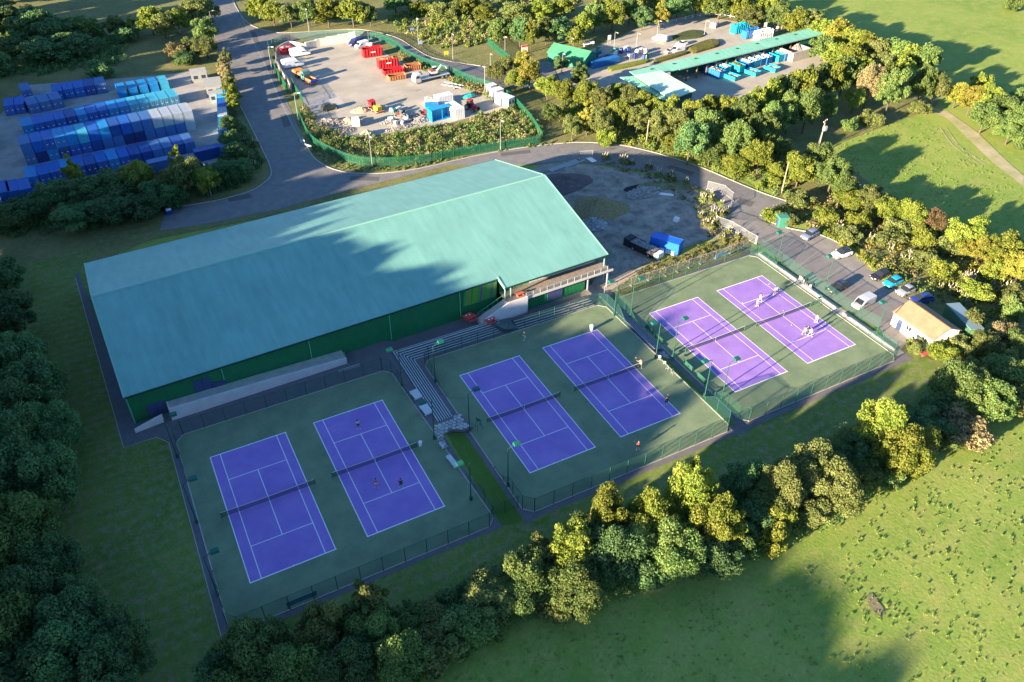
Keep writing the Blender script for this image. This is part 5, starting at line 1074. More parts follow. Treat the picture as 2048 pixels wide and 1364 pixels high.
t = thing('portable_toilet', 'pale blue portable toilet beside the royal blue container', 'portable toilet', site((1321, 490)), R_(20)); MB().box((0, 0, 1.1), (1.3, 1.3, 2.2)).build('body', mat('toilet_blue', (.05, .32, .58), .5), t); MB().box((0, 0, 2.27), (1.3, 1.3, .16), taper=.7).build('roof', mat('toilet_roof', (.3, .5, .62), .5), t); MB().box((0, -.66, 1.1), (.9, .03, 1.9)).build('door', mat('toilet_door', (.08, .26, .42), .5), t)
x_, y_, z_ = site((1287, 503)); t = skip('black tipping trailer loaded with grey rubble beside the hall corner', (x_, y_, z_), R_(108), 6.2, 2.2, 1.5, M_PLAST, M_JUNK, .95, name='tipping_trailer', cat='trailer')
MB().box((3.6, 0, 1.0), (1.4, 2.3, 1.6)).build('tailboard', M_PLAST, t); MB().box((-3.5, 0, .8), (1.3, 1.8, 1.1)).build('cab', M_CARD, t)
for x in (-2, 1.8):
    for s in (-1, 1): wheel(t, x, s*1.15, .42, .25)
for q_, lb in (((1321, 505), 'white sack of sand below the pale blue toilet'), ((1337, 505), 'white sack of sand in front of the blue container'), ((1352, 442), 'white bag on the ground above the blue container'), ((1345, 508), 'low white pallet in front of the blue container')):
    t = thing('sand_bag', lb, 'bag', site(q_)); MB().box((0, 0, .4), (1.1, 1.1, .8), .4, taper=.85).build('bag', M_CARD, t)
def heras(label, pts):
    P = [Vector(p[:2]) for p in pts]; t = thing('site_fence', label, 'fence', (P[0].x, P[0].y, 0)); O = P[0]; mm = mat('heras_mesh', (.4, .41, .42), .6, alpha=.16)
    for a, b in zip(P, P[1:]):
        n = max(1, round((b-a).length/3.4))
        for i in range(n):
            u, v = a.lerp(b, i/n), a.lerp(b, (i+1)/n); z = gz(u.x, u.y); f_ = MB()
            U, V = u-O, v-O
            f_.tube((U.x, U.y, z), (U.x, U.y, z+2), .035, n=5).tube((V.x, V.y, z), (V.x, V.y, z+2), .035, n=5).tube((U.x, U.y, z+1.97), (V.x, V.y, z+1.97), .035, n=5).tube((U.x, U.y, z+.15), (V.x, V.y, z+.15), .035, n=5)
            fr = f_.build('fence_frame', M_GALV, t); MB().poly([(U.x, U.y, z+.15), (V.x, V.y, z+.15), (V.x, V.y, z+1.97), (U.x, U.y, z+1.97)]).build('mesh_panel', mm, fr)
            MB().box((U.x, U.y, z+.08), (.7, .25, .16), math.atan2((b-a).y, (b-a).x)+1.57).build('fence_foot', M_CONC, t)
    return t
heras('grey wire site fence bending round the pampas grass beside the service road', px((1414, 378), (1448, 388), (1464, 402), (1460, 420), (1430, 430), (1430, 448), (1465, 462), (1512, 490)))
heras('grey wire site fence between the hall balcony and the lilac courts', px((1208, 590), (1262, 572), (1330, 552), (1400, 528), (1460, 508), (1510, 488)))
heras('grey wire site fence along the top of the building site', px((1090, 332), (1130, 325), (1160, 318), (1185, 316)))
solo('banner', MB().box((0, 0, 1.3), (3.2, .04, 1.0)), mat('banner_blue', (.35, .55, .65), .6), 'pale blue banner on the fence above the lilac courts', 'banner', loc=site((1440, 521)), rz=R_(6))
# ================================================================ court furniture
M_BENCH = mat('bench_white', (.55, .57, .58), .7); M_RTAB = mat('picnic_red', (.60, .07, .06), .6)
def picnic(label, loc, rz, m, group=None):
    t = thing('picnic_table', label, 'picnic table', loc, rz, group)
    MB().box((0, 0, .74), (1.8, .75, .06)).build('table_top', m, t)
    for s in (-1, 1):
        MB().box((0, s*.72, .44), (1.8, .28, .05)).build('seat', m, t)
        MB().box((s*.65, 0, .4), (.08, 1.5, .08)).box((s*.65, 0, .38), (.08, .5, .7)).build('leg', m, t)
    return t
for i, (q_, z_, lb) in enumerate((((936, 637), .05, 'red picnic table, leftmost of the three at the top of the steps'), ((943, 640), .05, 'red picnic table, right beside the leftmost at the top of the steps'), ((981, 645), .1, 'red picnic table alone beside the dark fan of steps'))):
    p = G(*q_, z_); t = picnic(lb, (p.x, p.y, z_), R_(10), M_RTAB, 'red picnic tables by the hall')
    if i != 1: 
        for s in (-.3, .3): solo('paper_plate', MB().tube((0, 0, 0), (0, 0, .03), .16, n=10), M_WHITE, 'white plate on the red picnic table, %s, %s' % ('the left of two' if s < 0 else 'the right of two', 'table on the left' if i == 0 else 'table on the right'), 'plate', loc=(p.x+s, p.y, z_+.78))
po = G(1040, 588, 2.8)
picnic('orange picnic table on the balcony deck outside the hall entrance', (po.x, po.y, 2.35), HA, mat('picnic_orange', (.42, .13, .07), .6)).scale = (.85, .85, .85)
def bench(label, loc, rz, L_=2.4, W_=1.0):
    t = thing('bench', label, 'bench', loc, rz)
    for k in range(4): MB().box((0, -W_/2+W_*(k+.5)/4, .48), (L_, W_/4-.03, .06)).build('slat', M_BENCH, t)
    for s in (-1, 1): MB().box((s*(L_/2-.25), 0, .22), (.12, W_-.1, .45)).build('leg', M_BENCH, t)
    return t
p = G(832, 792, .05); bench('white slatted table bench, upper of the two beside the grey steps', (p.x, p.y, .04), R_(95), 2.0, 1.3)
p = G(852, 822, .05); bench('white slatted table bench, lower of the two beside the grey steps', (p.x, p.y, .04), R_(95), 2.2, 1.3)
p = G(905, 926, .05); bench('narrow white bench along the grass strip below the stone patio', (p.x, p.y, .04), R_(95), 2.6, .8)
p = G(886, 893, .05); bench('small white bench at the lower edge of the stone patio', (p.x, p.y, .04), R_(95), 1.2, .8)
solo('bench_shelter', MB().box((0, 0, 1.0), (3.7, .08, .9)).box((-1.7, .1, .5), (.08, .1, 1.0)).box((1.7, .1, .5), (.08, .1, 1.0)), mat('banner_teal', (.12, .30, .36), .6), 'pale blue-grey banner fixed low on the bottom fence of the leftmost enclosure', 'banner', loc=(G(605, 1203, .5).x, 62.15, .0), rz=0)
def ball_basket(label, loc, col=(.65, .68, .3)):
    t = thing('ball_basket', label, 'ball basket', loc)
    MB().box((0, 0, .75), (.42, .32, .32), taper=1.1).build('basket', M_GALV, t)
    for s in (-1, 1): MB().tube((s*.2, 0, 0), (s*.15, 0, .6), .02, n=5).build('leg', M_GALV, t)
    b = MB(); r = random.Random(3)
    for k in range(14): b.box((r.uniform(-.16, .16), r.uniform(-.1, .1), .93), (.07, .07, .07), r.random())
    b.build('balls', mat('ball_yellow', (.6, .65, .1), .8), t)
def lbl_white(label, q_, z_, name='white_bin', cat='bin', h=1.0, r_=.28):
    p = G(*q_, z_); t = thing(name, label, cat, (p.x, p.y, z_)); MB().tube((0, 0, 0), (0, 0, h*.85), r_*.8, r_, n=12).build('body', M_WHITE, t); MB().tube((0, 0, h*.85), (0, 0, h), r_*1.08, r_*.5, n=12).build('lid', M_WHITE, t)
lbl_white('small round white bin beside the right-hand net post of the doubles court', (841, 891), .06, h=.9)
lbl_white('white ball bin behind the top line of the right-hand court in the middle enclosure', (1183, 660), ZB+.06, h=1.2, r_=.34)
def umpire(label, loc, rz):
    t = thing('umpire_chair', label, 'umpire chair', loc, rz)
    for sx in (-1, 1):
        for sy in (-1, 1): MB().tube((sx*.42, sy*.42, 0), (sx*.25, sy*.25, 1.75), .03, n=5).build('leg', M_FPOST, t)
    MB().box((0, 0, 1.77), (.55, .5, .06)).build('seat', M_FPOST, t); MB().box((-.26, 0, 2.05), (.06, .5, .5)).build('backrest', M_FPOST, t)
    for k in range(4): MB().tube((.42-.04*k, -.36, .35+.35*k), (.42-.04*k, .36, .35+.35*k), .022, n=5).build('rung', M_FPOST, t)
umpire('dark umpire chair at the left net post of the middle enclosure', (36.6, 79.9, ZB+.06), 0)
umpire('umpire chair at the right net post of the lilac courts by the car park fence', (106.0, 80.6, ZC+.06), math.pi)
# cluttered white chairs and bags beside the lilac steps and court edges
r2 = random.Random(12)
def chair(label, loc, rz, m=M_OFF, grp=None):
    t = thing('chair', label, 'chair', loc, rz, grp); MB().box((0, 0, .45), (.45, .45, .05)).build('seat', m, t); MB().box((-.21, 0, .72), (.05, .45, .5)).build('backrest', m, t)
    for sx in (-1, 1):
        for sy in (-1, 1): MB().tube((sx*.19, sy*.19, 0), (sx*.19, sy*.19, .43), .02, n=4).build('leg', m, t)
    return t
for k in range(4):
    chair('white plastic chair, %s in the line beside the middle enclosure net post' % ORD[k], (70.2+r2.uniform(-.25, .35), 80.4-k*1.3, ZB+.06), r2.random()*6, grp='white chairs beside the middle enclosure')
for k in range(6):
    chair('white plastic chair, %s along the car park fence' % ORD[k], (108.6+r2.uniform(-.2, .2), 88.2-k*.5-(k > 2)*.6, ZC+.06), r2.random()*6, grp='white chairs beside the car park fence')
for k in range(4):
    chair('white chair, %s below the stone patio in the bottom-left enclosure' % ORD[k], (30.3+r2.uniform(-.1, .1), 79.3-k*.55, .07), r2.random()*6, grp='white chairs beside the bottom-left enclosure')
# practice nets folded at the side of the lilac court: dark green boards
for k, (y_, w_) in enumerate(((88.6, 2.0), (85.6, 2.0), (77.5, 2.4), (74.0, 2.2))):
    t = thing('wind_screen', 'dark green screen board, %s from the top along the left edge of the lilac courts' % ORD[k], 'screen', (74.1, y_, ZC+.06), R_(90))
    MB().box((0, 0, .5), (w_, .05, .85)).build('board', M_FPOST, t)
    for s in (-1, 1): MB().box((s*w_/2, 0, .5), (.06, .3, .95)).build('support', M_FPOST, t)
# ================================================================ people
SKIN = mat('skin', (.42, .24, .17), .6); HAIR = mat('hair_dark', (.03, .02, .015), .8); SHOE = mat('trainer_white', (.7, .7, .7), .6)
def figure(label, loc, rz, top, bottom, pose=0, hair=HAIR, cap=None):
    """standing player grown as one skinned surface; clothes are a second skin over it"""
    P = {'pel': (0, 0, .95), 'ch': (0, 0, 1.25), 'sh': (.02, 0, 1.43), 'nk': (.03, 0, 1.52), 'hd': (.05, 0, 1.62), 'tp': (.05, 0, 1.74)}
    spread = (.14, .22, .18)[pose]; bend = (.0, .12, .05)[pose]
    for s, n in ((-1, 'l'), (1, 'r')):
        P['hp'+n] = (0, s*.10, .92); P['kn'+n] = (.05+bend, s*(.11+spread*.4), .49); P['an'+n] = (-.02+(.18*s if pose == 1 else .05*s), s*(.12+spread*.6), .09); P['to'+n] = (P['an'+n][0]+.17, P['an'+n][1], .035)
        P['so'+n] = (0, s*.19, 1.41)
    if pose == 0: arms = {'l': [(.05, -.27, 1.14), (.24, -.22, .98)], 'r': [(.05, .27, 1.14), (.27, .2, 1.02)]}
    elif pose == 1: arms = {'l': [(.18, -.30, 1.2), (.40, -.22, 1.25)], 'r': [(-.05, .42, 1.25), (.12, .62, 1.32)]}
    else: arms = {'l': [(.15, -.3, 1.5), (.28, -.28, 1.78)], 'r': [(-.12, .4, 1.38), (-.2, .36, 1.62)]}
    verts = []; idx = {}; E_ = []; rad = []
    def V(k, p, r): idx[k] = len(verts); verts.append(p); rad.append(r)
    V('pel', P['pel'], .135); V('ch', P['ch'], .15); V('sh', P['sh'], .11); V('nk', P['nk'], .052); V('hd', P['hd'], .088); V('tp', P['tp'], .062)
    E_ += [('pel', 'ch'), ('ch', 'sh'), ('sh', 'nk'), ('nk', 'hd'), ('hd', 'tp')]
    for n in 'lr':
        V('hp'+n, P['hp'+n], .10); V('kn'+n, P['kn'+n], .058); V('an'+n, P['an'+n], .038); V('to'+n, P['to'+n], .03); V('so'+n, P['so'+n], .062); V('el'+n, arms[n][0], .042); V('wr'+n, arms[n][1], .028)
        E_ += [('pel', 'hp'+n), ('hp'+n, 'kn'+n), ('kn'+n, 'an'+n), ('an'+n, 'to'+n), ('sh', 'so'+n), ('so'+n, 'el'+n), ('el'+n, 'wr'+n)]
        w_ = Vector(arms[n][1]); e = Vector(arms[n][0]); dr = (w_-e).normalized(); sd_ = dr.cross(Vector((0, 0, 1))).normalized() if abs(dr.z) < .95 else Vector((0, 1, 0))
        pm = w_+dr*.05; V('pm'+n, tuple(pm), .022); E_.append(('wr'+n, 'pm'+n))
        for k in range(5):
            o_ = sd_*(.03*(k-1.5)/1.5 if k < 4 else -.045); L_ = (.075, .085, .08, .065, .05)[k]
            V('f%d%s' % (k, n), tuple(pm+o_+dr*L_*.6), .009); V('g%d%s' % (k, n), tuple(pm+o_+dr*L_*.8+Vector((0, 0, -.02))), .008); E_ += [('pm'+n, 'f%d%s' % (k, n)), ('f%d%s' % (k, n), 'g%d%s' % (k, n))]
    def grow(keys, scale, nm):
        ks = list(keys); m_ = bpy.data.meshes.new(nm); ix = {k: i for i, k in enumerate(ks)}
        m_.from_pydata([verts[idx[k]] for k in ks], [(ix[a], ix[b]) for a, b in E_ if a in ix and b in ix], []); o = bpy.data.objects.new('tmp', m_); COL.objects.link(o)
        md = o.modifiers.new('s', 'SKIN'); md.use_smooth_shade = True; lay = m_.skin_vertices[0].data
        for k in ks: r = rad[idx[k]]*scale(k); lay[ix[k]].radius = (r, r)
        lay[ix[ks[0]]].use_root = True; sb = o.modifiers.new('b', 'SUBSURF'); sb.levels = 1; sb.render_levels = 1
        bpy.context.view_layer.update(); dg = bpy.context.evaluated_depsgraph_get(); me = bpy.data.meshes.new_from_object(o.evaluated_get(dg)); me.name = nm; bpy.data.objects.remove(o); me.materials.clear(); return me
    t = thing('person', label, 'person', loc, rz)
    me = grow(list(idx), lambda k: 1., 'body'); me.materials.append(SKIN); link('body', me, t)
    me = grow([k for k in idx if k in ('pel', 'ch', 'sh', 'sol', 'sor', 'ell', 'elr')], lambda k: 1.18 if k[:2] != 'el' else 1.25, 'shirt'); me.materials.append(mat('cloth_%s' % '_'.join('%02d' % int(c*99) for c in top), top, .85)); link('shirt', me, t)
    me = grow([k for k in idx if k in ('pel', 'hpl', 'hpr', 'knl', 'knr')], lambda k: 1.2 if k[:2] != 'kn' else 1.45, 'shorts'); me.materials.append(mat('cloth_%s' % '_'.join('%02d' % int(c*99) for c in bottom), bottom, .85)); link('shorts', me, t)
    h = MB(); h.loft([[(.035+math.cos(a)*r_-(.015), math.sin(a)*r_*.92, z) for a in [k*.628 for k in range(10)]] for r_, z in ((.098, 1.655), (.11, 1.70), (.095, 1.765), (.05, 1.81))]); h.build('hair' if not cap else 'cap', cap or hair, t, True)
    fc = MB()
    for s in (-1, 1): fc.box((.135, s*.032, 1.645), (.012, .02, .012)); fc.box((.05, s*.092, 1.63), (.03, .02, .05))
    fc.box((.145, 0, 1.615), (.03, .022, .04)); fc.box((.132, 0, 1.575), (.01, .045, .01)); fc.build('face', SKIN, t)
    for n in 'lr': a_ = P['an'+n]; MB().box((a_[0]+.06, a_[1], .045), (.28, .1, .09), taper=.75).build('shoe', SHOE, t)
    return t, arms
def racket(label, loc, rz, tilt=.6):
    t = thing('tennis_racket', label, 'tennis racket', loc, rz); r = MB(); 
    d = Vector((math.cos(tilt), 0, math.sin(tilt))); MB().tube((0, 0, 0), tuple(d*.3), .016, n=6).build('handle', M_PLAST, t)
    c = d*.48; n_ = 14; pts = [c+d*.17*math.cos(k/n_*6.283)+Vector((0, .125, 0))*math.sin(k/n_*6.283) for k in range(n_)]
    for a, b in zip(pts, pts[1:]+pts[:1]): r.tube(a, b, .012, n=5)
    r.build('head_frame', M_PLAST, t); s = MB()
    for k in range(-2, 3): s.tube(c+Vector((0, k*.04, 0))-d*.14, c+Vector((0, k*.04, 0))+d*.14, .003, n=3); s.tube(c+d*k*.055+Vector((0, -.11, 0)), c+d*k*.055+Vector((0, .11, 0)), .003, n=3)
    s.build('strings', M_WHITE, t)
PE = [((717, 857), ZA, -90, (.62, .63, .62), (.03, .03, .04), 0, 'person in a white top and dark shorts at the top of the doubles court'), ((754, 975), ZA, 80, (.60, .12, .06), (.55, .5, .5), 1, 'person in an orange-red top below the net of the doubles court'),
      ((803, 975), ZA, 95, (.02, .02, .03), (.05, .05, .06), 0, 'person dressed all in black on the service line of the doubles court'), ((1276, 899), ZB, 100, (.80, .06, .08), (.02, .02, .03), 0, 'person in a bright red top behind the baseline near the bottom fence'),
      ((1332, 810), ZB, 90, (.03, .03, .05), (.03, .03, .04), 2, 'person in dark clothes at the lower right corner of the court with the sunlit edge'), ((1048, 679), ZB, 0, (.03, .03, .03), (.5, .5, .48), 1, 'person in a dark top and white shorts near the upper fence of the middle enclosure'),
      ((1280, 735), ZB, 60, (.6, .3, .2), (.55, .5, .45), 1, 'person crouching with an orange top beside the right net post of the middle enclosure'),
      ((1608, 669), ZC, 70, (.6, .55, .48), (.5, .42, .36), 2, 'person in pale clothes serving, with the longest shadow on the far lilac court'), ((1620, 672), ZC, 70, (.62, .58, .54), (.52, .48, .44), 1, 'person in white bending just right of the server on the far lilac court'),
      ((1632, 645), ZC, 80, (.66, .63, .58), (.55, .5, .44), 0, 'person in white standing near the right sideline of the far lilac court'), ((1549, 589), ZC, -100, (.75, .75, .8), (.1, .08, .14), 0, 'person in a white top on the far service line of the far lilac court'),
      ((1519, 603), ZC, -95, (.5, .42, .5), (.4, .36, .4), 1, 'person in pale grey near the centre of the far service line'), ((1514, 612), ZC, -90, (.68, .66, .66), (.45, .42, .38), 0, 'person in bright white on the left part of the far lilac court')]
for i, (q_, z_, a_, tp, bt, ps, lb) in enumerate(PE):
    p = G(*q_, z_+.06); a = R_(a_); t, arms = figure(lb, (p.x, p.y, z_+.07), a, tp, bt, ps); t.scale = (1.04, 1.04, 1.04)
    h = Vector(arms['r'][1])*1.04; hx = h.x*math.cos(a)-h.y*math.sin(a); hy = h.x*math.sin(a)+h.y*math.cos(a)
    racket('racket of the '+' '.join(lb.split()[:13]), (p.x+hx, p.y+hy, z_+.07+h.z), a+.3, .5 if ps < 2 else 1.3)
p = G(1616, 664, ZC); ball_basket('tennis ball basket on legs beside the two coaches on the far lilac court', (p.x, p.y, ZC+.07))
rb = random.Random(2)
for k in range(7):
    pts = (rb.uniform(93.5, 103), rb.uniform(70, 91)); solo('tennis_ball', MB().box((0, 0, .05), (.09, .09, .09), rb.random()), mat('ball_yellow', (.6, .65, .1), .8), 'loose tennis ball lying on the far lilac court', 'tennis ball', loc=(pts[0], pts[1], ZC+.07), group='loose balls on the far lilac court')
# ================================================================ trees and shrubs
BARK = mat('bark', (.10, .08, .06), .95, var=.3, vscale=4)
LF = {'dark': leafmat('leaves_dark', (.065, .145, .055), (.10, .195, .07), (.15, .24, .08)),
      'mid': leafmat('leaves_mid', (.08, .155, .045), (.135, .215, .06), (.20, .27, .075)),
      'yg': leafmat('leaves_yellow_green', (.10, .16, .025), (.19, .25, .04), (.30, .33, .065)),
      'olive': leafmat('leaves_olive', (.09, .125, .038), (.16, .20, .06), (.24, .265, .09)),
      'gold': leafmat('leaves_golden', (.15, .19, .03), (.26, .26, .045), (.36, .32, .07)),
      'straw': leafmat('leaves_straw', (.20, .19, .085), (.31, .28, .13), (.42, .36, .18)),
      'russet': leafmat('leaves_russet', (.12, .12, .05), (.20, .16, .07), (.28, .20, .10))}
DESC = {'dark': 'dark green', 'mid': 'mid green', 'yg': 'yellow-green', 'olive': 'olive green', 'gold': 'golden yellow', 'straw': 'straw-coloured', 'russet': 'russet'}
def leaf_quads(C, Nn, size, rg, jit=.8):
    """one small quad per centre, roughly facing its normal"""
    n = len(C); Nn = Nn+rg.normal(0, jit, (n, 3)); Nn /= np.linalg.norm(Nn, axis=1)[:, None]+1e-9
    t = rg.normal(0, 1, (n, 3)); t -= (t*Nn).sum(1)[:, None]*Nn; t /= np.linalg.norm(t, axis=1)[:, None]+1e-9; b = np.cross(Nn, t)
    s = size*rg.uniform(.6, 1.3, (n, 1)); t = t*s; b = b*s*.75
    return np.stack([C-t*.5, C+b*.5, C+t*.55, C-b*.5], 1).reshape(-1, 3)
def quads_mesh(name, V):
    n = len(V)//4; me = bpy.data.meshes.new(name); me.vertices.add(len(V)); me.vertices.foreach_set('co', V.astype(np.float32).ravel())
    me.loops.add(n*4); me.loops.foreach_set('vertex_index', np.arange(n*4, dtype=np.int32)); me.polygons.add(n)
    me.polygons.foreach_set('loop_start', np.arange(0, n*4, 4, dtype=np.int32)); me.update(calc_edges=True); return me
def crown(seed, rx_, h, lobes, nleaf, size, base=.18, pointy=0., low=False):
    """crown from leafy lobes spread through an uneven egg; h is the height of the crown top above ground"""
    rg = np.random.default_rng(seed); cz0 = h*base; hh = (h-cz0)/2; Cs = []; Ns = []
    g = 0
    L = []
    while len(L) < lobes:
        d = rg.normal(0, 1, 3); d /= np.linalg.norm(d)
        if d[2] < -.75: continue
        k = rg.uniform(.45, .86); w_ = 1-pointy*max(0, d[2])
        c = np.array([d[0]*rx_*k*w_, d[1]*rx_*k*w_, cz0+hh+d[2]*hh*k*1.05]); L.append((c*np.array([1, 1, 1])+rg.normal(0, .06, 3)*rx_, rg.choice([.13, .18, .24, .34], p=[.3, .3, .25, .15])*rx_*(1-.35*pointy)))
    a0 = rg.uniform(0, 6.28); L.append((np.array([math.cos(a0)*rx_*.2, math.sin(a0)*rx_*.2, cz0+hh*.9]), rx_*.52)); L.append((np.array([-math.cos(a0)*rx_*.35, -math.sin(a0)*rx_*.35, cz0+hh*.6]), rx_*.4))
    w_ = np.array([r**2 for _, r in L]); cnt = (nleaf*w_/w_.sum()).astype(int)
    for (c, r), n in zip(L, cnt):
        d = rg.normal(0, 1, (n, 3)); d /= np.linalg.norm(d, axis=1)[:, None]; rad = r*(1-.42*rg.random(n)**2)*(1+.16*np.sin(d[:, 0]*7+seed)*np.sin(d[:, 1]*6)+.1*np.sin(d[:, 2]*9))
        # droop the underside away
        p = c+d*rad[:, None]*np.array([1, 1, .9]); keep = p[:, 2] > max(.1, cz0*.6); Cs.append(p[keep]); Ns.append(d[keep])
    C = np.concatenate(Cs); N_ = np.concatenate(Ns)
    return quads_mesh('crown', leaf_quads(C, N_, size, rg))
def trunk_mesh(seed, h, r):
    rg = random.Random(seed); mb = MB(); top = (rg.uniform(-.3, .3), rg.uniform(-.3, .3), h*.62); mb.tube((0, 0, -.3), top, r, r*.45, n=7)
    for k in range(6):
        a = k*1.05+rg.random(); z = h*rg.uniform(.25, .5); q = Vector(top)*z/(h*.62); mb.tube(q, q+Vector((math.cos(a)*h*.22, math.sin(a)*h*.22, h*.22)), r*.42, r*.12, n=5)
    return mb.mesh('trunk', BARK)
PR = {}
def proto(kind, seed):
    k = (kind, seed)
    if k not in PR:
        if kind == 'big': PR[k] = (crown(seed, 5., 10., 60, 24000, .33), trunk_mesh(seed, 10, .28), 10., 5.)
        elif kind == 'tree': PR[k] = (crown(seed, 4., 9., 46, 14000, .34), trunk_mesh(seed, 9, .22), 9., 4.)
        elif kind == 'tall': PR[k] = (crown(seed, 2.6, 9., 34, 9500, .32, .1, .35), trunk_mesh(seed, 9, .18), 9., 2.6)
        elif kind == 'bush': PR[k] = (crown(seed, 2.5, 3.2, 26, 5600, .27, .02), None, 3.2, 2.5)
        elif kind == 'far': PR[k] = (crown(seed, 4., 9., 38, 7000, .46), trunk_mesh(seed, 9, .22), 9., 4.)
        elif kind == 'clump': PR[k] = (crown(seed, 8., 20., 70, 15000, 1.5, .06), trunk_mesh(seed, 20, .5), 20., 8.)
    return PR[k]
TR = random.Random(77); TLOG = []
def plant(P, h, r, kind, tone, label, cat='tree', name=None, group=None):
    seed = TR.choice({'big': (1, 2, 3, 4), 'tree': (11, 12, 13, 14), 'tall': (21, 22, 23), 'bush': (31, 32, 33), 'far': (41, 42, 43), 'clump': (51, 52)}[kind])
    pr = proto(kind, seed); me = pr[0];
    if not me.materials: me.materials.append(LF['mid'])
    rz = TR.random()*6.28; s = (r/pr[3], r/pr[3]*TR.uniform(.88, 1.12), h/pr[2])
    if kind == 'bush':
        o = link(name or 'bush', me); o.material_slots[0].link = 'OBJECT'; o.material_slots[0].material = LF[tone]; o.location = P; o.scale = s; o.rotation_euler = (0, 0, rz); return tag(o, label, 'bush' if cat == 'tree' else cat, group)
    t = thing(name or 'tree', label, cat, P, rz, group); t.scale = s; o = link('crown', me, t); o.material_slots[0].link = 'OBJECT'; o.material_slots[0].material = LF[tone]; link('trunk', pr[1], t); return t
def at_centre(cx, cy, h):
    """ground point below a crown whose middle shows at the pixel"""
    z = 0
    for _ in range(4): p = G(cx, cy, z+h*.52); z = gz(p.x, p.y)
    return Vector((p.x, p.y, z)), (p-cam).length
def grove(where, items, group=None, kindmap=None):
    """items: (cx, cy, width px, height m, tone[, kind])"""
    items = sorted(items, key=lambda q: (q[0], q[1])); n = {}; tot = {}
    sz = lambda it: 'bushy' if (it[5] if len(it) > 5 else '') == 'bush' or it[3] < 4.5 else ('tall' if it[3] > 9.5 else 'medium')
    for it in items: k = (it[4], sz(it)); tot[k] = tot.get(k, 0)+1
    for it in items:
        cx, cy, wp, h, tone = it[:5]; kd = it[5] if len(it) > 5 else ('bush' if h < 4.5 else 'tree'); P, dist = at_centre(cx, cy, h); r = wp/2*dist/FPX*.98
        k = (tone, sz(it)); i = n.get(k, 0); n[k] = i+1; noun = 'bush' if kd == 'bush' else 'tree'
        adj = '' if sz(it) == 'bushy' else sz(it)+' '
        lb = ('the only %s%s %s %s' % (adj, DESC[tone], noun, where)) if tot[k] == 1 else '%s %s%s %s from the left %s' % (ORD[i], adj, DESC[tone], noun, where)
        plant(P, h, r, kd, tone, lb)
D, Md, Y, O_, Gd, S_, Ru = 'dark', 'mid', 'yg', 'olive', 'gold', 'straw', 'russet'
grove('in the shaded wood at the left', [(30, 735, 130, 12, D, 'big'), (75, 790, 110, 11, D, 'big'), (20, 830, 130, 12, D, 'big'), (105, 870, 100, 10, D, 'big'), (50, 900, 120, 12, D, 'big'), (100, 960, 120, 11, D, 'big'), (20, 970, 130, 12, D, 'big'), (50, 1070, 130, 13, Md, 'big'), (10, 1130, 130, 12, Md, 'big'), (105, 1145, 110, 10, D, 'big'), (60, 1210, 150, 11, D, 'big'), (150, 1240, 140, 10, D, 'big'), (235, 1290, 120, 9, D, 'big'), (130, 1320, 140, 10, D, 'big'), (20, 1300, 150, 12, Md, 'big'), (220, 1355, 120, 9, D, 'big'), (10, 640, 100, 9, D), (5, 560, 80, 8, D), (60, 1355, 130, 10, D, 'big')])
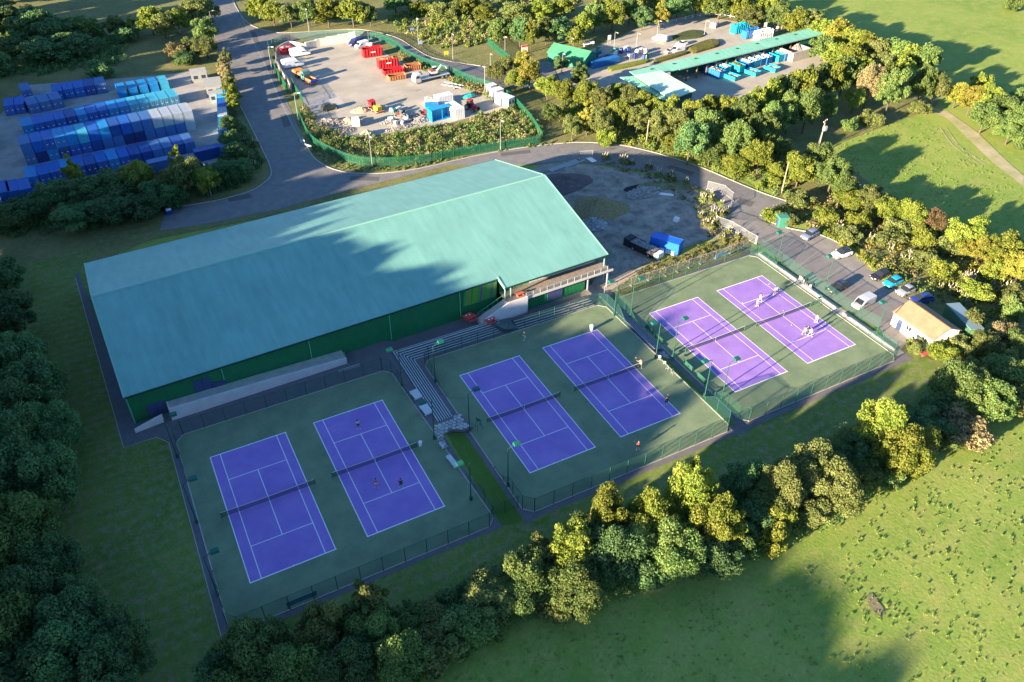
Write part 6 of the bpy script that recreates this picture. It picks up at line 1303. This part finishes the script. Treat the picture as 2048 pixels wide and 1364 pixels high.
grove('in the hedgerow below the courts', [(510, 1310, 150, 8.2, Md, 'big'), (445, 1350, 100, 6.6, D), (590, 1350, 120, 7.4, Md, 'big'), (650, 1262, 100, 9.0, O_, 'big'), (738, 1215, 85, 10.7, O_, 'tall'), (745, 1260, 120, 7.4, Md, 'big'), (700, 1330, 130, 7.4, D, 'big'), (800, 1325, 110, 7.4, Md, 'big'), (855, 1310, 120, 4.1, O_), (865, 1250, 110, 4.9, O_), (930, 1250, 120, 4.9, Md), (905, 1210, 90, 4.1, D), (970, 1200, 110, 5.7, O_), (1030, 1200, 110, 4.9, Md), (1060, 1150, 120, 6.6, Md), (1100, 1110, 90, 5.7, O_), (1150, 1180, 130, 6.6, Md, 'big'), (1120, 1210, 100, 3.3, O_, 'bush'),
  (1215, 1035, 95, 9.0, Y, 'big'), (1150, 1100, 100, 8.2, Y, 'tree'), (1230, 1110, 130, 7.4, D, 'big'), (1310, 1035, 110, 9.0, Y, 'big'), (1385, 995, 105, 10.7, Y, 'big'), (1440, 1050, 100, 9.8, Y, 'big'), (1380, 965, 45, 11.1, Y, 'tall'), (1270, 1090, 100, 6.6, Md, 'big'), (1100, 1165, 90, 4.9, Md), (1525, 1000, 80, 6.6, Md, 'tree'), (1595, 985, 80, 6.6, O_, 'tree'), (1470, 1090, 80, 4.9, Md), (1175, 1060, 90, 5.7, Md), (1030, 1150, 80, 4.9, O_), (980, 1240, 90, 4.1, Md), (1660, 940, 70, 6.6, Md), (1720, 950, 70, 4.9, Md), (1830, 930, 60, 4.1, Y), (1545, 1080, 70, 4.1, Y), (920, 1290, 80, 3.3, Md, 'bush'), (820, 1250, 90, 4.9, Md), (1345, 1105, 130, 7.4, Md, 'big'), (1425, 1110, 110, 5.7, D), (1300, 1140, 100, 4.1, D), (1490, 965, 90, 6.6, D, 'big'), (1505, 1040, 90, 5.7, D, 'tree'), (1560, 985, 95, 9.0, O_, 'big'), (1555, 1040, 80, 5.7, Y), (1630, 950, 110, 9.0, O_, 'big'), (1680, 985, 100, 7.4, O_, 'big'), (1625, 1020, 80, 4.9, O_), (1700, 905, 80, 5.7, D), (1755, 860, 100, 9.8, Y, 'big'), (1805, 900, 110, 9.0, Y, 'big'), (1715, 880, 60, 5.7, O_), (1775, 960, 60, 3.3, Md, 'bush'), (1845, 850, 90, 4.9, D), (1875, 810, 70, 4.1, D),
  (1925, 775, 100, 8.2, Md, 'big'), (1975, 800, 100, 7.4, Md, 'big'), (1940, 860, 110, 4.1, S_), (2010, 750, 90, 5.7, Md), (2035, 800, 90, 4.1, O_), (1850, 890, 60, 2.5, S_, 'bush'), (1895, 880, 60, 2.5, Md, 'bush'), (640, 1330, 90, 6.6, D)])
grove('beside the white pavilion', [(1945, 640, 50, 4, O_), (1975, 690, 60, 5, O_, 'tree'), (2010, 670, 60, 5, S_, 'tree'), (2040, 690, 60, 5, Md, 'tree'), (1965, 740, 60, 4, O_, 'bush'), (2010, 720, 50, 4, O_, 'bush'), (2025, 610, 60, 4, Md, 'bush'), (1830, 690, 40, 2.5, O_, 'bush'), (1880, 700, 60, 2.5, Y, 'bush'), (1920, 690, 60, 2.5, O_, 'bush')])
grove('in the hedge above the car park', [(1665, 350, 75, 9, Md, 'big'), (1600, 340, 70, 8, Y), (1560, 350, 60, 6, Y), (1640, 320, 60, 8, Md), (1700, 400, 60, 5, Y), (1745, 400, 70, 6, O_), (1775, 420, 60, 6, Y), (1720, 440, 60, 4, Y, 'bush'), (1825, 430, 55, 7, Y), (1800, 455, 55, 4, O_, 'bush'), (1870, 445, 45, 6, Ru), (1845, 470, 60, 4, Y, 'bush'), (1780, 475, 60, 3, O_, 'bush'), (1935, 470, 70, 8, Y), (1960, 500, 70, 6, Gd), (1905, 490, 60, 4, O_, 'bush'), (2010, 500, 80, 8, Y), (2040, 540, 70, 7, Gd), (1990, 545, 60, 4, Y, 'bush'), (2035, 600, 60, 4, O_, 'bush'), (1890, 540, 60, 3, Y, 'bush'), (1850, 520, 60, 3, O_, 'bush'), (1950, 580, 70, 3, Y, 'bush'), (1700, 470, 50, 3, O_, 'bush'), (1650, 430, 60, 3, Y, 'bush'), (1600, 400, 60, 3, O_, 'bush'), (1690, 375, 60, 5, Md), (1540, 430, 40, 2.5, Y, 'bush'), (1580, 440, 40, 2.5, O_, 'bush')])
grove('in the belt below the storage containers', [(145, 345, 42, 9, Y, 'tall'), (110, 395, 80, 7, D), (180, 385, 85, 7, D), (240, 370, 80, 7, D), (275, 358, 75, 8, Y), (320, 385, 70, 6, D), (355, 325, 36, 9, Y, 'tall'), (370, 352, 85, 9, O_, 'tree'), (330, 365, 60, 6, O_), (410, 365, 60, 7, Y, 'tree'), (225, 420, 90, 6, D), (150, 435, 90, 6, D), (290, 415, 80, 5, D), (450, 345, 70, 5.5, D, 'tree'), (485, 338, 55, 5.5, D, 'tree'), (455, 250, 40, 5, D, 'tree'), (462, 280, 40, 5, D, 'tree'), (470, 305, 45, 5.5, D, 'tree'), (60, 420, 80, 6, D), (20, 430, 70, 6, D), (350, 395, 60, 4, D, 'bush')])  # dark trees nearest the main road are added over low scrub to shade it
grove('in the rough above the storage yard', [(60, 50, 90, 10, D, 'far'), (110, 65, 80, 9, D, 'far'), (90, 100, 90, 7, D, 'far'), (150, 90, 80, 7, D, 'far'), (165, 55, 60, 8, Md, 'far'), (30, 90, 70, 6, D, 'far'), (230, 50, 45, 6, O_, 'far'), (262, 50, 30, 6, Y, 'tall'), (300, 40, 55, 9, Y, 'far'), (325, 50, 50, 8, O_, 'far'), (355, 40, 50, 8, Y, 'far'), (385, 90, 45, 4, O_, 'bush'), (350, 100, 50, 4, Ru, 'bush'), (412, 95, 50, 6, O_, 'tree'), (408, 60, 50, 8, Md, 'far'), (400, 20, 60, 9, O_, 'far'), (370, 115, 60, 4, D, 'bush'), (200, 140, 60, 4, D, 'bush'), (250, 70, 60, 4, D, 'bush'), (10, 30, 70, 9, D, 'far'), (0, 130, 60, 5, D, 'bush')])
grove('in the pale hedge by the main road', [(450, 116, 28, 6, O_, 'tall'), (448, 133, 30, 6.5, S_, 'tall'), (453, 150, 32, 6.5, S_, 'tall'), (458, 168, 34, 6.5, O_, 'tall'), (464, 188, 36, 6.5, Y, 'tall'), (467, 206, 34, 5.5, Y, 'tall')])
grove('in the row beside the upper road', [(515, 15, 60, 8, Y, 'far'), (545, 25, 60, 8, Y, 'far'), (580, 30, 45, 8, O_, 'far'), (615, 25, 50, 9, Md, 'far'), (655, 25, 60, 9, Y, 'far'), (705, 25, 60, 9, Y, 'far'), (740, 30, 40, 7, Md, 'far'), (790, 0, 60, 8, D, 'far'), (840, 15, 50, 4, Y, 'bush'), (885, 20, 60, 5, O_, 'bush'), (930, 10, 60, 6, Y, 'far'), (970, 25, 50, 6, Y, 'far')])
grove('in the wood behind the recycling yard', [(1000, 60, 48, 8, Md, 'far'), (1040, 65, 42, 9, D, 'far'), (1063, 66, 34, 10, Y, 'tall'), (1092, 60, 34, 9, O_, 'far'), (1110, 60, 60, 8, D, 'far'), (1130, 15, 50, 7, Y, 'far'), (1080, 20, 60, 7, Y, 'far'), (1030, 25, 60, 7, O_, 'far'), (1165, 50, 45, 9, Y, 'far'), (1190, 35, 50, 9, Md, 'far'), (1225, 30, 55, 10, Y, 'far'), (1260, 20, 50, 9, Md, 'far'), (1285, 35, 45, 8, D, 'far'), (1323, 28, 34, 10, Gd, 'tall'), (1205, 5, 60, 9, O_, 'far'), (1355, 15, 50, 8, D, 'far'), (1395, 5, 60, 9, Y, 'far'), (1440, 10, 60, 9, Md, 'far'), (1485, 15, 60, 9, Y, 'far'), (1530, 15, 60, 9, Y, 'far'), (1560, 30, 55, 9, Md, 'far'), (1300, 0, 60, 9, O_, 'far'), (1500, 35, 50, 7, O_, 'far'), (1148, 75, 40, 6, Y, 'far')])
grove('in the belt along the big field', [(1590, 45, 60, 9, Y, 'far'), (1620, 45, 60, 9, O_, 'far'), (1650, 62, 60, 8, Y, 'far'), (1680, 70, 60, 9, Gd, 'far'), (1705, 85, 60, 8, Y, 'far'), (1645, 95, 50, 8, Md, 'far'), (1670, 115, 50, 8, Y, 'far'), (1700, 115, 60, 9, Y, 'far'), (1735, 95, 60, 9, Y, 'far'), (1760, 105, 60, 9, O_, 'far'), (1790, 110, 60, 9, Md, 'far'), (1815, 115, 55, 9, Y, 'far'), (1850, 125, 55, 10, Md, 'far'), (1845, 170, 50, 12, Md, 'tree'), (1870, 175, 45, 10, O_, 'tree'), (1785, 180, 62, 13, Md, 'tree'), (1740, 170, 50, 12, S_, 'tree'), (1800, 140, 50, 9, Y, 'far'), (1765, 140, 50, 9, O_, 'far'), (1720, 145, 55, 10, Y, 'far'), (1690, 150, 55, 11, Md, 'far'), (1660, 160, 55, 11, Y, 'far'), (1710, 200, 45, 7, Y, 'tree'), (1630, 165, 55, 11, Md, 'far'), (1740, 235, 50, 3.5, O_, 'bush'), (1700, 250, 40, 3, Md, 'bush'), (1840, 215, 50, 3, O_, 'bush')])
grove('in the belt below the recycling yard', [(1600, 175, 55, 11, Y, 'far'), (1570, 185, 55, 10, Md, 'far'), (1545, 200, 55, 11, Y, 'far'), (1615, 220, 60, 12, Md, 'tree'), (1580, 225, 55, 11, Md, 'tree'), (1550, 240, 60, 11, Md, 'tree'), (1655, 215, 45, 9, Md, 'tree'), (1510, 215, 60, 11, Y, 'far'), (1485, 235, 60, 11, Md, 'tree'), (1455, 225, 60, 10, Y, 'tree'), (1425, 225, 60, 10, Y, 'tree'), (1520, 265, 65, 11, Md, 'tree'), (1470, 285, 65, 11, Md, 'tree'), (1420, 260, 65, 11, Md, 'tree'), (1390, 235, 55, 10, Y, 'tree'), (1360, 250, 60, 10, O_, 'tree'), (1380, 285, 70, 11, D, 'tree'), (1330, 225, 55, 9, Y, 'tree'), (1320, 250, 55, 9, O_, 'tree'), (1290, 215, 55, 9, Y, 'tree'), (1260, 200, 50, 8, O_, 'tree'), (1235, 185, 40, 6, Y, 'tree'), (1275, 240, 50, 8, O_, 'tree'), (1240, 230, 55, 9, Y, 'tree'), (1205, 200, 55, 8, O_, 'tree'), (1175, 235, 45, 9, Gd, 'tall'), (1200, 245, 50, 8, O_, 'tree'), (1170, 190, 55, 8, Y, 'tree'), (1160, 150, 45, 8, Md, 'tall'), (1130, 185, 50, 7, Y, 'tree'), (1095, 175, 50, 7, Y, 'tree'), (1060, 150, 55, 8, Gd, 'tree'), (1045, 125, 45, 8, Gd, 'tall'), (1030, 160, 45, 6, Y, 'tree'), (995, 145, 45, 6, O_, 'tree'), (1010, 130, 40, 5, O_, 'tree'), (1145, 255, 45, 6, O_, 'tree'), (1100, 225, 40, 5, Md, 'tree'), (1210, 275, 45, 4, Y, 'bush'), (1420, 310, 60, 6, Md, 'tree'), (1470, 330, 60, 5, Y, 'tree'), (1520, 315, 60, 8, Y, 'tree'), (1350, 290, 50, 5, Y, 'tree'), (1560, 300, 50, 6, Md, 'tree'), (1123, 128, 36, 5, D, 'tree')])
grove('beyond the dirt track', [(1915, 190, 45, 7, Gd, 'tree'), (1945, 200, 55, 8, Gd, 'tree'), (1980, 205, 60, 9, Y, 'tree'), (2010, 220, 70, 9, Md, 'tree'), (1970, 235, 60, 8, Md, 'tree'), (2040, 240, 60, 9, Md, 'tree'), (2020, 265, 60, 6, Md, 'tree'), (2045, 205, 50, 7, Md, 'tree'), (1960, 165, 40, 5, Y, 'bush'), (2030, 5, 40, 5, Md, 'bush'), (2060, 280, 50, 5, Md, 'bush')])
# woodland outside the frame on the left, whose long shadow falls across hall and courts
wy = [(150, 20), (142, 20), (134, 20.5), (126, 22.5), (118, 23.5), (110, 24.5), (102, 25.5), (95, 25.5), (87, 24), (79, 23.5), (71, 24), (63, 24), (55, 24.5), (48, 23.5), (44, 21), (41, 19), (35, 18.5), (28, 18.5), (24, 19.5), (20, 21.5), (16, 23.5), (12, 24), (5, 23.5), (1, 20)]
HP_ = lambda y: float(np.interp(y, [q[0] for q in wy[::-1]], [q[1] for q in wy[::-1]]))
wy = [(y, HP_(y)) for y in [150-4.2*k for k in range(36)]]
for i, (y, h) in enumerate(wy):
    plant(Vector((-47+(i % 2)*2.5, y, -.3)), h*TR.uniform(1.04, 1.08), TR.uniform(7.5, 9), 'clump', D, '%s tall dark tree from the bottom in the near row beyond the left edge' % ORD[len(wy)-1-i], group='tall trees beyond the left edge')
    if i % 2 == 0: plant(Vector((-59, y+2, -.3)), h*1.15, 7.9, 'clump', D, '%s tall dark tree from the bottom in the second row beyond the left edge' % ORD[len(wy)-1-i], group='tall trees beyond the left edge')
for i, (x, y, h) in enumerate([(-44, 160, 23), (-48, 170, 23), (-46, 180, 21), (-48, 192, 17), (-48, 204, 16), (-49, 214, 15), (-50, 226, 16), (-50, 238, 16), (-50, 250, 19), (-48, 264, 21), (-44, 280, 21), (-40, 296, 22), (-36, 312, 17), (-30, 326, 16), (-20, 345, 14), (-66, 175, 15), (-66, 215, 16), (-66, 258, 17)]):
    plant(Vector((x, y, 0)), h, 7.5, 'clump', D, '%s tall dark tree beyond the left edge beside the storage yard' % ORD[i], group='tall trees beyond the left edge')
# scrub: banks and verges nobody could count
def in_poly(P, x, y):
    c = False; j = len(P)-1
    for i in range(len(P)):
        if (P[i][1] > y) != (P[j][1] > y) and x < (P[j][0]-P[i][0])*(y-P[i][1])/(P[j][1]-P[i][1])+P[i][0]: c = not c
        j = i
    return c
SCL = [quads_mesh, None]
def scrub(name, label, pts, dens, hmin, hmax, tones, seed, size=.34, nl=46, cat='scrub', bank=0.):
    rg = np.random.default_rng(seed); P = [tuple(p[:2]) for p in pts]; xs = [p[0] for p in P]; ys = [p[1] for p in P]
    A_ = abs(sum(P[i][0]*P[(i+1) % len(P)][1]-P[(i+1) % len(P)][0]*P[i][1] for i in range(len(P))))/2; n = int(A_*dens); per = {t: [[], []] for t in tones}; k = 0; tries = 0
    while k < n and tries < n*20:
        tries += 1; x, y = rg.uniform(min(xs), max(xs)), rg.uniform(min(ys), max(ys))
        if not in_poly(P, x, y): continue
        k += 1; h = rg.uniform(hmin, hmax); r = h*rg.uniform(.45, .8)
        d = rg.normal(0, 1, (nl, 3)); d[:, 2] = np.abs(d[:, 2]); d /= np.linalg.norm(d, axis=1)[:, None]; rad = rg.uniform(.6, 1., (nl, 1))
        p = d*rad*np.array([r, r, h])+np.array([x, y, gz(x, y)]); v = math.sin(x*.35+seed)*math.sin(y*.28+seed*2)+rg.normal(0, .55); t = tones[int(min(len(tones)-1, max(0, (v+1.1)/2.2*len(tones))))]
        per[t][0].append(p); per[t][1].append(d)
    Vs = []; mi = []
    for i, t in enumerate(tones):
        if per[t][0]: C = np.concatenate(per[t][0]); q = leaf_quads(C, np.concatenate(per[t][1]), size, rg, .7); Vs.append(q); mi += [i]*(len(q)//4)
    me = quads_mesh(name, np.concatenate(Vs))
    for t in tones: me.materials.append(LF[t])
    me.polygons.foreach_set('material_index', np.array(mi, dtype=np.int32)); o = link(name, me); return tag(o, label, cat, kind='stuff')
scrub('bank_scrub', 'dense mixed scrub on the bank below the yard inside the green fence', px((612, 215), (640, 250), (690, 275), (740, 280), (800, 268), (900, 250), (1010, 222), (1050, 225), (1082, 275), (1000, 292), (900, 312), (800, 325), (720, 324), (650, 298), (622, 268), (602, 225)), .75, .8, 2.0, ['olive', 'mid', 'straw', 'mid'], 5, .36)
scrub('bank_scrub', 'brambly scrub climbing between the fence and the yard on its right side', px((800, 105), (870, 140), (960, 172), (1020, 195), (1080, 250), (1100, 285), (1080, 280), (1040, 235), (1000, 208), (950, 188), (880, 155), (800, 118)), .7, .6, 1.6, ['russet', 'olive', 'mid'], 6)
scrub('verge_scrub', 'low rough vegetation on the verge between the green fence and the service road', px((618, 285), (640, 300), (700, 326), (780, 334), (900, 318), (1050, 294), (1050, 290), (1150, 278), (1150, 285), (1050, 297), (950, 310), (840, 335), (760, 345), (700, 344), (650, 330), (625, 305)), 1.2, .2, .6, ['yg', 'olive', 'mid'], 7, .28, 24)
scrub('wood_edge_scrub', 'leafy undergrowth along the upper side of the service road', px((1095, 240), (1150, 262), (1230, 285), (1300, 300), (1400, 330), (1480, 365), (1560, 395), (1585, 390), (1620, 350), (1560, 290), (1480, 260), (1400, 240), (1300, 230), (1200, 200), (1120, 200)), .5, .8, 2.2, ['yg', 'mid', 'olive', 'yg'], 8, .38)
scrub('car_park_scrub', 'wild mixed scrub sloping up from the car park to the small field', px((1530, 430), (1590, 400), (1640, 380), (1740, 390), (1850, 430), (1950, 480), (2060, 560), (2200, 700), (2000, 640), (1950, 620), (1860, 600), (1780, 560), (1710, 495), (1650, 465), (1600, 455)), .42, .6, 2.0, ['yg', 'olive', 'straw', 'mid', 'gold'], 9, .38)
scrub('pavilion_scrub', 'rough bushes round the back of the white pavilion', px((1870, 600), (1950, 610), (2060, 650), (2200, 760), (2040, 800), (1960, 760), (1930, 700), (1960, 660), (1900, 620)), .4, .6, 1.8, ['mid', 'olive', 'yg'], 10, .32)
scrub('hedge_base_scrub', 'tangled undergrowth along the foot of the hedgerow below the courts', px((430, 1364), (640, 1270), (800, 1230), (900, 1180), (1080, 1110), (1250, 1080), (1480, 950), (1600, 920), (1700, 860), (1840, 800), (1930, 760), (1960, 860), (1880, 890), (1780, 960), (1700, 1030), (1600, 1080), (1500, 1130), (1350, 1160), (1200, 1210), (1000, 1250), (900, 1320), (800, 1400), (500, 1420)), .6, .9, 3.0, ['dark', 'mid', 'olive', 'mid'], 11, .28, 70)
scrub('upper_scrub', 'wild meadow and shrubs above the bend of the upper road', px((760, 45), (800, 30), (860, 10), (980, -30), (1180, -30), (1130, 40), (1080, 70), (980, 85), (930, 95), (860, 100), (830, 80), (790, 62)), .3, .5, 1.9, ['yg', 'straw', 'olive', 'mid', 'yg'], 12, .5)
scrub('roadside_scrub', 'dark bushes filling the corner between the storage yard and the main road', px((440, 230), (470, 230), (500, 280), (525, 320), (520, 350), (480, 375), (420, 392), (330, 408), (300, 400), (380, 330), (440, 335)), .7, .7, 2.0, ['dark', 'mid', 'dark'], 13, .34)
scrub('shade_scrub', 'dark undergrowth below the trees left of the dead-end road', px((-20, 410), (60, 405), (250, 370), (330, 400), (300, 440), (180, 465), (60, 470), (-20, 480)), .4, .7, 2.0, ['dark', 'mid', 'dark'], 14, .38)
scrub('top_left_scrub', 'dark thicket across the rough ground at the top left', px((-20, 60), (100, 40), (200, 60), (260, 100), (240, 130), (100, 150), (-20, 160)), .25, .8, 2.4, ['dark', 'mid', 'dark'], 15, .5)
scrub('site_weeds', 'ragged weeds along the edge of the building site', px((1195, 322), (1240, 325), (1330, 352), (1400, 385), (1440, 420), (1440, 450), (1480, 475), (1420, 480), (1400, 440), (1380, 410), (1300, 365), (1230, 340)), .8, .3, 1.1, ['mid', 'olive', 'straw'], 16, .25, 30)
scrub('verge_weeds', 'yellow and straw weeds along the fence above the lilac courts', px((1290, 535), (1430, 482), (1500, 470), (1508, 485), (1400, 525), (1260, 570), (1240, 565)), 1.3, .3, .9, ['gold', 'straw', 'olive', 'yg'], 17, .24, 30)
scrub('hedge_strip', 'clipped yellow-green hedge strip along the edge of the car park', px((1640, 462), (1655, 462), (1712, 494), (1760, 535), (1790, 575), (1782, 580), (1750, 548), (1700, 503), (1645, 472)), 2.5, .5, 1.0, ['yg', 'yg', 'gold'], 18, .22, 30)
# pampas grass: each plume clump is a thing
M_PLUME = mat('pampas_plume', (.50, .45, .34), .9, var=.1, vscale=3, transl=.3)
def pampas_proto(seed):
    rg = np.random.default_rng(seed); n = 420; a = rg.uniform(0, 6.28, n); r = rg.uniform(.1, 1., n); C = np.stack([np.cos(a)*r, np.sin(a)*r, .95-.6*r**2+rg.uniform(-.15, .15, n)], 1); N_ = np.stack([np.cos(a), np.sin(a), np.ones(n)*.4], 1)
    t = thing('pampas_grass', 'x', 'pampas grass'); me = quads_mesh('leaf_tuft', leaf_quads(C, N_, .34, rg)); me.materials.append(LF['olive']); link('leaf_tuft', me, t)
    rq = random.Random(seed)
    for k in range(5):
        a = k*1.3+rq.random(); q = rq.uniform(.15, .8); x, y = math.cos(a)*q, math.sin(a)*q; hz = rq.uniform(1.0, 1.7); MB().tube((x*.4, y*.4, .5), (x, y, hz), .012, n=4).tube((x, y, hz-.1), (x*1.2, y*1.2, hz+rq.uniform(.35, .6)), .10, .03, n=6).build('plume', M_PLUME, t)
    return remember(t)
pps = [pampas_proto(k) for k in (1, 2, 3)]; rp = random.Random(6); cnt = 0
spots = []
for line, n, where in ((px((1660, 448), (1740, 480), (1800, 510), (1860, 540), (1930, 560), (1960, 570)), 34, 'in the plumed line above the car park'), (px((1880, 590), (1940, 600), (2000, 590), (2048, 605)), 14, 'in the scatter beyond the blue car and green store'),
                       (px((1400, 400), (1425, 400), (1445, 410), (1440, 425), (1420, 425)), 9, 'in the clump inside the bend of the wire site fence'), (px((1405, 440), (1425, 462), (1460, 470)), 7, 'in the line below the bend of the wire site fence'), (px((1215, 322), (1260, 328), (1330, 355), (1370, 370)), 9, 'in the weeds at the top of the building site'), (px((485, 280), (505, 300), (515, 330), (500, 340)), 8, 'in the dark corner beside the main road')):
    for i in range(n):
        u = i/(n-1)*(len(line)-1); a = int(min(u, len(line)-2)); q = line[a].lerp(line[a+1], u-a); q = Vector((q.x+rp.uniform(-1.8, 1.8), q.y+rp.uniform(-1.8, 1.8))); lb = '%s pampas grass from the left %s' % (ORD[i], where); loc = (q.x, q.y, gz(q.x, q.y))
        if cnt < 3: o = pps[cnt]; o.location = loc; o['label'] = lb
        else: o = copy_thing(pps[cnt % 3], lb, loc, rp.random()*6)
        cnt += 1
        s = rp.uniform(.7, 1.15); o.scale = (s, s, s)
# grass tufts in the fields
def tufts(name, label, pts, n, h, seed, tone):
    rg = np.random.default_rng(seed); P = [tuple(p[:2]) for p in pts]; xs = [p[0] for p in P]; ys = [p[1] for p in P]; C = []
    while len(C) < n:
        x, y = rg.uniform(min(xs), max(xs)), rg.uniform(min(ys), max(ys))
        if in_poly(P, x, y) and math.sin(x*.5)*math.sin(y*.43+1)+rg.normal(0, .6) > -.2: C.append((x, y))
    V_ = []
    for x, y in C:
        m = 9; s = rg.uniform(.5, 1.3); a = rg.uniform(0, 6.28, m); r = rg.uniform(.03, .2, m)*s; c = np.stack([x+np.cos(a)*r, y+np.sin(a)*r, gz(x, y)+rg.uniform(.08, 1, m)*h*s], 1); V_.append(leaf_quads(c, np.stack([np.cos(a), np.sin(a), np.ones(m)*.5], 1), .16*s, rg))
    me = quads_mesh(name, np.concatenate(V_)); me.materials.append(tone); return tag(link(name, me), label, 'grass', kind='stuff')
M_TUFT = mat('tuft_grass', (.15, .23, .045), .9, vscale=.3, col2=(.24, .29, .07), transl=.3)
tufts('grass_tufts', 'rough tussocks of grass dotted over the bottom right field', px((1500, 1364), (1560, 1180), (1760, 1020), (1900, 930), (2060, 850), (2200, 1000), (2200, 1500), (1500, 1450)), 1000, .14, 21, M_TUFT)
tufts('grass_tufts', 'sparse tussocks in the shaded bottom field', px((850, 1400), (1000, 1290), (1250, 1220), (1500, 1160), (1560, 1180), (1500, 1364)), 260, .15, 22, M_TUFT)
tufts('grass_tufts', 'scattered tussocks in the top right fields', px((1640, 310), (1760, 250), (1860, 240), (2048, 380), (2060, 560), (1900, 440), (1740, 360)), 700, .2, 23, M_TUFT)
